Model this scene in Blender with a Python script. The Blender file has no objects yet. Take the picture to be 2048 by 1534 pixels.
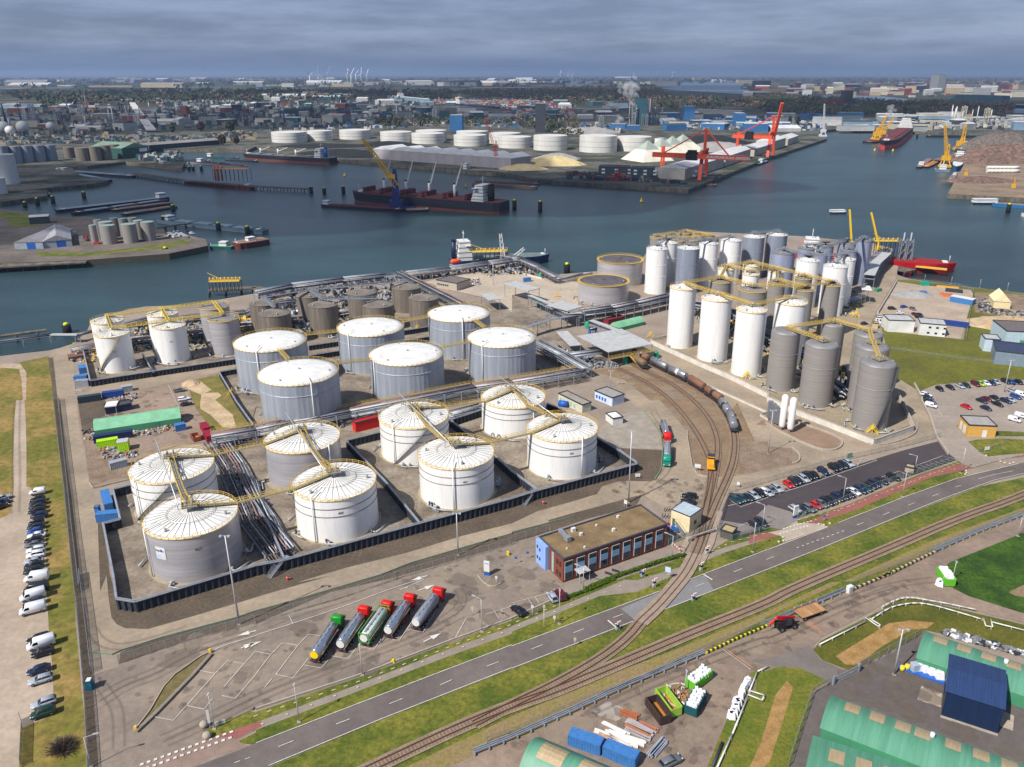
import bpy,math,random
import numpy as np
from mathutils import Vector,Matrix
from mathutils.geometry import delaunay_2d_cdt
R_=math.radians
SC=bpy.context.scene
COL=SC.collection
F,CX,CY,HZ,H=1600.0,1070.0,767.0,147.0,120.0
PIT=math.atan((CY-HZ)/F)
cd=bpy.data.cameras.new('camera');cam=bpy.data.objects.new('camera',cd);COL.objects.link(cam)
cam.location=(0,0,H);cam.rotation_euler=(math.pi/2-PIT,0,0)
cd.sensor_fit='HORIZONTAL';cd.sensor_width=36;cd.lens=F/2048*36
cd.shift_x=-(CX-1024)/2048;cd.clip_start=1;cd.clip_end=200000
SC.camera=cam
SUN_EL,SUN_AZ=46.9,math.atan2(.676,.737)
sd=bpy.data.lights.new('sun','SUN');sd.energy=4.9;sd.angle=R_(.5);sd.color=(1,.955,.89)
so=bpy.data.objects.new('sun',sd);COL.objects.link(so)
ce=math.cos(R_(SUN_EL))
so.rotation_euler=Vector((math.cos(SUN_AZ)*ce,math.sin(SUN_AZ)*ce,-math.sin(R_(SUN_EL)))).to_track_quat('-Z','Y').to_euler()
W=bpy.data.worlds.new('World');SC.world=W;W.use_nodes=True
nt=W.node_tree;nt.nodes.clear();N=nt.nodes.new;L=nt.links.new
out=N('ShaderNodeOutputWorld');bg=N('ShaderNodeBackground');L(bg.outputs[0],out.inputs[0])
sky=N('ShaderNodeTexSky');sky.sky_type='NISHITA';sky.sun_disc=False
sky.sun_elevation=R_(SUN_EL);sky.sun_rotation=math.atan2(-.737,-.676)
bg.inputs[1].default_value=.085
tc=N('ShaderNodeTexCoord');sx=N('ShaderNodeSeparateXYZ');L(tc.outputs['Generated'],sx.inputs[0])
def mth(op,a,b=None,nt=nt):
 n=nt.nodes.new('ShaderNodeMath');n.operation=op
 for i,v in enumerate((a,b)):
  if v is None:continue
  if isinstance(v,(int,float)):n.inputs[i].default_value=v
  else:nt.links.new(v,n.inputs[i])
 return n.outputs[0]
zz=mth('ADD',mth('MAXIMUM',sx.outputs[2],0.),.022)
px_=mth('DIVIDE',sx.outputs[0],zz);py_=mth('DIVIDE',sx.outputs[1],zz)
cb=N('ShaderNodeCombineXYZ');L(mth('MULTIPLY',sx.outputs[0],3.2),cb.inputs[0]);L(mth('MULTIPLY',sx.outputs[1],3.2),cb.inputs[1]);L(mth('MULTIPLY',mth('POWER',mth('MAXIMUM',sx.outputs[2],0.),.8),17),cb.inputs[2])
no=N('ShaderNodeTexNoise');no.inputs['Scale'].default_value=2.3;no.inputs['Detail'].default_value=7;no.inputs['Roughness'].default_value=.58
L(cb.outputs[0],no.inputs['Vector'])
rp=N('ShaderNodeValToRGB');rp.color_ramp.elements[0].position=.36;rp.color_ramp.elements[1].position=.66
rp.color_ramp.elements[0].color=(1.5,2.15,3.75,1);rp.color_ramp.elements[1].color=(2.8,3.65,5.7,1)
L(no.outputs[0],rp.inputs[0])
cbf=N('ShaderNodeMix');cbf.data_type='RGBA';cbf.inputs[0].default_value=.82
L(sky.outputs[0],cbf.inputs[6]);L(rp.outputs[0],cbf.inputs[7])
hzm=N('ShaderNodeMix');hzm.data_type='RGBA';mr=N('ShaderNodeMapRange');L(sx.outputs[2],mr.inputs[0]);mr.inputs[1].default_value=.0;mr.inputs[2].default_value=.035;mr.inputs[3].default_value=1;mr.inputs[4].default_value=0
L(mr.outputs[0],hzm.inputs[0]);L(cbf.outputs[2],hzm.inputs[6]);hzm.inputs[7].default_value=(1.8,2.6,4.3,1);L(hzm.outputs[2],bg.inputs[0])
SC.view_settings.view_transform='Standard';SC.view_settings.look='None'
SC.view_settings.exposure=0.25;SC.view_settings.gamma=1
SC.render.engine='CYCLES'
cy=SC.cycles;cy.max_bounces=5;cy.diffuse_bounces=2;cy.glossy_bounces=2;cy.transmission_bounces=2;cy.volume_bounces=0
cy.transparent_max_bounces=12;cy.use_denoising=True;cy.caustics_reflective=False;cy.caustics_refractive=False
try:cy.volume_step_rate=10
except Exception:pass
random.seed(7)
rnd=random.random
def U(a,b):return a+(b-a)*rnd()
_s,_c=math.sin(PIT),math.cos(PIT)
TL={'X':(0,0,1)}
for i,k in enumerate('MNOP'):TL[k]=(512*i,100,4)
for i,k in enumerate('IJKL'):TL[k]=(512*i,450,4)
for i,k in enumerate('EFGH'):TL[k]=(512*i,800,4)
for i,k in enumerate('ABCD'):TL[k]=(512*i,1150,4)
def g(x,y,z=0):
 u=(x-CX)/F;v=(y-CY)/F
 d=(u,_c-v*_s,-_s-v*_c);t=(z-H)/d[2]
 return Vector((d[0]*t,d[1]*t,z))
def pr(X,Y,Z):
 dz=Z-H;zc=Y*_c-dz*_s;yc=-(Y*_s+dz*_c)
 return CX+F*X/zc,CY+F*yc/zc
def T(t,x,y):
 a=TL[t];return a[0]+x/(a[2]if a[2]==1 else 3.994),a[1]+y/(a[2]if a[2]==1 else 3.994)
def PX(st):
 r=[];t='X'
 for w in st.split():
  if ',' in w:x,y=w.split(',');r.append(T(t,float(x),float(y)))
  else:t=w
 return r
def GP(st,z=0):return[g(x,y,z).xy.to_tuple()for x,y in PX(st)]
def G1(st,z=0):return g(*PX(st)[0],z)
def hgt(b,ty):
 lo,hi=0.,119.
 for _ in range(40):
  m=(lo+hi)/2
  if pr(b[0],b[1],m)[1]>ty:lo=m
  else:hi=m
 return lo
def solve(xl,xr,yt,yb=None,h=None):
 A=np.linspace(0,2*math.pi,48,endpoint=False);ca,sa=np.cos(A),np.sin(A)
 def f(p):
  X,Y,Rr,hh=p[0],p[1],p[2],(p[3]if h is None else h)
  def P(z):
   x=X+Rr*ca;y=Y+Rr*sa;dz=z-H;zc=y*_c-dz*_s
   return CX+F*x/zc,CY-F*(y*_s+dz*_c)/zc
  a,b=P(hh);r=[a.min()-xl,a.max()-xr,b.max()-yt]
  if h is None:r.append(P(0)[1].max()-yb)
  return np.array(r)
 h0=h or 15;c=g((xl+xr)/2,yt,h0);zc=c.y*_c-(h0-H)*_s;r0=(xr-xl)/2*zc/F
 p=np.array([c.x,c.y+r0,r0]+([]if h else[h0]))
 for _ in range(25):
  y=f(p);J=np.zeros((len(y),len(p)))
  for i in range(len(p)):
   q=p.copy();q[i]+=.01;J[:,i]=(f(q)-y)/.01
  p=p-np.linalg.solve(J,y)
 return float(p[0]),float(p[1]),float(p[2]),float(p[3])if h is None else h
MT={}
def lin(c):return tuple(((v/255)/12.92 if v<=10 else((v/255+.055)/1.055)**2.4)for v in c)
def M(name,col,rough=.7,metal=0.,var=.12,sc=.4,st=(1,1,1),alpha=1,col2=None,bump=0,spec=.4,k=1.0,det=5,mixp=(.35,.65),dirt=0):
 """col: sRGB 0..255 of the thing's own colour"""
 if name in MT:return MT[name]
 m=bpy.data.materials.new(name);m.use_nodes=True;MT[name]=m
 nt=m.node_tree;b=nt.nodes['Principled BSDF'];c=[v*k for v in lin(col)]
 b.inputs['Roughness'].default_value=rough;b.inputs['Metallic'].default_value=metal
 b.inputs['Specular IOR Level'].default_value=spec
 c2=[v*k for v in lin(col2)]if col2 else[v*(1-var)for v in c]
 c1=c if col2 else[min(1,v*(1+var))for v in c]
 tc=nt.nodes.new('ShaderNodeTexCoord');mp=nt.nodes.new('ShaderNodeMapping');mp.inputs['Scale'].default_value=st
 nt.links.new(tc.outputs['Object'],mp.inputs[0])
 n=nt.nodes.new('ShaderNodeTexNoise');n.inputs['Scale'].default_value=sc;n.inputs['Detail'].default_value=det;n.inputs['Roughness'].default_value=.6
 nt.links.new(mp.outputs[0],n.inputs['Vector'])
 r=nt.nodes.new('ShaderNodeValToRGB');r.color_ramp.elements[0].position=mixp[0];r.color_ramp.elements[1].position=mixp[1]
 r.color_ramp.elements[0].color=(*c2,1);r.color_ramp.elements[1].color=(*c1,1)
 nt.links.new(n.outputs[0],r.inputs[0]);o=r.outputs[0]
 if dirt:
  n2=nt.nodes.new('ShaderNodeTexNoise');n2.inputs['Scale'].default_value=sc*9.7;n2.inputs['Detail'].default_value=6;n2.inputs['Roughness'].default_value=.75
  nt.links.new(mp.outputs[0],n2.inputs['Vector'])
  r2=nt.nodes.new('ShaderNodeValToRGB');r2.color_ramp.elements[0].position=.38;r2.color_ramp.elements[1].position=.62
  r2.color_ramp.elements[0].color=(1-dirt,)*3+(1,);r2.color_ramp.elements[1].color=(1+dirt*.6,)*3+(1,)
  nt.links.new(n2.outputs[0],r2.inputs[0])
  mx=nt.nodes.new('ShaderNodeMix');mx.data_type='RGBA';mx.blend_type='MULTIPLY';mx.inputs[0].default_value=1
  nt.links.new(o,mx.inputs[6]);nt.links.new(r2.outputs[0],mx.inputs[7]);o=mx.outputs[2]
 nt.links.new(o,b.inputs['Base Color'])
 if bump:
  bp=nt.nodes.new('ShaderNodeBump');bp.inputs['Strength'].default_value=bump;bp.inputs['Distance'].default_value=.15
  nt.links.new(n.outputs[0],bp.inputs['Height']);nt.links.new(bp.outputs[0],b.inputs['Normal'])
 if alpha<1:b.inputs['Alpha'].default_value=alpha
 return m
class B:
 def __init__(s):s.v=[];s.f=[];s.m=[];s.sm=[]
 def add(s,vs,fs,mi=0,smooth=False):
  o=len(s.v);s.v+=[tuple(v)for v in vs]
  for f in fs:s.f.append([i+o for i in f]);s.m.append(mi);s.sm.append(smooth)
  return s
 def box(s,x,y,z,sx,sy,sz,rot=0,mi=0,tx=1,ty=1):
  c,n=math.cos(rot),math.sin(rot);vs=[]
  for kz,ax,ay in((0,1,1),(1,tx,ty)):
   for a,b in((-1,-1),(1,-1),(1,1),(-1,1)):
    dx,dy=a*sx/2*ax,b*sy/2*ay
    vs.append((x+dx*c-dy*n,y+dx*n+dy*c,z+kz*sz))
  return s.add(vs,[(3,2,1,0),(4,5,6,7),(0,1,5,4),(1,2,6,5),(2,3,7,6),(3,0,4,7)],mi)
 def prism(s,poly,z0,z1,mi=0,top=None):
  a=sum(poly[i][0]*poly[(i+1)%len(poly)][1]-poly[(i+1)%len(poly)][0]*poly[i][1]for i in range(len(poly)))
  if a<0:poly=poly[::-1]
  n=len(poly);vs=[(p[0],p[1],z0)for p in poly]+[(p[0],p[1],z1)for p in poly]
  s.add(vs,[tuple(range(n,2*n))],mi if top is None else top)
  o=len(s.v)-2*n
  for i in range(n):s.f.append([o+i,o+(i+1)%n,o+n+(i+1)%n,o+n+i]);s.m.append(mi);s.sm.append(False)
  return s
 def sheet(s,poly,z,mi=0):
  r=delaunay_2d_cdt([Vector(p[:2])for p in poly],[],[list(range(len(poly)))],1,1e-4)
  vs=[(v.x,v.y,z)for v in r[0]];fs=[]
  for f in r[2]:
   a=sum(vs[f[i]][0]*vs[f[(i+1)%len(f)]][1]-vs[f[(i+1)%len(f)]][0]*vs[f[i]][1]for i in range(len(f)))
   fs.append(list(f)if a>0 else list(f)[::-1])
  return s.add(vs,fs,mi)
 def cyl(s,p0,p1,r0,r1=None,n=8,mi=0,caps=True,smooth=True):
  p0,p1=Vector(p0),Vector(p1);r1=r0 if r1 is None else r1;d=(p1-p0)
  if d.length<1e-6:return s
  d.normalize();a=Vector((0,0,1))if abs(d.z)<.99 else Vector((1,0,0));u=d.cross(a).normalized();w=d.cross(u)
  vs=[]
  for p,r in((p0,r0),(p1,r1)):
   for i in range(n):
    t=2*math.pi*(i+.5)/n;vs.append(p+(u*math.cos(t)+w*math.sin(t))*r)
  s.add(vs,[(i,n+i,n+(i+1)%n,(i+1)%n)for i in range(n)],mi,smooth and n>5)
  if caps:
   o=len(s.v)-2*n
   for f in(tuple(range(n)),tuple(range(2*n-1,n-1,-1))):s.f.append([i+o for i in f]);s.m.append(mi);s.sm.append(False)
  return s
 def bar(s,p0,p1,w,h=None,mi=0):
  p0,p1=Vector(p0),Vector(p1);d=p1-p0
  if d.length<1e-6:return s
  d.normalize();a=Vector((0,0,1))if abs(d.z)<.99 else Vector((1,0,0));u=d.cross(a).normalized();v=u.cross(d);h=h or w
  vs=[p+u*(a_*w/2)+v*(b_*h/2)for p in(p0,p1)for a_,b_ in((-1,-1),(1,-1),(1,1),(-1,1))]
  return s.add(vs,[(0,1,2,3),(7,6,5,4),(1,0,4,5),(2,1,5,6),(3,2,6,7),(0,3,7,4)],mi)
 def tube(s,pts,r,n=6,mi=0):
  for a,b in zip(pts,pts[1:]):s.cyl(a,b,r,n=n,mi=mi,caps=True)
  return s
 def lathe(s,prof,x=0,y=0,n=32,mi=0,smooth=True,capt=True,wob=0):
  vs=[]
  for r,z in prof:
   for i in range(n):
    t=2*math.pi*i/n;q=r+(wob if i%2 else 0);vs.append((x+q*math.cos(t),y+q*math.sin(t),z))
  fs=[(k*n+i,k*n+(i+1)%n,(k+1)*n+(i+1)%n,(k+1)*n+i)for k in range(len(prof)-1)for i in range(n)]
  s.add(vs,fs,mi,smooth)
  if capt:
   o=len(s.v)-n;s.f.append([o+i for i in range(n)]);s.m.append(mi);s.sm.append(False)
  return s
 def strip(s,pts,w,z,mi=0,off=0):
  n=len(pts);vs=[]
  for i,p in enumerate(pts):
   a=Vector(pts[max(i-1,0)][:2]);b=Vector(pts[min(i+1,n-1)][:2]);d=(b-a).normalized();q=Vector((-d.y,d.x))
   c=Vector(p[:2]);vs+=[(*(c+q*(off+w/2)),z),(*(c+q*(off-w/2)),z)]
  return s.add(vs,[(2*i,2*i+1,2*i+3,2*i+2)for i in range(n-1)],mi)
 def xf(s,mtx):
  s.v=[tuple(mtx@Vector(v))for v in s.v];return s
 def build(s,name,mats,parent=None,loc=None):
  me=bpy.data.meshes.new(name);me.from_pydata(s.v,[],s.f)
  for m in(mats if isinstance(mats,(list,tuple))else[mats]):me.materials.append(m)
  me.polygons.foreach_set('material_index',s.m);me.polygons.foreach_set('use_smooth',s.sm);me.update()
  o=bpy.data.objects.new(name,me);COL.objects.link(o)
  if parent:o.parent=parent
  if loc:o.location=loc
  return o
def tag(o,label=None,cat=None,group=None,kind=None):
 if label:o['label']=label
 if cat:o['category']=cat
 if group:o['group']=group
 if kind:o['kind']=kind
 return o
def thing(name,label,cat,loc=(0,0,0),rot=0,group=None):
 o=bpy.data.objects.new(name,None);COL.objects.link(o);o.empty_display_size=.5
 o.location=(loc[0],loc[1],loc[2]if len(loc)>2 else 0);o.rotation_euler=(0,0,rot)
 return tag(o,label,cat,group)
KIDS={}
def dup(root,loc,rot,label=None,group=None,recol=None,scale=None):
 """copy of a thing with its parts (and sub-parts); recol: {material name: material}"""
 kids={}
 def cp(o,par):
  c=o.copy();COL.objects.link(c)
  if par is not None:c.parent=par
  if recol and c.type=='MESH':
   for i,sl in enumerate(c.material_slots):
    m_=o.data.materials[i]
    if m_ and m_.name in recol:sl.link='OBJECT';sl.material=recol[m_.name]
  for ch in KIDS.get(o.name,()):cp(ch,c)
  return c
 r=cp(root,None);r.location=(loc[0],loc[1],loc[2]if len(loc)>2 else 0);r.rotation_euler=(0,0,rot)
 if scale:r.scale=scale
 if label:r['label']=label
 if group:r['group']=group
 return r
def index():
 KIDS.clear()
 for o in bpy.data.objects:
  if o.parent:KIDS.setdefault(o.parent.name,[]).append(o)
def struct(name,b,mats):return tag(b.build(name,mats),kind='structure')
TXT={}
def text(s,size,bold=False):
 """flat lettering, centred, in the x/y plane: verts, faces"""
 if s not in TXT:
  cu=bpy.data.curves.new('t','FONT');cu.body=s;cu.align_x='CENTER';cu.align_y='CENTER';cu.resolution_u=2;cu.offset=.018 if bold else 0
  o=bpy.data.objects.new('t',cu);COL.objects.link(o);bpy.context.view_layer.update()
  me=o.to_mesh();TXT[s]=([tuple(v.co)for v in me.vertices],[tuple(p.vertices)for p in me.polygons])
  o.to_mesh_clear();bpy.data.objects.remove(o);bpy.data.curves.remove(cu)
 v,f=TXT[s];return[(a*size,b_*size,c)for a,b_,c in v],f
def ang(a,b):return math.atan2(b[1]-a[1],b[0]-a[0])
def along(pts,step,off=0):
 """points and headings every `step` metres along a polyline"""
 r=[];acc=off
 for a,b in zip(pts,pts[1:]):
  a,b=Vector(a[:2]),Vector(b[:2]);l=(b-a).length
  while acc<=l:r.append((a.lerp(b,acc/l)if l else a,math.atan2((b-a).y,(b-a).x)));acc+=step
  acc-=l
 return r
def smooth(pts,it=2):
 for _ in range(it):
  q=[pts[0]]
  for a,b in zip(pts,pts[1:]):
   q+=[(a[0]*.75+b[0]*.25,a[1]*.75+b[1]*.25),(a[0]*.25+b[0]*.75,a[1]*.25+b[1]*.75)]
  pts=q+[pts[-1]]
 return pts
#  materials
WATER=M('water_surface',(46,72,76),rough=.28,var=.28,sc=.005,st=(1,2.5,1),spec=.5,k=.8)
def ripples():
 nt=WATER.node_tree;b=nt.nodes['Principled BSDF'];tc=[n for n in nt.nodes if n.type=='TEX_COORD'][0]
 mp=nt.nodes.new('ShaderNodeMapping');mp.inputs['Scale'].default_value=(1,2.2,1);nt.links.new(tc.outputs['Object'],mp.inputs[0])
 n=nt.nodes.new('ShaderNodeTexNoise');n.inputs['Scale'].default_value=.16;n.inputs['Detail'].default_value=8;n.inputs['Roughness'].default_value=.7
 nt.links.new(mp.outputs[0],n.inputs['Vector']);bp=nt.nodes.new('ShaderNodeBump');bp.inputs['Strength'].default_value=.55;bp.inputs['Distance'].default_value=1.0
 nt.links.new(n.outputs[0],bp.inputs['Height']);nt.links.new(bp.outputs[0],b.inputs['Normal'])
ripples()
LANDM=M('compound_ground',(152,138,124),var=.1,sc=.05,col2=(136,122,108),rough=.9,dirt=.12)
QUAY=M('quay_concrete',(120,112,98),rough=.9,sc=.2,dirt=.3,st=(1,1,.4),col2=(78,72,62))
FARL=M('far_country',(62,68,42),rough=1,sc=.0011,st=(1,.35,1),col2=(58,58,52),dirt=.5,k=.8)
FARI=M('industrial_ground',(98,96,88),rough=1,sc=.02,col2=(52,58,46),dirt=.5,mixp=(.42,.56))
GRASSY=M('verge_grass',(114,112,40),rough=1,sc=.09,st=(1,1,1),col2=(76,90,22),dirt=.42,mixp=(.4,.6))
GRASSD=M('dry_grass',(144,120,66),rough=1,sc=.05,col2=(104,102,38),dirt=.36,mixp=(.42,.58))
GRASSG=M('lush_grass',(62,92,20),rough=1,sc=.12,col2=(38,66,12),dirt=.42,mixp=(.4,.6))
HAY=M('hay_patch',(168,132,84),rough=1,sc=.5,col2=(140,108,60),dirt=.3)
GRAV=M('pale_gravel',(178,160,142),rough=1,sc=.06,col2=(154,138,120),dirt=.14)
TRACKM=M('worn_track',(184,166,144),rough=1,sc=.2,col2=(160,134,112),dirt=.2)
CONC=M('road_concrete',(162,145,124),rough=.85,sc=.07,col2=(138,124,106),dirt=.14)
DGRAV=M('dark_gravel',(100,86,72),rough=1,sc=.12,col2=(84,74,62),dirt=.32)
RGRAV=M('rubble_gravel',(146,126,106),rough=1,sc=.2,col2=(118,100,84),dirt=.35)
PARKM=M('park_asphalt',(146,131,116),rough=.9,sc=.06,col2=(122,110,100),dirt=.15)
ROADM=M('road_asphalt',(112,102,97),rough=.85,sc=.05,col2=(94,85,82),dirt=.12)
NEWA=M('new_asphalt',(74,66,68),rough=.85,sc=.05,col2=(64,57,60),dirt=.1)
YARDM=M('yard_paving',(146,126,110),rough=.9,sc=.06,col2=(120,104,92),dirt=.16)
HALLA=M('hall_asphalt',(104,96,92),rough=.9,sc=.05,col2=(90,82,80),dirt=.14)
DIRT=M('trodden_dirt',(142,118,92),rough=1,sc=.12,col2=(120,100,80),dirt=.25)
BALL=M('track_ballast',(150,130,110),rough=1,sc=.3,col2=(130,112,94),dirt=.25)
SANDM=M('sand_spill',(196,172,140),rough=1,sc=.2,col2=(168,144,112),dirt=.2)
REDP=M('red_paving',(150,92,82),rough=.9,sc=.3,col2=(132,84,76),dirt=.15)
GREYP=M('grey_paving',(146,134,122),rough=.9,sc=.3,col2=(132,121,110),dirt=.12)
BUNDF=M('bund_floor',(150,138,122),rough=.9,sc=.09,col2=(108,95,82),dirt=.25)
WPAINT=M('white_road_paint',(226,222,214),rough=.6,sc=2,col2=(190,186,178),dirt=.15)
BPAINT=M('buff_slab',(196,180,156),rough=.8,sc=1,dirt=.1)
ORPAINT=M('orange_line_paint',(214,128,84),rough=.7,sc=1,dirt=.1)
CURB=M('kerb_concrete',(168,158,144),rough=.8,sc=1,dirt=.12)
GCURB=M('green_kerb',(118,142,120),rough=.8,sc=1,dirt=.1)
STEEL=M('galvanised_steel',(142,147,156),rough=.55,metal=.25,sc=.6,var=.15)
PIPE=M('pipe_cladding',(172,176,182),rough=.5,metal=.25,sc=.3,var=.2,dirt=.15)
DSTEEL=M('dark_steel',(62,66,74),rough=.6,metal=.3,sc=.6,var=.15)
YEL=M('safety_yellow',(214,178,70),rough=.6,sc=2,var=.08)
YELB=M('bright_yellow',(236,200,20),rough=.6,sc=2,var=.05)
WHITE=M('white_paint',(226,226,224),rough=.45,sc=.15,col2=(206,206,202),dirt=.05)
ROOFW=M('white_roof_paint',(232,231,228),rough=.5,sc=.3,col2=(208,206,200),dirt=.07)
BLACK=M('black_rubber',(24,24,26),rough=.9,sc=3)
RED=M('red_paint',(206,30,26),rough=.4,sc=1,var=.06)
BLUEP=M('blue_paint',(34,92,178),rough=.45,sc=1,var=.08)
NAVY=M('navy_paint',(28,40,82),rough=.5,sc=1,var=.1)
GLASS=M('window_glass',(30,38,48),rough=.12,sc=1,var=.1,spec=.8)
PANELS=M('sheet_pile_steel',(56,60,70),rough=.7,metal=.2,sc=.4,dirt=.3,st=(1,1,.3))
MESHF=M('fence_mesh',(150,152,146),rough=.6,metal=.4,sc=1,alpha=.22)
GMESHF=M('green_fence_mesh',(96,128,112),rough=.6,sc=1,alpha=.4)
LAMPM=M('lamp_post_metal',(196,196,198),rough=.5,metal=.4,sc=1)
RUSTR=M('rail_rust',(98,64,46),rough=.8,sc=1,dirt=.2)
SLEEP=M('sleeper_wood',(120,102,86),rough=.9,sc=1,dirt=.25)
WOODP=M('deck_planks',(190,150,106),rough=.8,sc=1.2,st=(1,.15,1),col2=(150,108,70),dirt=.15)
GRN=M('halls_green',(94,150,122),rough=.5,sc=.6,st=(1.6,.06,.06),col2=(80,134,108),dirt=.12)
GRND=M('wall_green',(70,140,104),rough=.6,sc=.12,dirt=.06)
SKYL=M('skylight_panel',(176,154,120),rough=.5,sc=.8,st=(4,.3,1),dirt=.25)
CONT=M('container_blue',(62,116,176),rough=.55,sc=.8,dirt=.12)
BRICK=M('brick_wall',(138,74,54),rough=.9,sc=1.5,col2=(112,56,42),dirt=.18,st=(1,1,3))
DECK=M('deck_grating',(130,128,118),rough=.8,sc=1,dirt=.2)
FRAMEW=M('window_frame_white',(214,216,220),rough=.5,sc=1)
#  water and land
WZ=-4.5
b=B();b.sheet([(-50000,-400),(50000,-400),(50000,50000),(-50000,50000)],WZ);struct('water',b,WATER)
def land(name,poly,z0,z1,mats,bevel=False):return struct(name,B().prism(poly,z0,z1,mi=1,top=0),mats)
shore=GP('X -400,735 0,712 96,701 146,690 I 575,945 690,860 730,760 1000,680 1160,650 1500,640 J 0,545 280,475 1020,410 1350,365 1540,345 K -200,270 0,255 345,395 540,382 680,368 1045,262 1120,150 X 1308,468 1400,463 1600,472 1745,486 1785,497 L 985,240 1035,398 1130,430 1520,485 2045,545 X 2300,612')
near=shore+[(700,200),(500,-60),(-300,-60),(-330,130)]
land('ground',near,-9,0,[LANDM,QUAY])
far=GP('X -900,340 N -2048,700')[:0]
coast=GP('M -1200,1230 0,1215 370,1165 380,1120 250,1112 760,1066 870,1040 640,1000 560,930 700,925 1000,890 1450,945 1480,900 1000,830 1000,800 1400,790 1980,800 N 0,770 610,868 1640,960 2045,990 O 205,1035 350,1045 1410,1112 1500,1080 2045,862 P 470,708 400,660 480,640 620,625 700,640 1250,655 2045,668')
far=[(-48000,1100)]+coast+[(46000,1700),(49000,49000),(-49000,49000)]
land('far_land',far,-9,0,[FARI,QUAY])
land('scrap_quay',GP('P 1435,1150 1650,762 1760,690 2600,705 2900,1230'),-9,.4,[M('scrap_yard_ground',(150,128,104),rough=1,sc=.03,col2=(112,98,84),dirt=.25),QUAY])
land('left_quay',GP('X -500,412 M 0,1266 180,1288 450,1335 700,1330 1250,1425 1500,1480 I 1640,112 1660,165 1350,228 700,278 160,300 X -500,540'),-9,0,[M('left_quay_ground',(118,108,98),rough=1,sc=.04,col2=(88,80,74),dirt=.25),M('rock_bank',(84,80,68),rough=1,sc=.6,dirt=.4)])
def ground_sheet(name,st,z,m):return struct(name,B().sheet(GP(st),z),m)
b=B();b.sheet(GP('X -3000,236 0,222 300,214 450,212 640,206 900,212 1100,214 1250,218 1400,222 1560,226 1700,232 1900,238 2048,240 5000,262')+[(49000,6000),(48900,48900),(-48900,48900),(-48900,6000)],.05)
struct('fields',b,FARL)
RIV=M('river_surface',(92,112,132),rough=.35,var=.06,sc=.003,spec=.5)
for st in('X 1306,168 1400,163 1490,166 1480,177 1536,186 1640,190 1760,192 1840,201 1960,207 2300,214 2300,224 2000,216 1830,213 1720,203 1600,199 1480,188 1350,180 1310,176',
'X 1095,157 1140,158 1200,163 1150,171 1100,170','X -200,206 66,207 60,215 -200,216','X 512,165 541,168 538,175 512,174','X 2008,210 2300,214 2300,232 2022,226'):
 struct('river',B().sheet(GP(st),.4),RIV)
FP=[M('plain_pale',(168,166,160),rough=1,sc=.002,st=(1,.3,1),dirt=.3),M('plain_wood',(44,52,36),rough=1,sc=.004,dirt=.4),M('plain_brown',(112,88,64),rough=1,sc=.003,dirt=.3),M('plain_green',(84,100,44),rough=1,sc=.003,dirt=.3)]
b=B();random.seed(3)
for i in range(420):
 y=151.5+55*rnd()**1.6;x=U(-150,2200);p=g(x,y);w=U(.02,.09)*p.y;d=U(.03,.12)*p.y
 if 1290<x<2300 and 160<y<216:continue
 b.box(p.x,p.y,.06+i*.002,w,d,.08,U(-.5,.5),mi=random.choice([0,1,1,1,2,3,3]))
struct('field_lots',b,FP)
#  near ground covers
Z=[0]
def near_sheet(name,st,m):
 Z[0]+=.004;return ground_sheet(name,st,Z[0],m)
near_sheet('grass_field','X -400,745 0,733 97,712 107,770 118,860 128,960 143,1100 152,1250 165,1400 190,1560 235,1900 -500,1900',GRASSD)
near_sheet('gravel_lot','E -1400,1000 -300,960 0,945 70,915 95,850 110,700 105,500 115,150 130,0 195,0 205,150 212,400 210,690 240,700 265,772 360,780 365,1000 375,1534 A 390,450 415,700 430,1000 440,1110 180,1220 165,1160 150,1600 120,2400 -1400,2400',GRAV)
near_sheet('gravel_track','X -100,742 0,728 40,727 53,745 52,800 46,801 43,760 38,738 0,735 -100,750',TRACKM)
near_sheet('road','I 395,1010 590,945 585,1100 600,1340 620,1420 E 620,100 650,260 690,480 715,690 745,712 765,960 800,1250 835,1534 A 850,0 870,200 890,340 930,392 1000,425 1180,432 1400,370 B -200,240 90,150 600,5 F 320,1460 700,1345 1200,1222 1650,1085 2045,985 G 200,890 520,800 680,750 720,690 780,665 900,645 1100,650 1160,620 1190,500 1200,400 1160,240 1050,90 950,20 K 750,1180 900,1150 1100,1010 1180,1010 2045,1345 L 0,1390 H 140,70 620,260 800,350 940,350 1190,240 1170,150 1060,0 L 1020,1240 1140,1240 1230,1440 H 1330,240 1330,290 1180,350 700,480 200,620 0,680 G 1740,745 1640,900 1300,900 1050,760 880,790 560,900 0,1060 F 1900,1110 1250,1300 600,1490 B 320,200 A 2045,290 1900,340 1300,500 980,600 940,660 900,640 735,620 725,560 690,200 E 640,1534 600,1000 560,700 530,500 480,0 I 470,1500 440,1150',CONC)
near_sheet('dark_gravel','I 385,1060 425,1058 470,1500 E 480,0 530,500 570,760 620,1200 650,1534 A 690,350 720,700 740,790 760,900 800,1534 700,1534 660,800 E 590,1534 545,1100 510,740 445,100',DGRAV)
near_sheet('dark_gravel','A 850,0 870,200 890,340 930,392 1000,425 1180,432 1400,370 B -200,240 90,150 600,5 F 320,1460 700,1345 1200,1222 1650,1085 2045,985 G 200,890 520,800 680,750 720,690 870,645 1100,650 1140,640 1190,560 1205,400 860,385 990,500 950,520 200,740 0,800 F 0,1400 A 1100,300 930,180 880,0 E 820,1000 780,950 800,1534',DGRAV)
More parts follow.
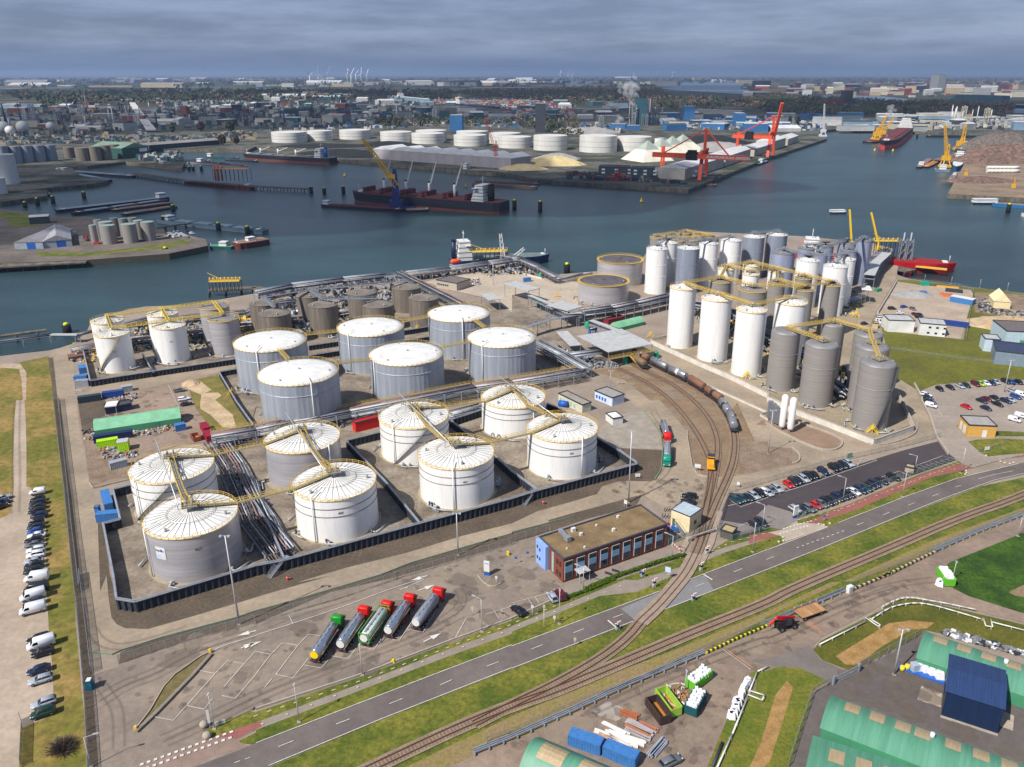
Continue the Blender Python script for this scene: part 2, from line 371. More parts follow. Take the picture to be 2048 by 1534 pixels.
near_sheet('dark_gravel','A 960,620 1000,600 1300,500 1900,340 2045,290 B 320,200 600,120 1000,0 F 1250,1300 1900,1110 2045,1070 G 0,1060 300,975 300,1050 0,1150 F 2045,1150 1100,1420 600,1534 B 0,390 A 2045,370 1500,520 1000,700 950,715',DGRAV)
near_sheet('dark_gravel','G 290,960 500,900 560,885 1040,755 990,850 600,950 310,1050',DGRAV)
near_sheet('pale_gravel','G 690,290 870,385 1200,395 1160,240 1050,90 930,100 850,130 700,230',M('loose_gravel',(160,150,138),rough=1,sc=.3,col2=(140,130,118),dirt=.2))
near_sheet('rail_yard_ground','K 620,1160 930,1130 1100,1150 1500,1290 1720,1534 G 1800,20 1980,420 2045,520 2045,560 1700,610 1560,620 1480,600 1440,540 1400,300 1400,250 1330,170 1180,0 K 1100,1400 900,1240',DIRT)
near_sheet('rubble_gravel','H 0,370 190,385 240,430 255,470 230,510 100,540 0,560 G 1760,610 1820,560 1830,330 2045,330',RGRAV)
near_sheet('tank_yard_island','H -100,200 0,200 180,300 280,350 420,400 540,400 590,365 570,310 470,265 300,200 230,180 0,130',M('island_earth',(140,116,96),rough=1,sc=.2,dirt=.25))
near_sheet('truck_park','A 735,800 840,765 940,738 950,705 1000,700 1500,520 2045,370 B 0,390 600,240 1140,0 F 1100,1430 2045,1160 G 0,1140 185,1090 185,1290 400,1460 C 430,170 0,350 B 2045,365 1600,520 800,830 0,1080 A 2045,1070 1700,1230 1620,1240 1680,1310 1990,1370 B 0,1400 -200,1600 A 1200,1700 800,1700',PARKM)
near_sheet('office_forecourt','G 400,1460 640,1390 1180,1190 1400,1240 C 450,165 420,100',GREYP)
near_sheet('grass','A 1620,1245 1990,1090 B 0,1095 800,828 1600,525 2045,365 C 0,360 430,170 G 560,1534 1390,1250 1450,1290 1560,1220 1740,1112 2045,1040 H 0,1022 110,1040 230,965 600,850 1200,600 1540,482 1580,500 1590,620 1560,640 A 1700,1330',GRASSY)
near_sheet('grass','A 1880,1340 2045,1260 B 0,1230 700,960 1500,660 2045,460 C 0,450 700,190 G 1000,1500 1420,1300 1700,1200 2045,1070 H 0,1060 400,960 1100,670 1590,560 1580,615 1090,775 500,1010 125,1135 0,1200 G 2045,1195 1180,1534 C 640,330 0,570 B 2045,560 0,1345 A 2045,1360',GRASSY)
near_sheet('grass','A 0,2430 1000,2020 B 0,1590 100,1540 1000,1160 2045,750 C 0,755 1060,345 1200,290 G 1600,1534 2045,1360 H 0,1360 1000,955 1700,690 2045,620 X 2300,900 2300,1200 D 1000,0 620,140 C 2045,420 1550,630 0,1330 B 1500,1540 1000,1750 0,2150 A 1000,2600',GRASSY)
near_sheet('dry_verge','C -900,1560 0,1130 700,830 1400,560 2045,290 D 500,60 H 700,1450 1400,1190 2045,970 X 2300,960 2300,1060 H 2045,860 1300,1130 D 0,330 C 1550,630 0,1330 B 1500,1560',M('dry_ballast_verge',(138,116,84),rough=1,sc=.15,col2=(128,118,62),dirt=.25))
near_sheet('cycle_path','A 1560,1540 B -200,1310 0,1240 0,1180 700,920 1500,610 2045,415 C 0,410 900,40 G 1000,1440 1330,1340 1430,1300 1560,1220 2045,1080 H 100,1040 360,985 60,1090 0,1110 G 1700,1220 1440,1330 1000,1534 C 700,170 0,455 B 2045,470 1500,665 700,975 0,1240 B -250,1370 A 1680,1560',GREYP)
near_sheet('cycle_path','A 1560,1340 2045,1180 B 45,1170 45,1210 A 1900,1310 1620,1380',REDP)
near_sheet('cycle_path','H -150,1080 0,1060 110,1035 350,960 600,850 1300,570 1540,500 1900,430 2045,425 2045,455 1900,465 1640,545 1300,620 700,880 380,985 80,1085 0,1110 -150,1150',REDP)
near_sheet('entrance_apron','H -200,860 0,870 170,905 230,965 240,985 430,990 480,1015 120,1140 125,1095 0,1060 110,1040 0,985 G 1880,1040',M('apron_paving',(170,156,140),rough=.9,sc=.3,dirt=.12))
near_sheet('apron','A 1080,1534 1620,1320 1700,1300 1850,1300 1980,1370 1700,1450 1500,1560',M('red_grey_paving',(140,118,106),rough=.9,sc=.3,dirt=.12))
near_sheet('main_road','A -400,2290 0,2134 1100,1710 B -120,1395 0,1345 700,1075 1400,805 2045,560 C 0,570 640,330 1290,90 G 1180,1534 2045,1195 H 0,1197 500,1010 1100,772 1500,630 2000,510 2200,470 2200,560 1800,650 1400,795 1000,957 500,1160 0,1360 G 2045,1360 1600,1534 C 1200,290 1060,345 0,755 B 2045,750 1000,1160 100,1534 0,1578 A 1900,1640 1000,1990 0,2390 -400,2550',ROADM)
near_sheet('crossing_asphalt','C 870,270 1290,90 1390,50 1540,0 1610,120 1200,290 1060,345 985,365',M('patched_asphalt',(124,122,122),rough=.9,sc=.1,dirt=.08))
near_sheet('works_yard','B 0,2250 1400,1600 2045,1315 C 0,1335 500,1110 1100,830 1550,640 2045,430 D 0,415 620,150 1000,0 H 1330,1225 2045,935 X 2300,1000 2300,1240 D 2045,380 1700,250 1500,130 H 1415,1330 1440,1300 1500,1480 D 1450,110 2045,320 2045,385 1180,165 1060,165 900,240 830,290 430,500 370,560 360,610 420,680 640,780 X 1850,1450 1650,1900 C 0,2600',YARDM)
near_sheet('side_road','D -200,680 0,670 330,560 420,680 640,775 700,800 520,900 250,745 110,735 0,720',M('side_asphalt',(112,104,98),rough=.9,sc=.1,dirt=.1))
near_sheet('hall_yard','D 1180,440 1240,440 1600,600 2300,900 2300,1700 100,1700 200,1300 350,950 480,870 700,770 1000,620',HALLA)
near_sheet('lush_grass','D 1440,0 H 1410,1340 1450,1300 2045,1060 X 2300,1000 2300,1260 D 2045,310 1850,250 1600,170 1480,110',GRASSG)
near_sheet('pond_patch','D 1920,140 2045,80 2300,60 2200,200 1980,170',DIRT)
near_sheet('grass','D 420,530 870,300 1060,195 1180,195 2045,400 2300,480 2300,720 2045,600 1240,440 1220,480 660,770 430,680 360,600',M('olive_grass',(100,96,32),rough=1,sc=.15,col2=(76,80,20),dirt=.3))
near_sheet('hay','D 540,650 640,590 820,480 960,390 1150,365 1330,385 1270,430 1140,440 900,580 720,720 620,720',HAY)
near_sheet('grass','D -100,790 100,735 250,745 480,850 360,930 330,1060 150,1600 -450,1600 C 1560,1534 1740,1100 1890,850 1900,790 1990,740',M('ditch_grass',(84,98,22),rough=1,sc=.15,col2=(116,112,40),dirt=.32))
near_sheet('hay','D 60,960 150,850 200,900 130,1130 50,1380 10,1500 -60,1560 -160,1560 -60,1350',HAY)
near_sheet('hall_slab','D 1225,890 1390,950 1380,1060 1190,1000',M('slab_concrete',(172,158,140),rough=.9,sc=.2,dirt=.2))
near_sheet('hall_slab','D 1880,1090 1965,1130 1955,1250 1850,1210',MT['slab_concrete'])
near_sheet('swept_patch','C 640,1090 760,1010 900,1070 1010,1100 830,1170 700,1130',M('pale_dust',(158,148,136),rough=1,sc=.3,dirt=.15))
near_sheet('work_lot','I 610,1420 1750,1170 1900,1170 1920,1180 E 2045,200 1700,330 1400,370 1100,480 1030,560 1020,640 800,700 740,705 715,670 680,400 640,260',M('work_lot_ground',(152,132,116),rough=1,sc=.06,col2=(134,116,100),dirt=.16))
near_sheet('dark_lot','I 620,1400 1000,1420 900,1534 E 620,20 840,0 840,130 750,150 760,270 660,270',DGRAV)
near_sheet('scrub','I 1480,1250 1740,1200 E 1880,0 2000,210 1850,240 1690,240 1560,60 I 1540,1400',M('scrub_grass',(134,116,66),rough=1,sc=.2,col2=(98,100,44),dirt=.3))
near_sheet('sand_patch','I 1490,1270 1600,1250 1690,1320 1640,1345 1740,1340 1770,1365 1720,1400 1860,1520 E 1890,230 1780,220 1680,120 1600,70 I 1600,1420 1610,1360 1540,1330 1500,1310',SANDM)
near_sheet('scrub','E 680,400 800,360 1000,460 1040,550 1020,620 880,640 730,690 700,560',MT['rubble_gravel'])
near_sheet('bund_corridor','I 720,1300 1880,1090 1900,1150 1750,1180 720,1400',CONC)
near_sheet('car_park','G 1740,745 1640,960 1620,1050 1800,1100 2045,1040 H 0,985 150,935 270,905 1510,480 1370,330 1100,400 870,470 300,650 0,760',NEWA)
near_sheet('car_park_entry','G 1640,960 1620,1050 1690,1110 2045,1030 H 0,1020 110,1040 230,965 190,900 0,840 G 1880,1000',M('worn_asphalt',(128,120,114),rough=.9,sc=.1,dirt=.12))
near_sheet('right_road','L 1190,1200 1240,1330 H 1280,100 1350,290 1440,430 1560,520 1640,545 1900,470 2045,440 2045,390 1700,425 1600,340 1560,290 1500,220 1560,160 1820,200 1830,250 2045,260 X 2300,880 2300,760 L 2045,1240 1780,1240 1340,1280 1210,1330',M('right_lot_asphalt',(148,136,124),rough=.9,sc=.05,dirt=.12))
near_sheet('grass','H 1600,335 1660,320 1850,310 2045,320 2045,385 1700,425',GRASSY)
near_sheet('grass','H 1820,255 1870,250 2045,260 2045,290 1830,290',GRASSY)
near_sheet('grass','H 1700,430 2045,370 2045,430 1900,440 1760,455',GRASSY)
near_sheet('grass','L 1010,440 1130,438 1560,495 2045,550 X 2400,630 2400,760 L 2045,1240 1780,1240 1340,1280 1210,1330 1000,1200 910,840 900,700 1560,920 1620,560 1100,470',M('right_grass',(106,106,30),rough=1,sc=.05,col2=(88,88,32),dirt=.25))
near_sheet('gravel_yard','L 1035,455 1200,480 1620,520 1640,560 1540,915 1400,900 930,850 870,690',GRAV)
near_sheet('quay_road','L 960,310 1040,330 1020,440 870,690 800,830 700,840 740,600 870,440 900,330',CONC)
near_sheet('rubble_gravel','L 1650,540 2045,560 2100,740 1940,735 1650,700',RGRAV)
near_sheet('bund_floor','E 900,720 1050,690 1750,560 1800,380 F 0,380 700,240 1000,290 1540,180 1800,100 K 250,1400 G 250,100 640,270 1000,500 950,520 200,735 0,790 F 2045,800 230,1280 E 2045,1350 A 1080,215 930,190 880,0 E 820,990 960,960',BUNDF)
near_sheet('bund_floor','I 660,960 740,930 1900,900 J 0,700 700,640 1450,660 K 0,560 420,900 560,1130 200,1190 J 2045,1250 1100,1480 420,1534 F 0,60 E 2000,220 I 1880,1400 1750,1170 1880,1140 1880,1070 730,1250',BUNDF)
near_sheet('silo_bund_floor','K 1130,930 1160,900 1500,780 1800,700 L 700,580 760,600 700,850 960,1150 1100,1300 H 1160,190 850,330 660,250 230,80 L 0,1340 K 1230,960',M('silo_floor',(158,144,122),rough=.9,sc=.06,col2=(138,124,104),dirt=.15))
near_sheet('quay_paving','J 1540,520 1350,460 1600,380 2045,380 K 0,380 240,420 530,460 530,640 300,620 0,560 0,700 J 1900,600',M('quay_paving_pale',(176,162,144),rough=.9,sc=.05,dirt=.15))
MK=[0]
def marks(name,segs,m=WPAINT,z=None):
 b=B();z=z or 1.02
 for st,w in segs:b.strip(GP(st),w,z)
 return struct(name,b,m)
STM=M('oil_stain',(96,86,78),rough=.8,sc=.8,dirt=.3,alpha=.24);PTM=M('repair_patch',(122,110,100),rough=.9,sc=.5,dirt=.2,alpha=.35);TYM=M('tyre_sweep',(106,95,86),rough=.85,sc=.6,dirt=.4,alpha=.22);LPM=M('dust_patch',(176,160,140),rough=1,sc=.6,dirt=.3,alpha=.26)
Z[0]+=.004
def blotches(name,st,n,r0,r1,m,seed,el=1.5):
 pts=GP(st);rs=random.Random(seed);b=B();k=0;X0,X1,Y0,Y1=min(p[0]for p in pts),max(p[0]for p in pts),min(p[1]for p in pts),max(p[1]for p in pts)
 while k<n:
  x,y=rs.uniform(X0,X1),rs.uniform(Y0,Y1);c=False
  for(x1,y1),(x2,y2)in zip(pts,pts[1:]+pts[:1]):
   if(y1>y)!=(y2>y)and x<(x2-x1)*(y-y1)/(y2-y1)+x1:c=not c
  if not c:continue
  k+=1;r=rs.uniform(r0,r1);a=rs.uniform(0,6.28);v=[(r*el*math.cos(t*.45)*rs.uniform(.7,1.2),r*math.sin(t*.45)*rs.uniform(.7,1.2))for t in range(14)]
  b.add([(x+p*math.cos(a)-q*math.sin(a),y+p*math.sin(a)+q*math.cos(a),Z[0]+.00005*(k%60))for p,q in v],[tuple(range(14))])
 struct(name,b,m)
TPK='A 760,830 950,730 1500,540 2045,390 B 0,420 600,260 1140,30 F 1100,1450 2045,1180 G 0,1160 180,1300 400,1460 C 420,170 0,330 B 2045,350 1600,500 800,810 0,1060 A 1600,1230'
blotches('oil_stains',TPK,150,.2,.9,STM,1);blotches('repair_patches',TPK,26,1,3.2,PTM,2);blotches('dust_patches',TPK,30,1,3,LPM,21)
YDK='C 0,1370 1550,660 2045,450 D 0,440 620,170 1000,20 1400,100 1100,150 850,270 400,480 300,560 0,660 C 1990,740 1890,850 1700,1100 1560,1500 1200,1534 700,1200 0,1450'
blotches('oil_stains',YDK,120,.3,1.1,STM,3);blotches('dust_patches',YDK,50,.8,3,LPM,4);blotches('repair_patches','D 480,890 1000,640 1380,900 1370,1130 1900,1330 2045,1450 500,930',50,.6,2.4,PTM,5)
blotches('oil_stains','G 860,650 1140,640 1400,620 1560,640 1600,900 1300,880 1050,740 700,780',60,.3,1.2,STM,6);blotches('dust_patches','K 800,1180 1100,1170 1500,1350 1700,1534 G 1480,560 1400,300 1100,60',60,.8,3,LPM,7);blotches('oil_stains','I 640,1420 1340,1300 1600,1534 E 1500,300 1400,360 1050,470 700,300',90,.3,1.5,STM,8)
for st,w in(('A 800,1010 1000,880 1250,800 1500,640 1800,540 2045,470 B 300,340 800,190',.5),('A 830,1050 1030,910 1280,830 1540,670 2045,500',.5),('A 760,900 820,980 900,1100 900,1400',.45),('A 1300,1340 1600,1200 2000,1000 B 300,850 900,640 1300,480 1600,330 1700,200 1640,100',.5),('A 1340,1370 1650,1230 2045,1030 B 330,880 940,660 1350,500 1660,340',.5),('A 690,450 760,560 900,610 1100,580 1500,450',.6),('C 600,1090 1100,860 1500,690 2000,500 D 0,520 500,280 1000,100 1350,60',.6),('C 660,1120 1150,890 1560,720 2045,540 D 60,560 540,310 1040,120',.6),('G 1100,700 1250,600 1300,450 1250,250 1150,100',.6),('E 150,900 160,600 150,300 160,0',.7)):
 Z[0]+=.0005;q=smooth(GP(st),2);near=B();near.strip(q,w,Z[0]);near.strip(q,w,Z[0],off=2.0);struct('tyre_marks',near,TYM)
ZL=Z[0]+.006
b=B()
def line(st,w=.15,sm=0):
 p=GP(st);b.strip(smooth(p,sm)if sm else p,w,ZL)
def dashes(st,on,gap,w=.15):
 p=[Vector(q)for q in GP(st)];L_=sum((q-p_).length for p_,q in zip(p,p[1:]));d=0
 pts=along(p,.5)
 for k,(q,a)in enumerate(pts):
  if(k*.5)%(on+gap)<.01:
   e=q+Vector((math.cos(a),math.sin(a)))*on;b.strip([q,e],w,ZL)
line('B 0,1348 700,1078 1400,808 2045,563 C 0,573 640,333 1290,93 G 1180,1530 2045,1198 H 0,1200 480,1018',.16)
line('H 560,985 1100,775 1500,633 2000,513',.16)
line('B 100,1530 1000,1156 2045,746 C 0,751 1000,362',.16);line('C 1220,280 G 1600,1530 2045,1356 H 0,1356 500,1156 1000,953 1400,791 1800,646 2045,590',.16)
for st in('B 180,1378 300,1330','B 640,1198 750,1156','B 1066,1035 1170,994','B 1470,886 1566,842','B 1845,734 1940,698','C 155,598 245,563','C 490,468 575,436','C 808,347 888,317','C 1108,235 1180,207','C 1464,100 1530,73','G 1770,1380 1838,1352','G 2030,1280 H 45,1257','H 708,1005 762,984','H 918,923 970,902','H 1118,846 1170,826','H 1310,774 1362,754','H 1495,700 1545,686','H 1678,636 1800,602 1958,570','A 1875,1508 1920,1490','A 1958,1478 2002,1462'):line(st,.15)
for i in range(10):x=228+i*40;line('H %d,%d %d,%d'%(x,1187-i*14.5,x+18,1180-i*14.5),.2)
line('C 765,367 832,425',.35);line('C 1530,0 1600,45',.35)
line('A 1700,620 1750,580 2045,490 B 0,485 270,400 650,275 1130,95 1400,15 F 1180,1510',.14,1)
dashes('F 1150,1522 1500,1400 1700,1330 2000,1245',2.2,.6)
line('B 265,330 295,390',.12)
for st in('A 1240,1140 1385,1168 1490,1050 1720,792 1820,688 1838,692','A 1490,1048 1632,1080 1700,990','A 1595,768 1720,794','A 1865,700 1948,716 2045,610','A 1948,716 1790,900','A 1775,970 1880,993 2045,800','B 0,795 120,640 210,548 335,568','B 0,618 122,640','B 70,905 130,830','B 160,800 295,830 420,670','B 160,800 335,568 420,478 510,492','B 385,725 520,750 580,680','B 600,652 735,676 800,590','B 812,575 942,602 1000,520','B 1090,522 1142,533 1250,370 1330,260','B 1205,440 1335,462 1505,180','B 1280,235 1330,240','F 1770,1407 1860,1500'):line(st,.12)
line('B 1590,510 1680,350',.12)
for st in('B 1835,320 2045,255','C 0,230 270,155','B 1900,290 1945,358','B 1960,285 1990,330','C 130,200 165,250','C 185,183 215,228'):line(st,.1)
def arrow(st,hw=.75):
 (a,t)=GP(st);a,t=Vector(a),Vector(t);d=(t-a).normalized();q=Vector((-d.y,d.x));n=t-d*2.6
 b.strip([a,n],.3,ZL);b.sheet([(n+q*hw).to_tuple(),(n-q*hw).to_tuple(),t.to_tuple()],ZL)
for st in('B 1370,10 1240,50','B 1295,130 1430,85','A 2045,450 1895,493','A 1925,590 2045,545','B 1338,540 1480,470','B -60,570 50,535'):arrow(st)
for i in range(14):
 for j in(0,1):
  x,y=(1120+i*55,1524-i*20)if not j else(1090+i*55,1534-i*20+38)
  p=g(*T('A',x+20*j,y));q=g(*T('A',x+20*j+28,y-10));b.strip([p,q],.55,ZL+.004)
for i in range(9):
 for j in(0,1):
  x,y=(120+i*27-j*30,1035-i*7.5+j*40);p=g(*T('H',x,y));q=g(*T('H',x+13,y-4));b.strip([p,q],.5,ZL+.004)
line('H -320,850 0,778 300,685 700,545 870,485',.14);line('G 1735,800 1825,860 2045,782',.14);line('H 870,485 700,470 750,468 710,535',.12)
for i in range(9):x=1170+i*41;y=535-i*10;line('H %d,%d %d,%d'%(x,y,x+100,y+36),.12)
line('H 1170,533 1395,450 1500,485',.12);line('H 400,800 700,692 860,636 1050,572 1140,612',.12)
for x,y in((860,640),(905,650),(945,612),(1000,590),(1050,572)):line('H %d,%d %d,%d'%(x,y,x+85,y+42),.12)
for x,y in((385,570),(455,548),(60,680),(95,672)):line('H %d,%d %d,%d'%(x,y,x+80,y+50),.12)
for i in range(16):
 x=-60+i*55;line('H %d,%d %d,%d'%(x,690-i*15,x+66,738-i*17),.1)
line('G 1810,1010 1930,968 2045,1010',.12);line('G 1870,985 1950,1040',.12)
line('H 1300,48 1480,60',.1);line('H 1330,40 1395,138',.1);line('H 1395,138 1300,125',.1)
line('C 1690,600 1910,760',.3);b.m[-1]=0
line('I 1345,1280 1430,1460',.12);line('I 1455,1265 1520,1420',.12)
for y in(1300,1350,1400,1440):line('I %d,%d %d,%d'%(1350+(y-1280)*.45,y,1462+(y-1280)*.42,y-12),.1)
line('G 1345,750 1330,820',.1)
struct('road_markings',b,WPAINT)
b=B();line('C 1690,598 1910,758',.16);line('C 1708,600 1925,750',.16);line('D 310,385 420,470',.16);line('D 325,380 435,465',.16);struct('orange_markings',b,ORPAINT)
b=B()
for st in('B 50,1195 700,945 1500,635 2045,440 C 0,432 900,80','G 1250,1400 1400,1340','H 380,960 1300,595 1640,530 2045,440'):
 for q,a in along(GP(st),4.9):b.box(q.x,q.y,ZL,.5,.35,.01,a)
for st in('B 0,1130 800,865 1600,560 2045,400 C 0,395 400,230','H 250,960 600,870 1200,640 1520,510','G 1600,1210 1750,1140 2045,1065'):
 for q,a in along(GP(st),2.6):b.box(q.x,q.y,ZL,.8,.25,.01,a)
struct('buff_slabs',b,BPAINT)
def kerb(st,m=CURB,w=.3,h=.12,z=0,sm=0,name='kerb'):
 p=GP(st);p=smooth(p,sm)if sm else p;b=B()
 for q,r in zip(p,p[1:]):b.bar((*q,(h+.38)/2),(*r,(h+.38)/2),w,h+.38)
 return struct(name,b,m)
kerb('A 735,622 900,640 975,605 1300,502 1900,342 2045,292 B 320,205 600,120 1000,2 F 1250,1302 1900,1112 2045,1072 G 0,1062 500,932',GCURB,.1,.04)
kerb('G 1050,90 1130,180 1190,290 1205,400 1190,560 1140,640',GCURB,.22,.08)
kerb('A 1680,620 1600,660 1400,800 1310,900 1200,1090 1085,1240',M('cream_kerb',(176,158,132),sc=1),w=.18,h=.08)
kerb('H -20,185 60,240 180,300 280,350 420,402 500,408 560,395 595,360 585,320 480,262 230,182',w=.5,h=.3,sm=1)
kerb('H 190,385 240,425 258,470 235,505 195,508',w=.4,h=.25,sm=1)
kerb('H 800,350 850,368 1000,350 1160,290 1195,235 1185,190',w=.3,h=.25,sm=1)
kerb('G 1400,250 1400,300 1440,540 1480,600 1560,620',w=.3)
kerb('F 1770,1407 1830,1480 1900,1500 1960,1470',w=.2,sm=1)
kerb('B 0,1075 800,815 1600,512 2045,352 C 0,350 430,160',w=.3)
kerb('I 590,1300 600,1320 660,1325',w=.3)
kerb('E 715,670 745,708 1030,640',w=.3)
near_sheet('splitter_island','A 1680,625 1610,670 1400,810 1320,900 1220,1080 1100,1240 1250,1110 1530,820',M('island_scrub',(124,108,70),rough=1,sc=.5,col2=(92,88,50),dirt=.35))
kerb('A 1690,640 1540,810 1240,1120 1090,1260',M('grey_rubble',(136,126,114),sc=1,dirt=.35),w=.7,h=.2)
#  tanks and silos
W_WALL=M('tank_white',(243,242,240),rough=.5,sc=.25,st=(1,1,.12),col2=(226,224,220),dirt=.05)
ST_WALL=M('tank_steel',(190,188,192),rough=.36,metal=.28,sc=.22,st=(.25,.25,6),col2=(168,165,169),dirt=.05)
CORR=M('tank_cladding',(172,178,188),rough=.45,metal=.2,sc=.5,st=(1,1,.06),col2=(150,157,169),dirt=.08)
BROWN=M('tank_stainless_dull',(136,127,117),rough=.5,metal=.1,sc=.6,st=(1,1,.08),col2=(106,98,90),dirt=.15)
BROWNR=M('tank_roof_dull',(142,130,120),rough=.55,metal=.3,sc=.3,col2=(118,106,96),dirt=.15)
TARR=M('tank_roof_tar',(104,96,98),rough=.8,sc=.2,col2=(78,72,76),dirt=.2)
SILO=M('silo_banded_steel',(152,147,143),rough=.5,metal=.1,sc=.35,st=(.12,.12,9),col2=(138,133,129),dirt=.07)
SILOR=M('silo_roof_steel',(138,136,136),rough=.6,metal=.3,sc=.4,dirt=.12)
GREYT=M('silo_grey_cladding',(146,154,168),rough=.5,metal=.1,sc=.4,st=(1,1,.1),col2=(124,131,146),dirt=.08)
DBLUE=M('silo_blue_grey',(142,150,172),rough=.5,metal=.05,sc=.3,st=(1,1,.1),dirt=.08)
RIBM=M('roof_rib_grey',(150,146,138),rough=.7,sc=1)
BASEM=M('tank_plinth',(160,146,118),rough=.9,sc=.5,dirt=.15)
SEAM=M('stiffener_ring',(92,82,76),rough=.7,sc=1)
LETT=M('dark_lettering',(84,86,92),rough=.7,sc=1)
BLUELOGO=M('logo_blue',(24,104,200),rough=.5,sc=1);PALEB=M('pale_blue_band',(190,206,238),rough=.5,sc=1)
TK={}
def ring(b,r,z,t,n=40,mi=0):
 b.lathe([(r,z-t),(r+t,z),(r,z+t),(r-t,z),(r,z-t)],n=n,mi=mi,smooth=False,capt=False)
def rail(b,r,z,n,hgt_=1.1,t=.05,mi=0):
 ring(b,r,z+hgt_,t,max(n,24),mi);ring(b,r,z+hgt_*.52,t*.7,max(n,24),mi)
 for i in range(n):
  a=2*math.pi*i/n;b.box(r*math.cos(a),r*math.sin(a),z,t*1.6,t*1.6,hgt_,a,mi)
def gangway(b,p0,p1,w=1.0,hr=1.1,t=.06,deck=0,yel=1,step=2.0):
 p0,p1=Vector(p0),Vector(p1);d=p1-p0;l=d.length;u=d.normalized();q=Vector((-u.y,u.x,0)).normalized()*w/2;up=Vector((0,0,1))
 b.bar(p0,p1,w,.12,deck)
 for s_ in(-1,1):
  for hh in(hr,hr*.5):b.bar(p0+q*s_+up*hh,p1+q*s_+up*hh,t*.85,t*.85,yel)
  b.bar(p0+q*s_,p1+q*s_,.05,.14,yel)
  for k in range(int(l/step)+1):c=p0+u*min(k*step,l);b.bar(c+q*s_,c+q*s_+up*hr,t,t,yel)
 return b
def spiral(b,r,h,a0,a1,yel=1,w=.75):
 n=max(10,int(abs(a1-a0)*14));P=[]
 for i in range(n+1):
  a=a0+(a1-a0)*i/n;P.append(Vector(((r+w/2+.1)*math.cos(a),(r+w/2+.1)*math.sin(a),h*i/n)))
 for p,q in zip(P,P[1:]):
  b.bar(p,q,w,.15,0)
  for hh in(.55,1.1):
   o=Vector((p.x,p.y,0)).normalized()*w/2;o2=Vector((q.x,q.y,0)).normalized()*w/2;b.bar(p+o+Vector((0,0,hh)),q+o2+Vector((0,0,hh)),.06,.06,yel)
  b.bar(p+o,p+o+Vector((0,0,1.1)),.05,.05,yel)
def curved_text(b,st,size,r,z,a,mi=0):
 v,f=text(st,size,True);vs=[]
 for x,y,_ in v:
  t=a+x/r;vs.append(((r+.04)*math.cos(t),(r+.04)*math.sin(t),z+y))
 b.add(vs,f,mi)
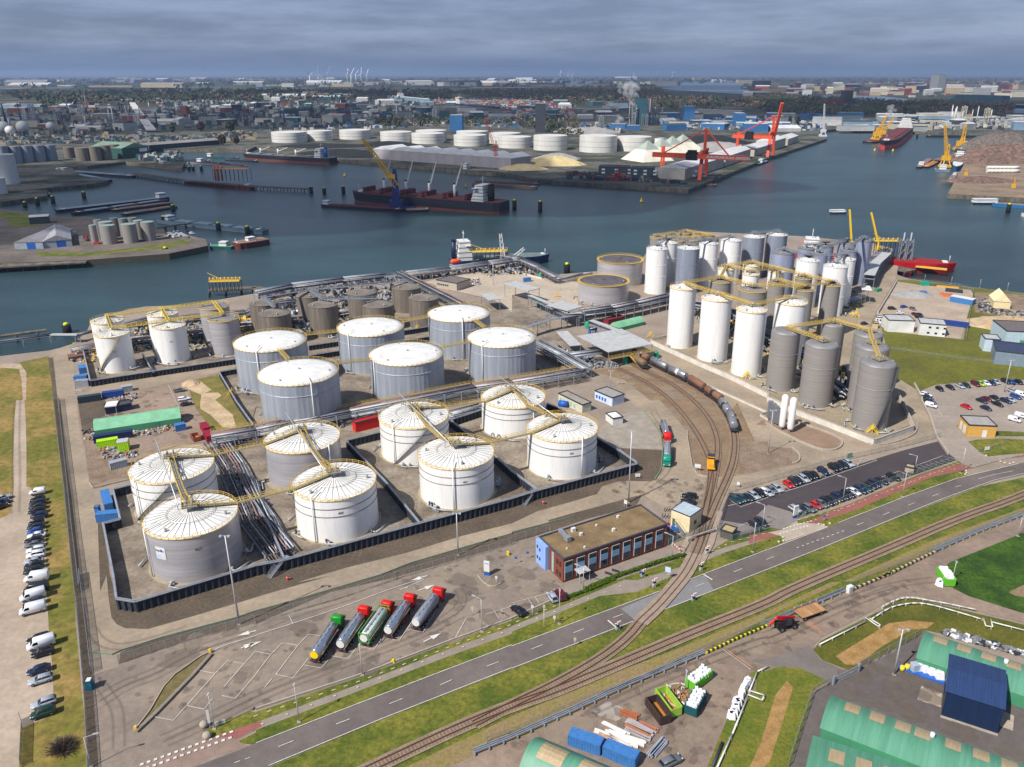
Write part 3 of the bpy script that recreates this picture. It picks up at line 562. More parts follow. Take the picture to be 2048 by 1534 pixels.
def tank(key,label,kind,xl,xr,yt,yb=None,h=None,num=None,stair=None,group=None):
 X,Y,Rr,hh=solve(xl,xr,yt,yb,h);TK[key]=(X,Y,Rr,hh)
 cat='silo' if hh>Rr*2.4 else 'storage tank'
 t=thing('silo' if cat=='silo' else 'storage_tank',label,cat,(X,Y),0,group)
 wall,roofm,railm,cone,ribs,bands,n={
'rib':(W_WALL,ROOFW,YEL,.17,36,2,64),'ribst':(ST_WALL,ROOFW,YEL,.17,36,0,64),'dome':(CORR,ROOFW,YEL,.07,0,1,96),
'white':(W_WALL,ROOFW,YEL,.2,22,0,40),'grey':(ST_WALL,SILOR,YEL,.1,0,0,40),'brown':(BROWN,BROWNR,None,.28,30,0,40),
'tar':(ST_WALL,TARR,YEL,.03,0,0,48),'wsilo':(W_WALL,ROOFW,YEL,.3,14,0,36),'csilo':(W_WALL,ROOFW,STEEL,.3,12,2,36),'gsilo':(GREYT,ROOFW,STEEL,.25,12,2,36),
'bsilo':(SILO,SILOR,None,.12,0,1,40),'dsilo':(DBLUE,SILOR,STEEL,.2,0,0,36),'msilo':(SILO,SILOR,YEL,.15,0,0,32),'far':(GREYT,SILOR,None,.15,0,0,24)}[kind]
 wb=B().lathe([(Rr,.3),(Rr,hh*.33),(Rr,hh*.66),(Rr,hh)],n=n,capt=False,smooth=(kind!='dome'),wob=(.07 if kind=='dome' else 0));mats=[wall,SEAM,LETT]
 for k in range(bands):
  z=hh*((.80,.62)[k]if kind=='rib' else(.66,.4)[k]if kind!='dome' else .76)
  if kind=='dome':ring(wb,Rr+.05,z,.16,64,0)
  elif kind=='rib':ring(wb,Rr,z,.13,64,1)
  else:ring(wb,Rr,z,.12,36,0)
 w_=wb.build('wall',mats,t)
 cz=hh+Rr*cone
 rb=B();ov=Rr+(.15 if cone else 0)
 if kind=='dome':prof=[(ov,hh),(ov,hh+.25),(Rr*.8,hh+.25+cz*0+Rr*.035),(Rr*.45,hh+.25+Rr*.06),(.6,hh+.25+Rr*.07)]
 elif kind=='bsilo':prof=[(Rr,hh),(Rr+.05,hh+.3),(Rr*.86,hh+Rr*.16),(Rr*.5,hh+Rr*.2),(.5,hh+Rr*.22)]
 else:prof=[(ov,hh),(ov,hh+.12),(Rr*.5,hh+(cz-hh)*.55),(.5,cz)]
 rb.lathe(prof,n=n,smooth=(kind=='dome' or kind=='bsilo'));rb.cyl((0,0,prof[-1][1]),(0,0,prof[-1][1]+.9),.45,n=8)
 for i in range(ribs):
  a=2*math.pi*i/ribs;c,s_=math.cos(a),math.sin(a);r1=Rr*.98;r0=Rr*(.2 if i%2 else .08)
  zf=lambda r:(hh+.12+(cz-hh)*.55*(Rr-r)/(Rr*.5))if r>Rr*.5 else hh+(cz-hh)*(.55+.45*(Rr*.5-r)/(Rr*.5))+.05
  rb.bar((c*r1,s_*r1,zf(r1)),(c*Rr*.5,s_*Rr*.5,zf(Rr*.5)+.03),.1,.16,1);rb.bar((c*Rr*.5,s_*Rr*.5,zf(Rr*.5)+.03),(c*r0,s_*r0,zf(r0)),.1,.14,1)
 for k in range(3):
  a=sum(map(ord,key))%7+k*2.2;rb.cyl((Rr*.8*math.cos(a),Rr*.8*math.sin(a),hh),(Rr*.8*math.cos(a),Rr*.8*math.sin(a),hh+Rr*cone*.25+1.0),.35,n=6,mi=1)
 rb.build('roof',[roofm,RIBM],t)
 if railm:
  rr=B();rail(rr,Rr+(.25 if Rr>8 else .1),hh+.05,int(min(56,max(16,Rr*3.4))));
  if railm is YEL:
   ring(rr,Rr+.1,hh,.16,n);rr.lathe([(Rr-.8,hh+.16),(Rr+.35,hh+.16)],n=n,capt=False)if kind in('tar',)else 0
  rr.build('railing',railm,t)
 B().lathe([(Rr+.9,0),(Rr+.9,.28),(Rr-.1,.3)],n=16 if kind in('rib','dome')else 24,smooth=False,capt=False).build('plinth',BASEM,t)
 if stair:
  sb=B();spiral(sb,Rr,hh,R_(stair[0]),R_(stair[1]));sb.build('spiral_stair',[DSTEEL if kind=='bsilo' else DECK,railm if railm is YEL and kind not in('rib','ribst')else DSTEEL if kind=='bsilo' else STEEL],t)
 if num:
  nb=B();curved_text(nb,num[0],num[1],Rr+.02,hh*num[2],R_(num[3]));nb.build('painted_number',LETT,t)
 return t
rh='with ribbed white roof'
tank('T1','bare steel tank %s and white wall banner, front left corner'%rh,'ribst',286,474.5,1078.7,1169.5,num=('407',1.15,.72,-62))
h1=TK['T1'][3]
tank('T2','white tank %s directly behind the bannered steel tank'%rh,'rib',257.5,427.5,969,h=h1,stair=(225,292))
tank('T3','white tank %s numbered 405 in the front row'%rh,'rib',584.5,751,1003,1088,num=('405',1.0,.70,-70))
tank('T4','bare steel tank %s behind tank 405 beside the long pipe rack'%rh,'ribst',528,679,908,h=TK['T3'][3])
tank('T5','white tank %s with a grey spiral stair, behind tank 403'%rh,'rib',758,896,859,932,stair=(240,300))
tank('T6','white tank %s numbered 403, middle of the front row'%rh,'rib',836.5,987,940,1020.5,num=('403',.9,.68,-72))
tank('T7','white tank %s behind the rightmost white tank, beside the grey cabins'%rh,'rib',963,1089.5,818,879)
tank('T8','white tank %s at the right end of the sheet pile bund'%rh,'rib',1054.5,1194.5,885,961,num=('401',.9,.70,-76))
cl='wide grey ribbed tank, white dome roof, '
tank('S1',cl+'leftmost and in the back pair','dome',467,613,705,789)
tank('S2',cl+'nearest, directly behind the steel 400 row tank','dome',516,676.5,772.5,h=TK['S1'][3])
tank('S3',cl+'middle one of the back row','dome',674.5,807.5,674,750)
tank('S4',cl+'middle one of the front row','dome',739,886.5,732.5,810)
tank('S5',cl+'farthest right in the back row','dome',856,979.5,644.5,720)
tank('S6',cl+'right end of the front row','dome',936,1071.5,696,771)
tank('W1','white tank with a yellow spiral stair, front left corner of the waterside group','white',188,259,676,748,num=('311',.9,.6,-62),stair=(225,320))
hw=TK['W1'][3]
tank('W2','white tank at the far left by the water, behind the one with the spiral stair','white',180.5,248,649,h=hw)
tank('W3','white tank in the middle of the front waterside row without a stair','white',304.5,371,659.5,729.5,num=('312',.9,.65,-66))
tank('W4','white tank behind the middle front one of the waterside group','white',293,356,634.5,h=hw)
tank('W5','pale steel tank with yellow railing at the right end of the waterside front row','grey',415.5,477.5,644.5,714)
tank('W6','pale steel tank with yellow railing at the right end of the waterside back row','grey',398,458,620,h=TK['W5'][3])
bt='dull brown steel cone-roof tank '
for k,l,a in(('B1','behind the leftmost dome tank, front row',(517,581,634.5)),('B2','second from left in front, under the blue walkway',(616,675,617)),('B4','partly hidden at the left end of the brown group',(498,556,613)),
('B3','left one of the back row near the quay pipes',(592,647,597)),('B6','third in the front row, behind the middle dome tanks',(724.5,788,617)),('B5','middle of the back row under red pipes',(694,753,592)),
('B8','right end of the front row, beside a dome tank',(817,877,603)),('B7','right end of the back row, by the quay pump house',(783,842,581))):
 tank(k,bt+l,'brown',*a,h=15 if k in('B1','B2','B8','B4')else 13)
tank('D1','broad grey tank with dark tar roof nearest the water','tar',1195,1286,529,575)
tank('D2','broad grey tank with dark ribbed roof in front of its twin','tar',1156.5,1258,574,612)
tank('V1','tall white silo at the left end of the front row beside the rail loading roof','wsilo',1340,1393,581,699)
tank('V2','tall white silo, second of the three in the front row','wsilo',1403.5,1465,604,726)
tank('V3','tall white silo, third of the front row','wsilo',1473,1535,627,756)
tank('V4','tall white silo at the left end of the back row, beside the tar roof tanks','csilo',1293,1336,501,590)
hb=TK['V4'][3]
for k,l,kd,a in(('V5','grey clad silo with white domed top, second in the back row','gsilo',(1355,1400,500)),('V6','white silo half hidden behind the first back row silo','csilo',(1315,1356,489)),
('V7','white silo, middle of the back row, with a curved shadow on its side','csilo',(1398,1438,490)),('V8','white silo, fourth from the left in the back row','csilo',(1441.5,1484,484)),
('V9','grey silo with white top near the red crane arm','gsilo',(1486.5,1530,477)),('V10','grey silo with white top and aerials, far end of the back row','gsilo',(1533,1575.5,473)),
('V11','plain blue grey silo in front of the far end of the back row','dsilo',(1543.5,1591,510)),('V12','fat white silo in the middle of the right cluster','csilo',(1593,1640.5,525)),
('V13','white silo with a curved stair beside the small loading shed','csilo',(1647,1697,537)),('V14','white silo tucked behind the one with the curved stair','csilo',(1668,1712,522)),
('V15','tall blue grey silo at the right edge of the cluster beside the jetty road','dsilo',(1711,1744,484)),('V16','blue grey silo left of the tall one at the cluster edge','dsilo',(1680,1714,505)),
('V17','dark roofed blue grey silo at the back right near the red tanker','dsilo',(1676,1712,490)),('V18','blue grey silo in front of the white and red ship bridge','dsilo',(1633,1668,495)),
('V19','blue grey silo under the tangle of pipes in the right cluster','dsilo',(1621,1656,511)),('V20','blue grey silo at the back, left of the red and white ship','dsilo',(1596,1630,500))):
 tank(k,l,kd,*a,h=hb)
hm=TK['V1'][3]
for k,l,kd,a in(('M1','white silo with yellow walkway at the left end of the middle rows','wsilo',(1436.5,1470,541)),('M2','grey silo with dark conical roof behind the first two white silos','msilo',(1418,1464,567)),
('M3','small white silo between the yellow walkways, front of its pair','wsilo',(1485,1519,552)),('M4','small white silo between the yellow walkways, rear of its pair','wsilo',(1486,1520,534)),
('M5','grey silo right behind the second and third white silos','msilo',(1478,1535,586)),('M6','small white silo right of the two between the walkways','wsilo',(1536,1570,546)),
('M7','grey silo behind the third white silo','msilo',(1536,1571,570)),('M8','grey silo with yellow rail in the right part of the third row','msilo',(1590,1625,560)),
('M9','grey silo with yellow rail in the right part of the second row','msilo',(1592,1628,584)),('M10','stout white silo with a full yellow ring walkway, behind the brown grey silos','wsilo',(1551,1615.5,612)),
('M11','grey silo wrapped by a curved yellow stair in front of the white one','msilo',(1645,1682,574))):
 tank(k,l,kd,*a,h=hm if k not in('M8','M9','M11','M6','M7')else hm-2)
tank('R1','banded grey steel silo, left one of the front pair behind the concrete wall','bsilo',1543,1602,672.5,785)
tank('R2','banded grey steel silo, right one of the front pair behind the concrete wall','bsilo',1610.5,1679,700,817.5)
tank('R3','largest banded steel silo at the near corner of the bund, with a dark spiral stair','bsilo',1720,1795,739,864,stair=(265,330))
tank('R4','banded steel silo directly behind the corner silo','bsilo',1710,1780,705,828)
tank('R5','banded steel silo third from the corner in the right hand row','bsilo',1708,1767,678,h=TK['R4'][3])
tank('R6','banded steel silo in the back, between the two rows of steel silos','bsilo',1643,1691,656,h=TK['R4'][3])
for i,(a,c,y)in enumerate([(1300,1328,477),(1330,1356,473),(1358,1384,468),(1386,1412,473),(1410,1438,478),(1345,1372,483),(1376,1402,482)]):
 tank('K%d'%i,'squat steel tank of the yellow-topped cluster at the water, %s'%['far left','second along the water','at its peak','second from the right end','right end','inner left','inner right'][i],'msilo',a,c,y,h=hb*.72)
for i,(x0,x1,yt,yb)in enumerate([(1564.5,1578.5,793,862),(1581,1595.5,799,867)]):
 X,Y,Rr,hh=solve(x0,x1,yt,yb);t=thing('gas_column','slim white upright gas vessel, %s of the pair beside the road loop'%['left one','right one'][i],'gas vessel',(X,Y))
 B().lathe([(Rr*.7,1.2),(Rr,2),(Rr,hh-.8),(Rr*.8,hh-.1),(Rr*.3,hh+.25)],n=24).build('vessel',W_WALL,t)
 for k in range(3):a=k*2.09;B().box(Rr*.8*math.cos(a),Rr*.8*math.sin(a),0,.18,.18,2.2).build('leg',STEEL,t)
X,Y,Rr,hh=TK['T1']
t=thing('banner','white banner with dark lettering and blue squares on the steel tank wall','banner',(X,Y))
def on_wall(b,a0,a1,z0,z1,r,mi,n=8):
 vs=[((r)*math.cos(a),(r)*math.sin(a),z)for z in(z0,z1)for a in[a0+(a1-a0)*i/n for i in range(n+1)]]
 b.add(vs,[(i,i+1,n+2+i,n+1+i)for i in range(n)],mi)
A0=R_(-118);A1=R_(-103);bw=B();zt=hh*.80
on_wall(bw,A0,A1,zt-3.5,zt,Rr+.1,0);dA=(A1-A0)
on_wall(bw,A0+.01,A0+dA*.5,zt-3.3,zt-2.1,Rr+.12,2)
on_wall(bw,A0+dA*.56,A0+dA*.72,zt-1.35,zt-.6,Rr+.13,1);on_wall(bw,A0+dA*.76,A0+dA*.85,zt-1.35,zt-.9,Rr+.13,1)
vv,ff=text('tepsa',1.15,True);bw.add([((Rr+.14)*math.cos(A0+dA*.33+x/Rr),(Rr+.14)*math.sin(A0+dA*.33+x/Rr),zt-1.0+y)for x,y,_ in vv],ff,3)
bw.build('panel',[WHITE,BLUELOGO,PALEB,LETT],t)
for k in('T1','T2','T3','T4','T5','T6','T7','T8','S1','S2','S3','S4','S5','S6','W1','W3','W5','R1','R2','R3','R4','V1','V2','V3','D2','B1','B2'):
 X,Y,Rr,hh=TK[k];t=[o for o in bpy.data.objects if o.name.startswith(('storage_tank','silo'))and not o.parent and abs(o.location.x-X)<.01 and abs(o.location.y-Y)<.01][0];rs=random.Random(k)
 for j in range(rs.randint(3,6)):
  b=B();a=R_(rs.choice([-150,-120,-95,-60,-30,10,170]))+rs.uniform(-.15,.15);c,s_=math.cos(a),math.sin(a);z=rs.choice([.7,.9,1.4]);b.cyl((c*Rr,s_*Rr,z),(c*(Rr+2.2),s_*(Rr+2.2),z),.22,n=8);b.cyl((c*(Rr+1.1),s_*(Rr+1.1),z-.4),(c*(Rr+1.1),s_*(Rr+1.1),z+.8),.3,n=8,mi=rs.randrange(2));b.cyl((c*(Rr+2.2),s_*(Rr+2.2),z),(c*(Rr+2.2)-s_*rs.uniform(2,6),s_*(Rr+2.2)+c*rs.uniform(2,6),z),.2,n=6);b.build('valve',[PIPE,DSTEEL],t)
 if k[0]in 'TS':
  b=B();a=R_(rs.uniform(-150,-30));c,s_=math.cos(a),math.sin(a);b.tube([(c*(Rr+.5),s_*(Rr+.5),.5),(c*(Rr+.5),s_*(Rr+.5),hh+1),(c*Rr*.75,s_*Rr*.75,hh+1.8)],.18,6);b.build('riser_pipe',W_WALL,t)
 if k[0]=='T':b=B();ring(b,Rr*.52,hh+Rr*.17*.54+.35,.08,40);ring(b,Rr*.97,hh-1.1,.07,56,1);b.build('spray_ring',[LAMPM,SEAM],t)
def toppt(k,a,r=1.0,dz=.2):
 X,Y,Rr,hh=TK[k];return(X+Rr*r*math.cos(a),Y+Rr*r*math.sin(a),hh+dz)
def adir(k,j):return math.atan2(TK[j][1]-TK[k][1],TK[j][0]-TK[k][0])
def centre(k,dz=1.2):X,Y,Rr,hh=TK[k];return(X,Y,hh+Rr*.17+dz)
def walk(label,pairs,w=1.0,plats=(),yel=YEL,deck=DECK,hr=1.1,t=.06):
 t_=thing('gangway',label,'gangway',(pairs[0][0][0],pairs[0][0][1]));o=Vector((pairs[0][0][0],pairs[0][0][1],0))
 b=B()
 for p,q in pairs:gangway(b,Vector(p)-o,Vector(q)-o,w,hr,t)
 b.build('walkway',[deck,yel],t_)
 if plats:
  b=B()
  for(x,y,z)in plats:
   b.box(x-o.x,y-o.y,z,3.6,3.6,.15,.4)
   for k in range(4):
    a=.4+k*math.pi/2;c=Vector((x-o.x,y-o.y,z));q=Vector((math.cos(a),math.sin(a),0))*1.8;r=Vector((-math.sin(a),math.cos(a),0))*1.8
    for hh in(.55,1.1):b.bar(c+q+r+Vector((0,0,hh)),c+q-r+Vector((0,0,hh)),.06,.06,1)
    b.bar(c+q+r,c+q+r+Vector((0,0,1.1)),.07,.07,1)
    b.cyl(c+q*.5+r*.4,c+q*.5+r*.4+Vector((0,0,U(.8,1.6))),.22,n=6,mi=2)
   b.build('platform',[deck,yel,STEEL],t_);b=B()
 return t_
def cc(k,j,label):
 a,c=centre(k),centre(j);walk(label,[(a,toppt(k,adir(k,j),1,.6)),(toppt(k,adir(k,j),1,.6),toppt(j,adir(j,k),1,.6)),(toppt(j,adir(j,k),1,.6),c)],plats=(a,c),w=1.4,t=.1,hr=1.1)
cc('T2','T1','steep grey and yellow gangway joining the two leftmost white roof tanks')
cc('T4','T3','yellow gangway from the steel tank down to tank 405')
cc('T5','T6','yellow gangway joining tank 403 with the tank behind it')
cc('T7','T8','yellow gangway joining the two tanks at the right end')
def rr_(k,j,label,**kw):walk(label,[(toppt(k,adir(k,j)),toppt(j,adir(j,k)))],w=1.2,t=.1,hr=1.1,**kw)
def rim_c(k,a):return(toppt(k,a,1,.6),centre(k,1))
for k,j,l in(('T1','T3','long yellow gangway from the bannered tank to tank 405'),('T2','T4','long yellow gangway over the pipe racks to the steel tank'),('T3','T6',''),('T6','T8','yellow gangway between tank 403 and the rightmost white tank'),('T5','T7','yellow gangway between the two rear white tanks')):
 if l:walk(l,[rim_c(k,adir(k,j))[::-1],(toppt(k,adir(k,j),1,.6),toppt(j,adir(j,k),1,.6)),rim_c(j,adir(j,k))],w=1.2,t=.1,hr=1.1)
for k,j,l in(('S1','S2','short yellow gangway between the two left dome tanks'),('S5','S6','short yellow gangway between the two right dome tanks'),('S1','S3','yellow gangway between the left and middle rear dome tanks'),('S3','S5','yellow gangway between the middle and right rear dome tanks'),
('S2','S4','yellow gangway between the left and middle front dome tanks'),('S4','S6','yellow gangway between the middle and right front dome tanks')):rr_(k,j,l)
for k,j,l in(('T2','T1','ending on the tank with the banner'),('T4','T3','ending on tank 405'),('T5','T6','ending on the middle front tank'),('T7','T8','ending on the rightmost white tank')):
 a,c=Vector(centre(k,3.5)),Vector(centre(j,2.5));u=(c-a).normalized();n_=Vector((-u.y,u.x,0))*-2.6;t=thing('roof_pipe','straight pale pipe over the tank roofs, %s'%l,'pipe',(a.x,a.y));o=Vector((a.x,a.y,0));b=B();b.tube([a+n_-u*7+Vector((0,0,1))-o,c+n_+u*1-o],.16,8);b.build('pipe',LAMPM,t);b=B()
 for f in(-4,0,(c-a).length-2):q=a+n_+u*f-o;b.bar(q-Vector((0,0,3)),q,.15)
 b.build('props',STEEL,t)
wl='yellow gangway of the waterside tanks, '
for k,j,l in(('W1','W2','left end'),('W3','W4','middle pair'),('W5','W6','right end'),('W1','W3','front, left span'),('W3','W5','front, right span'),('W2','W4','back, left span'),('W4','W6','back, right span')):walk(wl+l,[(centre(k,.6),centre(j,.6))],yel=YELB,w=1.1,t=.11,hr=1.2)
for k,j,l in(('B4','B3','left end'),('B1','B4','front left'),('B2','B3','middle'),('B3','B7','back, running right'),('B2','B6','front, running right')):walk('blue grey steel gangway of the brown tanks, '+l,[(centre(k,1.5),centre(j,1.5))],yel=STEEL,deck=STEEL,w=1.6,hr=1.3,t=.12)
sl='yellow gangway on top of the silos, '
for k,j,l in(('V1','V2','front row left span'),('V2','V3','front row right span'),('V3','M10','from the third white silo to the stout one'),('M2','M5','second row left span'),('V1','M2','from the first white silo to the grey one'),('M5','M9','second row right span'),('M2','M1','second row, left end cross span'),
('M1','M3','third row left span'),('M3','M6','third row middle span'),('M4','M8','back row right span'),('M1','M4','back row left span'),('M6','M7','cross span in the middle'),('M7','M9','front of the middle rows'),('M8','M11','towards the curved stair'),('M9','M11','lower span to the curved stair'),
('R1','R2','between the two front steel silos'),('R1','R6','rising to the rear steel silo'),('R6','R5','from the rear steel silo to the right row'),('R5','R4','right steel row, far span'),('R4','R3','right steel row, near span')):
 a,c=Vector(centre(k,.6)),Vector(centre(j,.6));walk(sl+l,[(a,c)],plats=(tuple(c),),w=1.1,t=.12,hr=1.2)
for k,j,l in(('V11','V12','left span'),('V12','V14','front span'),('V19','V17','back span'),('V13','V14','short span'),('V16','V15','right end span'),('V18','V17','rear span'),('V20','V18','far left span')):
 walk('grey steel gangway over the right silo cluster, '+l,[(centre(k,1),centre(j,1))],plats=(centre(k,1),centre(j,1)),yel=STEEL,deck=STEEL,w=1.1,t=.12)
for k,j,l in(('V4','V6','left end'),('V6','V7','long span'),('V5','V8','front span'),('V9','V10','right end')):
 walk('grey steel gangway over the back row of tall silos, '+l,[(centre(k,1),centre(j,1))],plats=(centre(k,1),centre(j,1)),yel=STEEL,deck=STEEL,w=1.1,t=.12)
for i in range(6):
 walk('yellow gangway across the squat tank cluster at the water, span %s'%['one from the left','two from the left','at the peak','right end','inner left','inner right'][i],[(centre('K%d'%i,.5),centre('K%d'%((i+1)%7),.5))],plats=(centre('K%d'%i,.4),),w=1.1,t=.11,hr=1.2)
#  vehicles
CARC={}
def carpaint(n):
 if n not in CARC:
  c={'black':(22,23,27),'dark':(34,38,46),'navy':(28,40,72),'blue':(30,76,150),'teal':(34,66,74),'grey':(98,102,108),'silver':(160,166,176),'white':(228,230,234),'red':(196,22,24),'maroon':(96,20,30),'lime':(150,200,40),'green':(26,60,48)}[n]
  CARC[n]=M('car_paint_'+n,c,rough=.28,sc=1,var=.04,spec=.6)
 return CARC[n]
PAINT0=M('car_paint',(128,128,128),rough=.28,var=.02,spec=.6)
HEADL=M('headlight_glass',(214,220,226),rough=.15,sc=1);TAILL=M('tail_light_red',(150,16,16),rough=.3,sc=1);ALLOY=M('wheel_rim',(140,142,146),rough=.4,metal=.6,sc=1)
def loft(b,secs,mi=0,smooth=True):
 n=len(secs[0][1]);vs=[(x,y,z)for x,r in secs for y,z in r]
 fs=[(k*n+i,(k+1)*n+i,(k+1)*n+(i+1)%n,k*n+(i+1)%n)for k in range(len(secs)-1)for i in range(n)]
 b.add(vs,fs,mi,smooth);o=len(b.v)-len(vs)
 b.f+=[[o+i for i in range(n)][::1],[o+(len(secs)-1)*n+i for i in range(n)][::-1]];b.m+=[mi,mi];b.sm+=[False,False]
def sec(w,z0,z1,r=.12):
 return[(-w+r,z0),(w-r,z0),(w,z0+r),(w,z1-r),(w-r*1.4,z1),(-w+r*1.4,z1),(-w,z1-r),(-w,z0+r)]
CARG={'hatch':(4.1,1.78,1.48,(.9,.35,-1.35,-1.95)),'estate':(4.65,1.82,1.46,(1.0,.3,-1.9,-2.25)),'sedan':(4.6,1.82,1.42,(.95,.25,-1.2,-1.9)),'suv':(4.55,1.88,1.68,(1.1,.55,-1.75,-2.15))}
def wheels(t,xs,y,r,w=.22):
 for x in xs:
  for s in(-1,1):
   wb=B().cyl((0,-w/2,0),(0,w/2,0),r,n=14);wo=wb.build('wheel',BLACK,t,(x,s*(y-w/2),r))
   B().cyl((0,s*(w/2-.02),0),(0,s*(w/2+.015),0),r*.6,n=10).build('rim',ALLOY,wo)
def make_car(kind):
 L_,w,hh,(a,f,c,r)=CARG[kind];t=thing('car','','car');l2=L_/2;w2=w/2;bl=hh*.62
 b=B();loft(b,[(-l2,sec(w2*.86,.38,bl*.88,.1)),(-l2+.25,sec(w2*.97,.22,bl,.1)),(-l2*.5,sec(w2,.2,bl*1.03,.1)),(.4,sec(w2,.2,bl*1.02,.1)),(l2*.62,sec(w2*.98,.2,bl*.9,.1)),(l2-.22,sec(w2*.93,.24,bl*.78,.1)),(l2,sec(w2*.8,.34,bl*.6,.1))])
 loft(b,[(c-.05,sec(w2*.74,hh-.1,hh-.01,.03)),(0,sec(w2*.77,hh-.07,hh+.02,.03)),(f+.05,sec(w2*.74,hh-.1,hh-.02,.03))])
 for s in(-1,1):
  for x0,x1 in((a,f),(r,c),(-.35,-.35)):b.bar((x0,s*w2*.9,bl*.95),(x1,s*w2*.75,hh-.05),.07,.07)
  b.bar((.75,s*(w2+.02),bl+.05),(.75,s*(w2+.18),bl+.08),.12,.16)
 b.build('body',PAINT0,t)
 b=B();loft(b,[(r,sec(w2*.84,bl*.86,bl+.02,.02)),(c,sec(w2*.8,bl*.9,hh-.06,.1)),(f,sec(w2*.8,bl*.9,hh-.06,.1)),(a,sec(w2*.86,bl*.86,bl+.0,.02))],smooth=False);b.build('window',GLASS,t)
 wheels(t,(l2*.62,-l2*.62),w2+.02,.32)
 for s in(-1,1):
  B().box(l2-.12,s*w2*.68,bl*.62,.16,.34,.15,-s*.3).build('headlight',HEADL,t);B().box(-l2+.1,s*w2*.74,bl*.66,.16,.3,.2,s*.2).build('tail_light',TAILL,t)
 return t
def make_van():
 t=thing('van','','van');b=B()
 loft(b,[(-2.7,sec(.95,.35,2.3,.12)),(-2.6,sec(.99,.3,2.45,.14)),(1.15,sec(.99,.3,2.42,.14)),(1.4,sec(.97,.3,2.3,.16)),(1.95,sec(.96,.3,1.55,.16)),(2.6,sec(.93,.3,1.15,.16)),(2.85,sec(.85,.4,.9,.14))]);b.build('body',PAINT0,t)
 B().add([(1.44,-.82,2.24),(1.44,.82,2.24),(1.97,.88,1.5),(1.97,-.88,1.5)],[(0,1,2,3),(3,2,1,0)]).xf(Matrix.Translation((.05,0,.04))).build('windscreen',GLASS,t)
 for s in(-1,1):B().add([(1.35,s*1.0,2.05),(.6,s*1.0,2.05),(.6,s*1.0,1.4),(1.85,s*1.0,1.4)],[(0,1,2,3),(3,2,1,0)]).build('side_window',GLASS,t)
 wheels(t,(1.95,-1.75),1.0,.36)
 for s in(-1,1):B().box(2.72,s*.68,.75,.2,.35,.25,-s*.25).build('headlight',HEADL,t)
 return t
def make_small_van():
 t=thing('van','','van');b=B()
 loft(b,[(-2.15,sec(.86,.35,1.7,.12)),(-2.05,sec(.9,.28,1.82,.14)),(.55,sec(.9,.28,1.82,.14)),(.8,sec(.88,.28,1.7,.14)),(1.3,sec(.88,.28,1.15,.14)),(2.0,sec(.86,.3,.95,.14)),(2.2,sec(.76,.4,.75,.12))]);b.build('body',PAINT0,t)
 B().add([(.84,-.74,1.66),(.84,.74,1.66),(1.32,.8,1.12),(1.32,-.8,1.12)],[(0,1,2,3),(3,2,1,0)]).xf(Matrix.Translation((.04,0,.05))).build('windscreen',GLASS,t)
 for s in(-1,1):B().add([(.75,s*.91,1.55),(-.1,s*.91,1.55),(-.1,s*.91,1.1),(1.15,s*.91,1.1)],[(0,1,2,3),(3,2,1,0)]).build('side_window',GLASS,t)
 wheels(t,(1.4,-1.35),.9,.33);return t
PROTO={k:make_car(k)for k in CARG};PROTO['van']=make_van();PROTO['svan']=make_small_van();index();USED=set()
ORD='first second third fourth fifth sixth seventh eighth ninth tenth eleventh twelfth thirteenth fourteenth fifteenth sixteenth seventeenth eighteenth nineteenth twentieth twenty-first twenty-second twenty-third'.split()
KN={'hatch':'hatchback','estate':'estate car','sedan':'saloon car','suv':'tall family car','van':'panel van','svan':'small van'}
def put(kind,col,at,rot,label,group):
 p=at if isinstance(at,(tuple,Vector))else G1(at)
 if kind in USED:o=dup(PROTO[kind],(p[0],p[1],Z[0]),rot,label,group,{'car_paint':carpaint(col)})
 else:
  USED.add(kind);o=PROTO[kind];o.location=(p[0],p[1],Z[0]);o.rotation_euler=(0,0,rot);o['label']=label;o['group']=group
  for c in KIDS[o.name]:
   for s in c.material_slots:
    if s.material.name=='car_paint':s.link='OBJECT';s.material=carpaint(col)
 return o
Z[0]+=.03
CN={'black':'black','dark':'charcoal','navy':'navy','blue':'blue','teal':'dark teal','grey':'grey','silver':'silver','white':'white','red':'red','maroon':'maroon','lime':'lime green','green':'dark green'}
def row(tile,head,items,where,group,frm='from the top',zc=.7):
 a,b_=GP(head);rot=ang(a,b_)
 for i,it in enumerate(items):
  x,y,col,kind=it[:4];px=T(tile,x,y);p=g(px[0],px[1],zc if kind!='van' else 1.2)
  put(kind,col,(p.x,p.y),rot+U(-.05,.05),'%s %s, %s %s in %s'%(CN[col],KN[kind],ORD[i],frm,where),group)
row('E','E 350,785 245,800',[(300,737,'white','svan'),(300,793,'black','hatch'),(300,820,'dark','estate'),(297,853,'dark','sedan'),(293,888,'black','estate'),(313,925,'navy','suv'),(290,980,'black','hatch'),(288,1012,'dark','estate'),(280,1050,'blue','hatch'),
(292,1082,'white','sedan'),(270,1120,'black','estate'),(270,1155,'grey','sedan'),(288,1196,'white','estate'),(288,1238,'white','suv'),(270,1288,'silver','sedan'),(270,1325,'black','estate'),(265,1365,'dark','suv'),(295,1412,'white','van'),(290,1500,'dark','van')],'the left gravel lot row','vehicles on the left gravel lot')
row('A','A 430,530 225,590',[(262,160,'white','van'),(268,222,'dark','estate'),(262,268,'white','van'),(305,508,'black','estate'),(328,542,'white','van'),(342,620,'black','suv'),(310,757,'navy','sedan'),(325,838,'silver','estate'),(350,1022,'silver','estate'),(345,1102,'green','suv')],'the near left gravel lot','vehicles on the left gravel lot')
row('E','E 0,800 70,775',[(22,783,'silver','estate'),(12,818,'navy','sedan'),(6,850,'dark','hatch')],'the group at the left edge','vehicles on the left gravel lot')
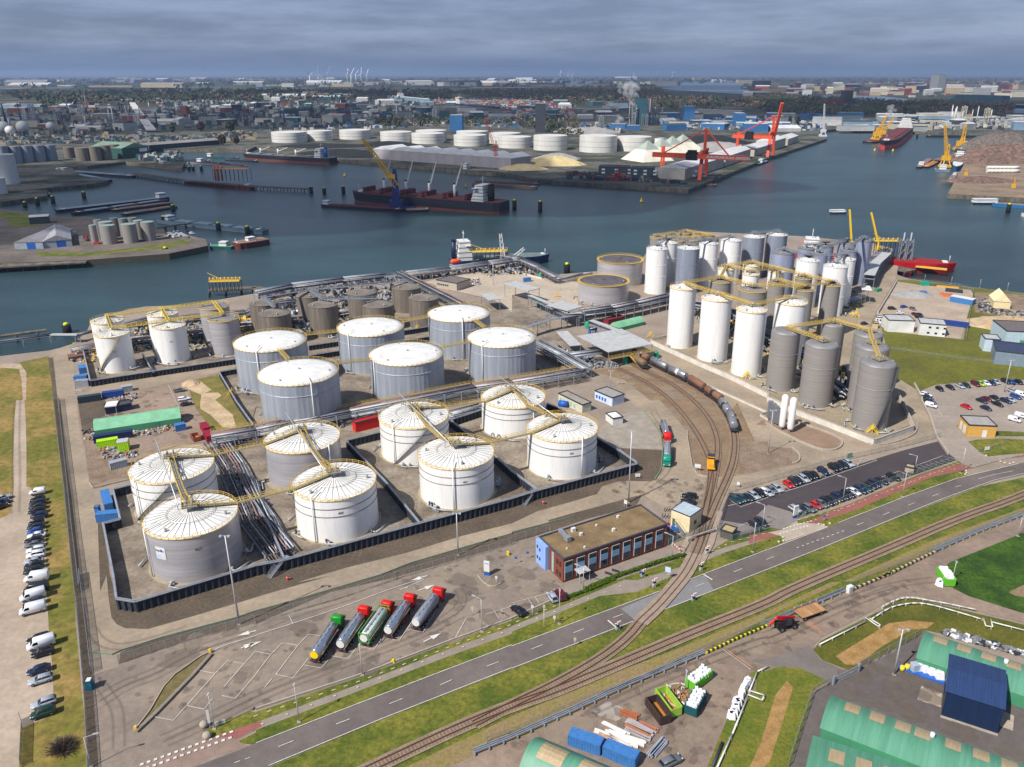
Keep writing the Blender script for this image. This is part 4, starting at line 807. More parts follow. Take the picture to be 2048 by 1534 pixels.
row('G','G 1745,775 1835,825',[(1790,800,'teal','estate'),(1840,788,'teal','hatch'),(1888,778,'dark','sedan'),(1930,762,'silver','estate'),(1977,748,'black','suv'),(2020,733,'white','hatch')],'the far car park row, left part','cars in the new car park','from the left')
row('H','H 150,660 200,695',[(0,742,'silver','hatch'),(28,718,'grey','sedan'),(72,706,'silver','estate'),(163,674,'red','hatch'),(205,652,'dark','estate'),(235,640,'black','sedan'),(285,628,'silver','estate'),(320,612,'black','suv'),(367,598,'black','sedan'),(440,572,'navy','van' if 0 else 'suv'),(525,543,'black','suv'),(565,528,'dark','sedan'),(605,520,'dark','estate'),(643,505,'silver','estate')],'the far car park row, right part','cars in the new car park','from the left')
row('H','H 330,820 420,865',[(215,872,'silver','hatch'),(268,872,'dark','estate'),(325,866,'grey','suv'),(383,843,'red','hatch'),(425,828,'grey','sedan'),(470,812,'black','estate'),(512,797,'dark','sedan'),(555,780,'navy','suv'),(597,765,'black','sedan'),(640,750,'dark','estate'),(682,732,'white','sedan'),(737,718,'navy','estate'),(780,702,'teal','sedan'),(820,685,'dark','hatch'),(848,670,'navy','suv'),(905,647,'dark','sedan'),(1002,617,'black','estate')],'the near car park row','cars in the new car park','from the left')
row('G','G 1900,985 1990,1040',[(1990,980,'dark','suv'),(1945,1005,'dark','estate')],'the pair by the entrance lamp','cars in the new car park','from the right')
row('G','G 1470,770 1360,755',[(1415,766,'black','estate'),(1405,810,'black','sedan')],'the pair left of the rails','cars around the office','from the back')
row('C','C 345,215 300,150',[(322,178,'silver','hatch'),(385,160,'maroon','suv')],'the pair by the office hedge','cars around the office','from the left')
row('C','C 90,320 10,250',[(48,285,'black','estate')],'the truck park near the office','cars around the office')
row('I','I 1390,1335 1480,1320',[(1435,1322,'grey','estate'),(1470,1390,'white','estate'),(1490,1430,'dark','sedan')],'the marked bays near the sand heap','cars in the works area')
row('I','I 950,1425 1045,1395',[(1000,1410,'dark','estate')],'the works area behind the white canopy','cars in the works area')
row('C','C 1210,1520 1330,1460',[(1268,1490,'grey','estate')],'the yard beside the blue containers','cars in the works area')
row('L','L 1345,1295 1400,1325',[(1372,1310,'black','hatch'),(1455,1297,'black','sedan'),(1535,1287,'silver','sedan'),(1582,1281,'dark','sedan'),(1658,1272,'maroon','suv'),(1700,1268,'lime','sedan'),(1740,1264,'white','sedan'),(1785,1261,'navy','sedan'),(1820,1255,'silver','hatch'),(1900,1252,'dark','suv'),(1945,1256,'blue','hatch'),(2003,1257,'black','hatch')],'the back row of the right lot','cars in the right hand lot','from the left')
row('L','L 1220,1345 1300,1365',[(1262,1355,'white','estate'),(1272,1377,'dark','sedan'),(1293,1412,'dark','estate'),(1303,1444,'white','svan')],'the left edge of the right lot','cars in the right hand lot')
row('L','L 1790,1415 1880,1450',[(1708,1405,'dark','sedan'),(1745,1392,'maroon','sedan'),(1812,1382,'dark','sedan'),(1835,1432,'black','sedan'),(1900,1407,'navy','estate'),(1935,1396,'silver','sedan'),(1980,1373,'blue','estate'),(2022,1356,'white','svan'),(1962,1330,'silver','estate'),(1585,1452,'red','sedan'),(1742,1464,'navy','sedan')],'the right lot middle','cars in the right hand lot','counted from the left')
row('H','H 1920,150 2010,175',[(1970,160,'white','svan'),(2022,130,'white','svan')],'the right lot near edge','cars in the right hand lot','from the left')
for n_,(x,y,c,k,l)in enumerate([(1085,653,'blue','sedan','by the loading quay'),(1155,670,'grey','hatch','alone in the middle'),(1057,703,'white','hatch','nearest the orange machine'),(1173,716,'maroon','hatch','behind the gap between the cabins'),(1213,720,'black','hatch','rear of the pair by the gap'),(1207,740,'black','estate','front of the pair by the gap'),(770,788,'navy','hatch','on the quay road below the yellow frame'),(990,668,'dark','suv','beside the red tractor')]):
 p=g(*T('L',x,y),.7);put(k,c,(p.x,p.y),[.4,-1.2,.1,-1.3,-1.2,-1.1,.3,0][n_],'%s %s on the gravel yard, %s'%(CN[c],KN[k],l),'cars on the gravel yard')
random.seed(11)
for i in range(26):
 x=1330+i*13%210;y=60+(i*7)%48;p=g(*T('I',x,y));put('hatch',random.choice(['white','silver','grey','dark','white']),(p.x,p.y),U(0,3),'small parked car at the tip of the dark left quay','cars at the tip of the left quay')
CHROME=M('polished_tank',(190,196,204),rough=.22,metal=.85,sc=.5,var=.06)
def domed(b,x0,x1,z,r,mi=0,n=20,dome=.35):
 prof=[(x0-dome,.02),(x0-dome*.8,r*.55),(x0-dome*.3,r*.88),(x0,r),(x1,r),(x1+dome*.3,r*.88),(x1+dome*.8,r*.55),(x1+dome,.02)]
 vs=[(x,q*math.cos(2*math.pi*i/n),z+q*math.sin(2*math.pi*i/n))for x,q in prof for i in range(n)]
 b.add(vs,[(k*n+i,k*n+(i+1)%n,(k+1)*n+(i+1)%n,(k+1)*n+i)for k in range(len(prof)-1)for i in range(n)],mi,True)
def truck(label,front,rear,cab,shell,end,skirt=None,kind='long'):
 a,c=G1(rear),G1(front);rot=ang(a,c);L_=14.2
 t=thing('tanker_truck',label,'tanker truck',((a.x+c.x)/2,(a.y+c.y)/2,Z[0]),rot,'tanker trucks')
 b=B();r0,r1=-6.4,3.4
 if kind=='container':r0,r1=-5.6,1.6
 if kind=='frame':
  domed(b,r0+.3,r1,2.35,1.1)
  b.build('tank',[shell],t);fb=B()
  for x in(r0-.3,r1+.5):
   for y in(-1.2,1.2):fb.bar((x,y,1.1),(x,y,3.5),.16)
   for z in(1.1,3.5):fb.bar((x,-1.2,z),(x,1.2,z),.16)
  for y in(-1.2,1.2):
   for z in(1.1,3.5):fb.bar((r0-.3,y,z),(r1+.5,y,z),.14)
  fb.build('frame',skirt,t)
 else:
  domed(b,r0,r1,2.35,1.16);b.build('tank',[shell],t)
 eb=B();eb.cyl((r0-.42,0,2.35),(r0-.3,0,2.35),.95,n=20);eb.build('rear_cap',end,t)
 cb_=B();cb_.box((r0+r1)/2,0,3.45,r1-r0-.6,.55,.08);
 for k in range(5):cb_.cyl((r0+1.2+k*1.9,0,3.45),(r0+1.2+k*1.9,0,3.75),.28,n=10)
 cb_.bar((r0+.3,.45,3.9),(r1-.3,.45,3.9),.06);cb_.build('catwalk',STEEL,t)
 ch=B();ch.box(-1,0,.85,12.2,1.0,.3);ch.box(r0-.35,0,.55,.2,2.4,.35);ch.box(r0-.45,-.9,.65,.06,.5,.22,mi=1);ch.box(r0-.45,.9,.65,.06,.5,.22,mi=1);ch.build('chassis',[DSTEEL,TAILL],t)
 for s in(-1,1):B().box(-.5,s*1.15,.55,2.6,.12,.75).build('side_skirt',skirt or DSTEEL,t)
 cab_b=B();loft(cab_b,[(4.55,sec(1.2,.9,3.5,.15)),(4.7,sec(1.24,.7,3.72,.2)),(5.7,sec(1.24,.7,3.7,.2)),(6.45,sec(1.24,.6,3.2,.2)),(6.75,sec(1.22,.5,2.5,.2)),(6.8,sec(1.2,.5,1.6,.2))]);c_=cab_b.build('cab',cab,t)
 B().add([(6.5,-1.05,3.1),(6.5,1.05,3.1),(6.82,1.1,2.1),(6.82,-1.1,2.1)],[(0,1,2,3),(3,2,1,0)]).build('windscreen',GLASS,t)
 for s in(-1,1):
  B().add([(6.35,s*1.26,2.9),(5.6,s*1.26,2.9),(5.6,s*1.26,2.1),(6.6,s*1.26,2.1)],[(0,1,2,3),(3,2,1,0)]).build('side_window',GLASS,t)
  B().box(6.55,s*1.42,2.3,.12,.2,.7).build('mirror',BLACK,t);B().box(6.84,s*.9,.8,.08,.4,.25).build('headlight',HEADL,t)
 wheels(t,(5.6,2.7,-2.9,-4.2,-5.5),1.22,.5,.32);return t
TGRN=M('truck_green',(32,138,44),rough=.35,sc=1,var=.05);TTEAL=M('truck_teal',(22,134,112),rough=.35,sc=1,var=.05);TYEL=M('truck_yellow_cap',(236,196,12),rough=.5,sc=1)
truck('tanker truck with green cab and yellow rear end, leftmost of the five','B 680,400','B 470,722',TGRN,CHROME,TYEL)
truck('chrome tanker truck with red cab, second from the left in the truck park','B 890,330','B 680,632',RED,CHROME,WHITE)
truck('tank container truck with red cab and green frame, middle of the five','B 1072,292','B 868,580',RED,WHITE,WHITE,M('frame_green',(70,160,60),rough=.5,sc=1),'frame')
truck('chrome tanker truck with red and white cab, fourth from the left','B 1258,225','B 1052,528',RED,CHROME,WHITE,M('truck_red_skirt',(130,24,26),rough=.4,sc=1))
truck('grey insulated tanker truck with red cab, rightmost of the five','B 1478,188','B 1283,452',RED,STEEL,WHITE)
truck('silver tanker truck with red cab queueing behind the teal one on the site road','G 1245,365','G 1200,215',RED,CHROME,WHITE)
truck('silver tanker truck with teal cab at the head of the queue by the green kerb','G 1233,560','G 1243,385',TTEAL,STEEL,WHITE)
def track(label,st,bal=3.6,dz=0,sm=2,step=.75):
 p=smooth(GP(st),sm);z=Z[0]+.02+dz;o=p[0];t=thing('railway_track',label,'railway',(o[0],o[1]));q=[(x-o[0],y-o[1])for x,y in p]
 if bal:B().strip(q,bal,z).build('ballast',BALL,t)
 b=B()
 for c,a in along(q,step):b.box(c.x,c.y,z-.02,.26,2.5,.1,a)
 s_=b.build('sleepers',SLEEP,t);s_['kind']='stuff'
 for off in(-.75,.75):
  b=B()
  for i in range(len(q)-1):
   a=ang(q[i],q[i+1]);n=(-math.sin(a)*off,math.cos(a)*off);b.bar((q[i][0]+n[0],q[i][1]+n[1],z+.15),(q[i+1][0]+n[0],q[i+1][1]+n[1],z+.15),.16,.22)
  b.build('rail',RUSTR,t)
 return p
track('long straight railway line in the grass south of the main road','B -200,2110 700,1660 960,1534 1400,1325 1700,1190 2045,1050 C 300,950 600,825 1100,610 1500,440 2045,225 H 170,1522 1000,1175 1500,955 2045,768 X 2200,920')
TR2=track('branch line crossing the road and curving up past the tank wagons','C -300,1200 0,1045 300,905 600,740 800,610 950,480 1030,375 1150,270 1290,110 1380,0 G 1440,1290 1500,1150 1560,980 1640,790 1720,620 1770,470 1780,300 1735,160 1640,20 K 1620,1410 1450,1290 1250,1190 1100,1115 900,1030',3.2,.015)
track('left siding curving away under the yellow shunter','G 1500,1150 1540,900 1580,700 1590,580 1575,470 1500,310 1400,160 1270,10 K 1150,1310 1000,1220 850,1150',2.8,.03)
track('middle siding between the shunter and the wagon line','G 1545,890 1590,720 1640,450 1640,300 1570,140 1440,0 K 1380,1350 1250,1255 1080,1180 950,1110',2.8,.045)
_e=[Vector(g(*T(*q)).xy)for q in(('C',1040,400),('G',1480,1200))];_i=[min(range(len(TR2)),key=lambda i:(Vector(TR2[i])-e).length)for e in _e]
b=B();b.strip(TR2[_i[0]:_i[1]],4.0,Z[0]+.13)
b.build('level_crossing_planks',M('crossing_panels',(150,132,116),rough=.9,sc=.8,dirt=.2));tag(bpy.data.objects['level_crossing_planks'],kind='structure')
b=B()
for o_ in(-3.1,3.1):b.strip(GP('G 1415,1290 1500,1130 1540,1000 1580,880'),1.6,Z[0]+.05,off=o_)
struct('crossing_slabs',b,M('slab_grid',(158,140,124),rough=.9,sc=1.2,dirt=.25))
WR=M('wagon_rust',(140,84,50),rough=.7,sc=.8,st=(1,1,.6),col2=(112,92,78),dirt=.2);WB=M('wagon_brown',(118,96,70),rough=.6,sc=.5,dirt=.12)
WSV=M('wagon_silver',(160,162,166),rough=.35,metal=.6,sc=.5,dirt=.12);WBLK=M('wagon_dark',(44,40,40),rough=.7,sc=.5,dirt=.1)
def wagon(label,c,rot,mats,L_=11.5):
 t=thing('tank_wagon',label,'rail tank wagon',(c[0],c[1],Z[0]),rot,'tank wagons')
 b=B();domed(b,-L_/2+.6,L_/2-.6,2.75,1.42,0);b.cyl((0,0,4.1),(0,0,4.5),.4,n=10,mi=0);b.build('tank',mats[0],t)
 if len(mats)>1:B().cyl((-.9,0,2.75),(.9,0,2.75),1.46,n=20,caps=True).build('band',mats[1],t)
 b=B();b.box(0,0,1.05,L_+.6,2.2,.25);b.box(L_/2+.55,0,.95,.5,.4,.3);b.box(-L_/2-.55,0,.95,.5,.4,.3);b.build('underframe',DSTEEL,t)
 b=B();b.bar((-.9,0,4.35),(.9,0,4.35),1.0,.06);b.bar((.9,.6,1),(.9,1.35,4.3),.06);b.bar((.5,.6,1),(.5,1.35,4.3),.06);b.build('platform',STEEL,t)
 for x in(-L_/2+1.6,L_/2-1.6):
  bo=B().box(x,0,.45,2.6,2.0,.5).build('bogie',BLACK,t)
  for dx in(-.9,.9):
   for s in(-1,1):B().cyl((x+dx,s*.7,.5),(x+dx,s*.85,.5),.46,n=12).build('wheel',RUSTR,bo)
P=[Vector(q)for q in TR2][::-1];e=Vector(g(*T('G',1778,290)).xy)
i0=min(range(len(P)),key=lambda i:(P[i]-e).length);back=[P[i]for i in range(i0,-1,-1)]
pts=along(back,1.0)
spec=[([WSV],'silver tank wagon at the near end of the rake'),([WSV,WBLK],'silver grey tank wagon with a dark waistband, second from the near end'),([WR,WBLK],'rusty tank wagon with black middle, third from the near end'),([WR],'rust streaked tank wagon, fourth from the near end'),([WSV,WHITE],'silver tank wagon with white band, fifth from the near end'),([WSV],'plain silver tank wagon, sixth from the near end'),
([WR,WHITE],'orange rusted tank wagon with white band near the loading roof'),([WR,WBLK],'rusted tank wagon with dark band just outside the loading roof'),([WB,WHITE],'brown tank wagon half under the loading roof'),([WB],'brown tank wagon deepest under the loading roof')]
for k,(m_,l_)in enumerate(spec):
 j=int(7+k*13.1)
 if j<len(pts):wagon(l_,pts[j][0],pts[j][1],m_)
a,c=g(*T('K',930,1078)),g(*T('K',1080,1172));wagon('brown tank wagon alone on the siding beside the green tank',(a+c)/2,ang(a,c),[WB],13)
a,c=G1('G 1588,590'),G1('G 1585,490');t=thing('shunting_locomotive','yellow shunting locomotive on the left siding near the road crossing','locomotive',((a.x+c.x)/2,(a.y+c.y)/2,Z[0]),ang(a,c))
SY=M('shunter_yellow',(232,162,20),rough=.45,sc=1,var=.06)
b=B();b.box(-1.6,0,1.3,3.8,1.7,1.3);b.box(0,0,.9,7.4,2.5,.4);b.build('body',SY,t)
B().box(1.8,0,1.3,2.2,2.2,2.0,tx=.9,ty=.9).build('cab',SY,t);B().box(1.8,0,2.35,2.24,2.24,.6,tx=.97,ty=.97).build('window',GLASS,t);B().box(1.8,0,3.3,2.1,2.1,.15).build('roof',DSTEEL,t)
b=B()
for x in(-3.5,3.5):
 for y in(-1.1,1.1):b.bar((x,y,1.3),(x,y,2.3),.07)
 b.bar((x,-1.1,2.3),(x,1.1,2.3),.07)
b.build('handrail',STEEL,t)
for x in(-2.2,2.2):
 for s in(-1,1):B().cyl((x,s*.7,.5),(x,s*.85,.5),.5,n=14).build('wheel',DSTEEL,t)
RDM=M('machine_red',(176,18,30),rough=.4,sc=1,var=.08)
p,q=G1('D 80,445'),G1('D 195,415');t=thing('telehandler','red and black telescopic handler with raised hook on the yard road','telehandler',((p.x+q.x)/2,(p.y+q.y)/2,Z[0]),ang(q,p))
b=B();b.box(0,0,.7,5.2,1.5,.8,tx=.96);b.box(1.6,-.3,1.4,1.8,1.6,.6);b.build('body',BLACK,t);B().box(-.6,-.75,1.2,2.2,.9,.9).build('engine_cover',RDM,t)
B().box(-.2,.55,1.4,1.7,1.0,1.3,tx=.8,ty=.85).build('cab',GLASS,t);b=B();b.bar((-2.4,-.2,2.3),(2.6,-.2,3.5),.45,.5);b.bar((-1.2,-.2,2.0),(2.0,-.2,3.0),.6,.6);b.build('boom',RDM,t)
b=B();b.bar((2.6,-.2,3.5),(3.6,-.2,2.7),.3);b.bar((3.6,-.2,2.7),(4.6,-.4,1.6),.2);b.box(3.9,-.2,2.1,.6,.6,.5);b.build('hook_arm',M('hook_orange',(214,60,40),rough=.5,sc=1),t);wheels(t,(1.7,-1.7),1.2,.62,.4)
p,q=G1('D 250,370'),G1('D 420,310');t=thing('flatbed_trailer','flatbed trailer with bare plank deck behind the red handler','trailer',((p.x+q.x)/2,(p.y+q.y)/2+.8,Z[0]),ang(p,q))
B().box(0,0,1.15,7.2,3.3,.16).build('deck',WOODP,t);b=B();b.box(0,0,.95,7.0,1.0,.2);b.bar((3.5,0,1.0),(5.2,0,.6),.15);b.build('chassis',DSTEEL,t);wheels(t,(2.4,-2.6),1.5,.5,.35)
for x in(-3.4,-1.2,1.5,3.4):B().cyl((x,1.6,1.3),(x,1.6,2.2),.12,n=6).build('stake',ORPAINT,t)
#  site structures
def lc(pts,o):return[(p[0]-o[0],p[1]-o[1])for p in pts]
def sheetpile(label,st,h=3.0,m=PANELS,cap=STEEL,zt=None,wave=1.5,amp=.42,open_=True):
 p=GP(st,h if zt is None else zt);o=p[0];q=lc(p,o);t=thing('sheet_pile_wall',label,'retaining wall',(o[0],o[1]));b=B();vs=[]
 for a,c in zip(q,q[1:]):
  a,c=Vector(a),Vector(c);d=c-a;l=d.length;u=d/l;n=Vector((-u.y,u.x));k=max(1,int(l/wave));w=l/k
  for i in range(k):
   for s_,f in((0,0),(.28,0),(.42,1),(.86,1)):e=a+u*(i+s_)*w+n*(amp*(f-.5));vs.append(e)
 vs.append(Vector(q[-1]));N_=len(vs)
 b.add([(v.x,v.y,-.1)for v in vs]+[(v.x,v.y,h)for v in vs],[(i,i+1,N_+i+1,N_+i)for i in range(N_-1)]);b.build('piling',m,t)
 b=B()
 for a,c in zip(q,q[1:]):b.bar((*a,h+.08),(*c,h+.08),.62,.2)
 b.build('capping_beam',cap,t)
 b=B()
 for a,c in zip(q,q[1:]):b.cyl((*a,h+.55),(*c,h+.55),.07,n=5)
 for c,a in along(q,6):b.bar((c.x,c.y,h),(c.x,c.y,h+.55),.06)
 b.build('cable_rail',PIPE,t)
sw='dark corrugated sheet pile wall, '
sheetpile(sw+'long front wall of the 400 tanks left part','A 930,192 1080,216 2045,-75 F 230,1280 1310,985')
sheetpile(sw+'long front wall of the 400 tanks right part','F 1310,985 2045,787 G 200,725 1000,510')
sheetpile(sw+'left side beside the perimeter road','A 930,192 E 905,1400 825,990 960,955 903,715 1040,680')
sheetpile(sw+'right side behind the gravel corner','G 1000,505 870,415 680,300 600,260')
sheetpile(sw+'inner wall between tanks 405 and 403','F 1305,980 1040,660 720,325')
sheetpile(sw+'inner wall between the bannered tank and tank 405','F 225,1265 110,1010 0,830 E 1950,700')
sheetpile(sw+'inner wall between tank 403 and the rightmost white tank','G 195,715 0,570 F 1900,440 1540,150')
sheetpile(sw+'short back wall by the red shed','F 720,325 1000,255');sheetpile(sw+'back wall between the two rear white tanks','F 1540,165 1800,80')
sheetpile(sw+'front of the waterside white tanks','I 655,960 720,1245 1885,1070',2.6)
sheetpile(sw+'left side of the dome tank bund','I 1890,1150 1750,1175 1880,1395 E 1880,0 2045,230',2.4)
sheetpile(sw+'behind the leftmost dome tank','J 420,965 665,930',2.6);sheetpile(sw+'lower step behind the leftmost dome tank','J 420,1045 665,1005',2.6)
sheetpile(sw+'behind the middle dome tanks','J 1180,845 1385,812',2.6);sheetpile(sw+'lower step behind the middle dome tanks','J 1180,925 1385,892',2.6)
sheetpile(sw+'right of the rear tank by the cabins','G 255,95 280,30 430,85',2.8)
sheetpile(sw+'between the waterside tanks','I 1140,1030 1225,1180',2.2)
WCONC=M('bund_wall_concrete',(206,200,190),rough=.85,sc=.3,dirt=.1)
def wall(label,st,h,w=.35,m=WCONC,name='concrete_wall',cat='wall',zt=None):
 p=GP(st,h if zt is None else zt);o=p[0];q=lc(p,o);t=thing(name,label,cat,(o[0],o[1]));b=B()
 for a,c in zip(q,q[1:]):b.bar((*a,h/2),(*c,h/2),w,h)
 b.build('wall',m,t);b=B()
 for a,c in zip(q,q[1:]):b.bar((*a,h+.06),(*c,h+.06),w+.16,.12)
 b.build('coping',CURB,t)
wall('long pale concrete bund wall in front of the tall white and steel silos','K 1110,915 1300,1000 1500,1090 1780,1210 2045,1340 H 0,-30 230,75 480,170 660,240 850,315',2.2,.5)
wall('pale concrete bund wall at the right side of the corner silo','H 850,315 1165,205 1100,50 1040,-60',2.0,.5)
wall('low grey concrete wall behind the green shed by the first silo','K 1110,910 1240,880',2.0,.4)
wall('low concrete wall around the paved bay behind the shelter','K 240,420 0,360',1.2,.3)
wall('white concrete wall along the wagon road ending near the gas columns','K 1350,1190 1600,1290 2045,1490 H -60,110 0,150',.9,.3)
wall('grey retaining wall between the loading shed and the gravel yard','L 1030,440 960,560 880,690',1.4,.4)
def rack(label,st,h=5,w=4,n=6,levels=2,sp=7,r=.16,m=PIPE,fm=STEEL,zt=None,walkw=0,yel=YEL):
 p=GP(st,h if zt is None else zt);o=p[0];q=[Vector(v)for v in lc(p,o)];t=thing('pipe_rack',label,'pipe rack',(o[0],o[1]));b=B()
 for c,a in along(q,sp):
  nx,ny=-math.sin(a)*w/2,math.cos(a)*w/2
  for s_ in(-1,1):b.bar((c.x+nx*s_,c.y+ny*s_,0),(c.x+nx*s_,c.y+ny*s_,h+.3),.25)
  for k in range(levels):z=h-k*1.8;b.bar((c.x-nx,c.y-ny,z-.15),(c.x+nx,c.y+ny,z-.15),.22)
 for a,c in zip(q,q[1:]):
  u=(c-a).normalized();nn=Vector((-u.y,u.x))*w/2
  for s_ in(-1,1):b.bar((*(a+nn*s_),h-.1),(*(c+nn*s_),h-.1),.18,.22)
 b.build('frame',fm,t)
 for k in range(levels):
  for i in range(n):
   off=(i+.5-n/2)*w/n+U(-.08,.08);rr=r*random.choice([.6,1,1,1.5,2]);z=h-k*1.8+rr+random.choice([0,0,0,.5,-.4]);b=B();pp=[]
   for j,c in enumerate(q):
    a_,c_=q[max(j-1,0)],q[min(j+1,len(q)-1)];u=(c_-a_).normalized();pp.append((c.x-u.y*off,c.y+u.x*off,z))
   b.tube(pp,rr,6);b.build('pipe',random.choice([m,m,STEEL,DSTEEL,DSTEEL,PIPE,PINKP]),t)
 if walkw:
  b=B()
  for a,c in zip(q,q[1:]):
   u=(c-a).normalized();nn=Vector((-u.y,u.x))*(w/2+walkw/2);gangway(b,(*(a+nn),h),(*(c+nn),h),walkw,1.1,.07)
  b.build('walkway',[DECK,yel],t)
PINKP=M('pipe_reddish',(150,118,108),rough=.6,sc=1,dirt=.15)
random.seed(5)
rack('very long pipe rack between the dome tanks and the 400 tanks','E 1690,290 F 0,232 300,170 750,85 J 1750,1290 2045,1250 K 560,1160',4.6,7,9,2,walkw=1,r=.13)
rack('dense pipe rack running between the two columns of tanks at the left','E 1720,330 1850,520 2045,960 F 200,1215',2.2,8,9,2,5,.11)
rack('low pipe bundle beside tank 405 towards the stair at the front wall','E 2000,640 F 0,800 110,950 220,1200',1.6,4,6,2,5,.12)
rack('quay pipe rack along the water, left part from the jetty head','J 0,540 290,480 700,430 1040,395',5,5,6,2,8,.22)
rack('quay pipe rack along the water, right part','J 1200,385 1550,345 1860,300 2045,275 K 60,275',5,5,6,2,8,.22)
rack('pipe bridge crossing from the quay to the far right dome tank','J 1130,375 1300,460 1500,560 1640,630',6.5,6,9,2,7,.2)
rack('pipe rack from the quay corner down to the small jetty','K -120,230 60,270 200,330 350,410',5,5,8,2,6,.2)
rack('diagonal pipe rack at the right of the last dome tank','K 190,930 400,1040 590,1150',4.6,6,10,2,6,.2)
rack('tall pipe and cable rack running from the gallery to the first silo','K 560,690 800,660 1000,620 1265,560',7,6,9,3,6,.22)
rack('pipe rack between the waterside tanks and the brown tanks','I 580,1000 780,960 1040,910 1240,890 1500,860 1680,835 1930,790 J 660,690 860,660 1230,620',3.2,5,8,2,6,.16)
rack('back pipe rack of the waterside tanks','I 800,830 1200,745 1600,720 1960,690 J 0,640 300,600',3.5,4,6,2,7,.2)
rack('low pipe rack linking the two rows of brown tanks','J 640,690 860,650',3.0,4,6,2,5,.16,m=M('pipe_rose',(190,150,140),rough=.5,metal=.3,sc=1))
rack('pipe rack right behind the two rear white tanks','F 1560,110 1800,50',2.6,5,8,2,5)
rack('pipe rack among the tall silos behind the front three','K 1230,590 1560,640 1790,700 L 0,880 300,1050',4,7,10,2,6,.2)
rack('pipe rack between the two rows of banded steel silos','L 250,1150 520,1250 620,1340',4,6,8,2,5,.2)
rack('jetty pipe rack at the right of the silo cluster','L 820,330 880,260 950,200',7,10,12,3,7,.25)
rack('pipe rack at the foot of the right silo cluster','L 640,600 740,560',4,6,8,2,5,.2)
rack('left waterfront pipe bridge carrying pipes to the left photo edge','I -300,960 0,930 400,880 620,880',3.5,3.5,5,1,12,.2)
rack('shore pipe line between the white tanks and the water','I 620,880 740,850 1000,790',3.5,3,4,1,8,.2)
rack('pipe rack on the small bay behind the tar roof tanks','K 350,440 560,395 640,390',2.5,4,5,1,6,.18)
rack('pipe bundle beside the loading roof on its left side','K 470,1040 700,1010',4.5,6,8,1,5,.2)
def gallery(label,st,z,h=2.0,w=2.2,m=STEEL,sp=9,truss=True,roof=None):
 p=GP(st,z+h);o=p[0];q=[Vector(v)for v in lc(p,o)];t=thing('conveyor_gallery',label,'pipe gallery',(o[0],o[1]));b=B()
 for a,c in zip(q,q[1:]):
  a3,c3=Vector((*a,z)),Vector((*c,z));u=(c3-a3).normalized();n_=Vector((-u.y,u.x,0))*w/2;l=(c3-a3).length;k=max(1,int(l/2.5))
  for s_ in(-1,1):
   for zz_ in(0,h):b.bar(a3+n_*s_+Vector((0,0,zz_)),c3+n_*s_+Vector((0,0,zz_)),.16)
   for i in range(k):b.bar(a3+u*l*i/k+n_*s_+Vector((0,0,h*(i%2))),a3+u*l*(i+1)/k+n_*s_+Vector((0,0,h*(1-i%2))),.1)
  b.bar(a3,c3,w,.12)
 b.build('truss',m,t);b=B()
 for c,a in along(q,sp):
  nx,ny=-math.sin(a)*w/2,math.cos(a)*w/2
  for s_ in(-1,1):b.bar((c.x+nx*s_,c.y+ny*s_,0),(c.x+nx*s_,c.y+ny*s_,z),.28)
 b.build('supports',m,t)
 if roof:
  b=B()
  for a,c in zip(q,q[1:]):b.bar((*a,z+h),(*c,z+h),w+.3,.1)
  b.build('roof_sheet',roof,t)
LGR=M('light_sheet_roof',(192,192,190),rough=.5,metal=.2,sc=.5,dirt=.06)
gallery('long steel truss gallery crossing above the sidings','K 85,790 300,725 560,680 800,625',6,2,2.5)
gallery('covered gallery descending from the loading shelters to the crossing','K 140,560 300,625 450,705 560,700',5,2,2.5,roof=LGR)
gallery('covered gallery from the crossing down to the large loading roof','K 630,760 760,805 900,870',5.5,2,3,roof=LGR)
gallery('raised pipe gallery along the quay with a portal frame','J 1030,390 1130,375 1200,385',7,2,3)
gallery('jetty access gallery beside the right silos','L 810,400 860,300 950,220',6,2.5,6,roof=LGR)
t=thing('pipe_bridge_cover','white covered pipe bridge box at the left waterfront','pipe cover',(0,0));b=B();p=GP('I 410,875 620,875',4.2);b.bar((*p[0],4.2),(*p[1],4.2),2.2,.5);b.build('cover',LGR,t)
def frame3(A,Bp,C,z=0):
 a,b_,c=GP(A,z)[0],GP(Bp,z)[0],GP(C,z)[0];r=ang(a,b_);L_=math.dist(a,b_);n=(-math.sin(r),math.cos(r));D=(c[0]-a[0])*n[0]+(c[1]-a[1])*n[1]
 return a,r,L_,D
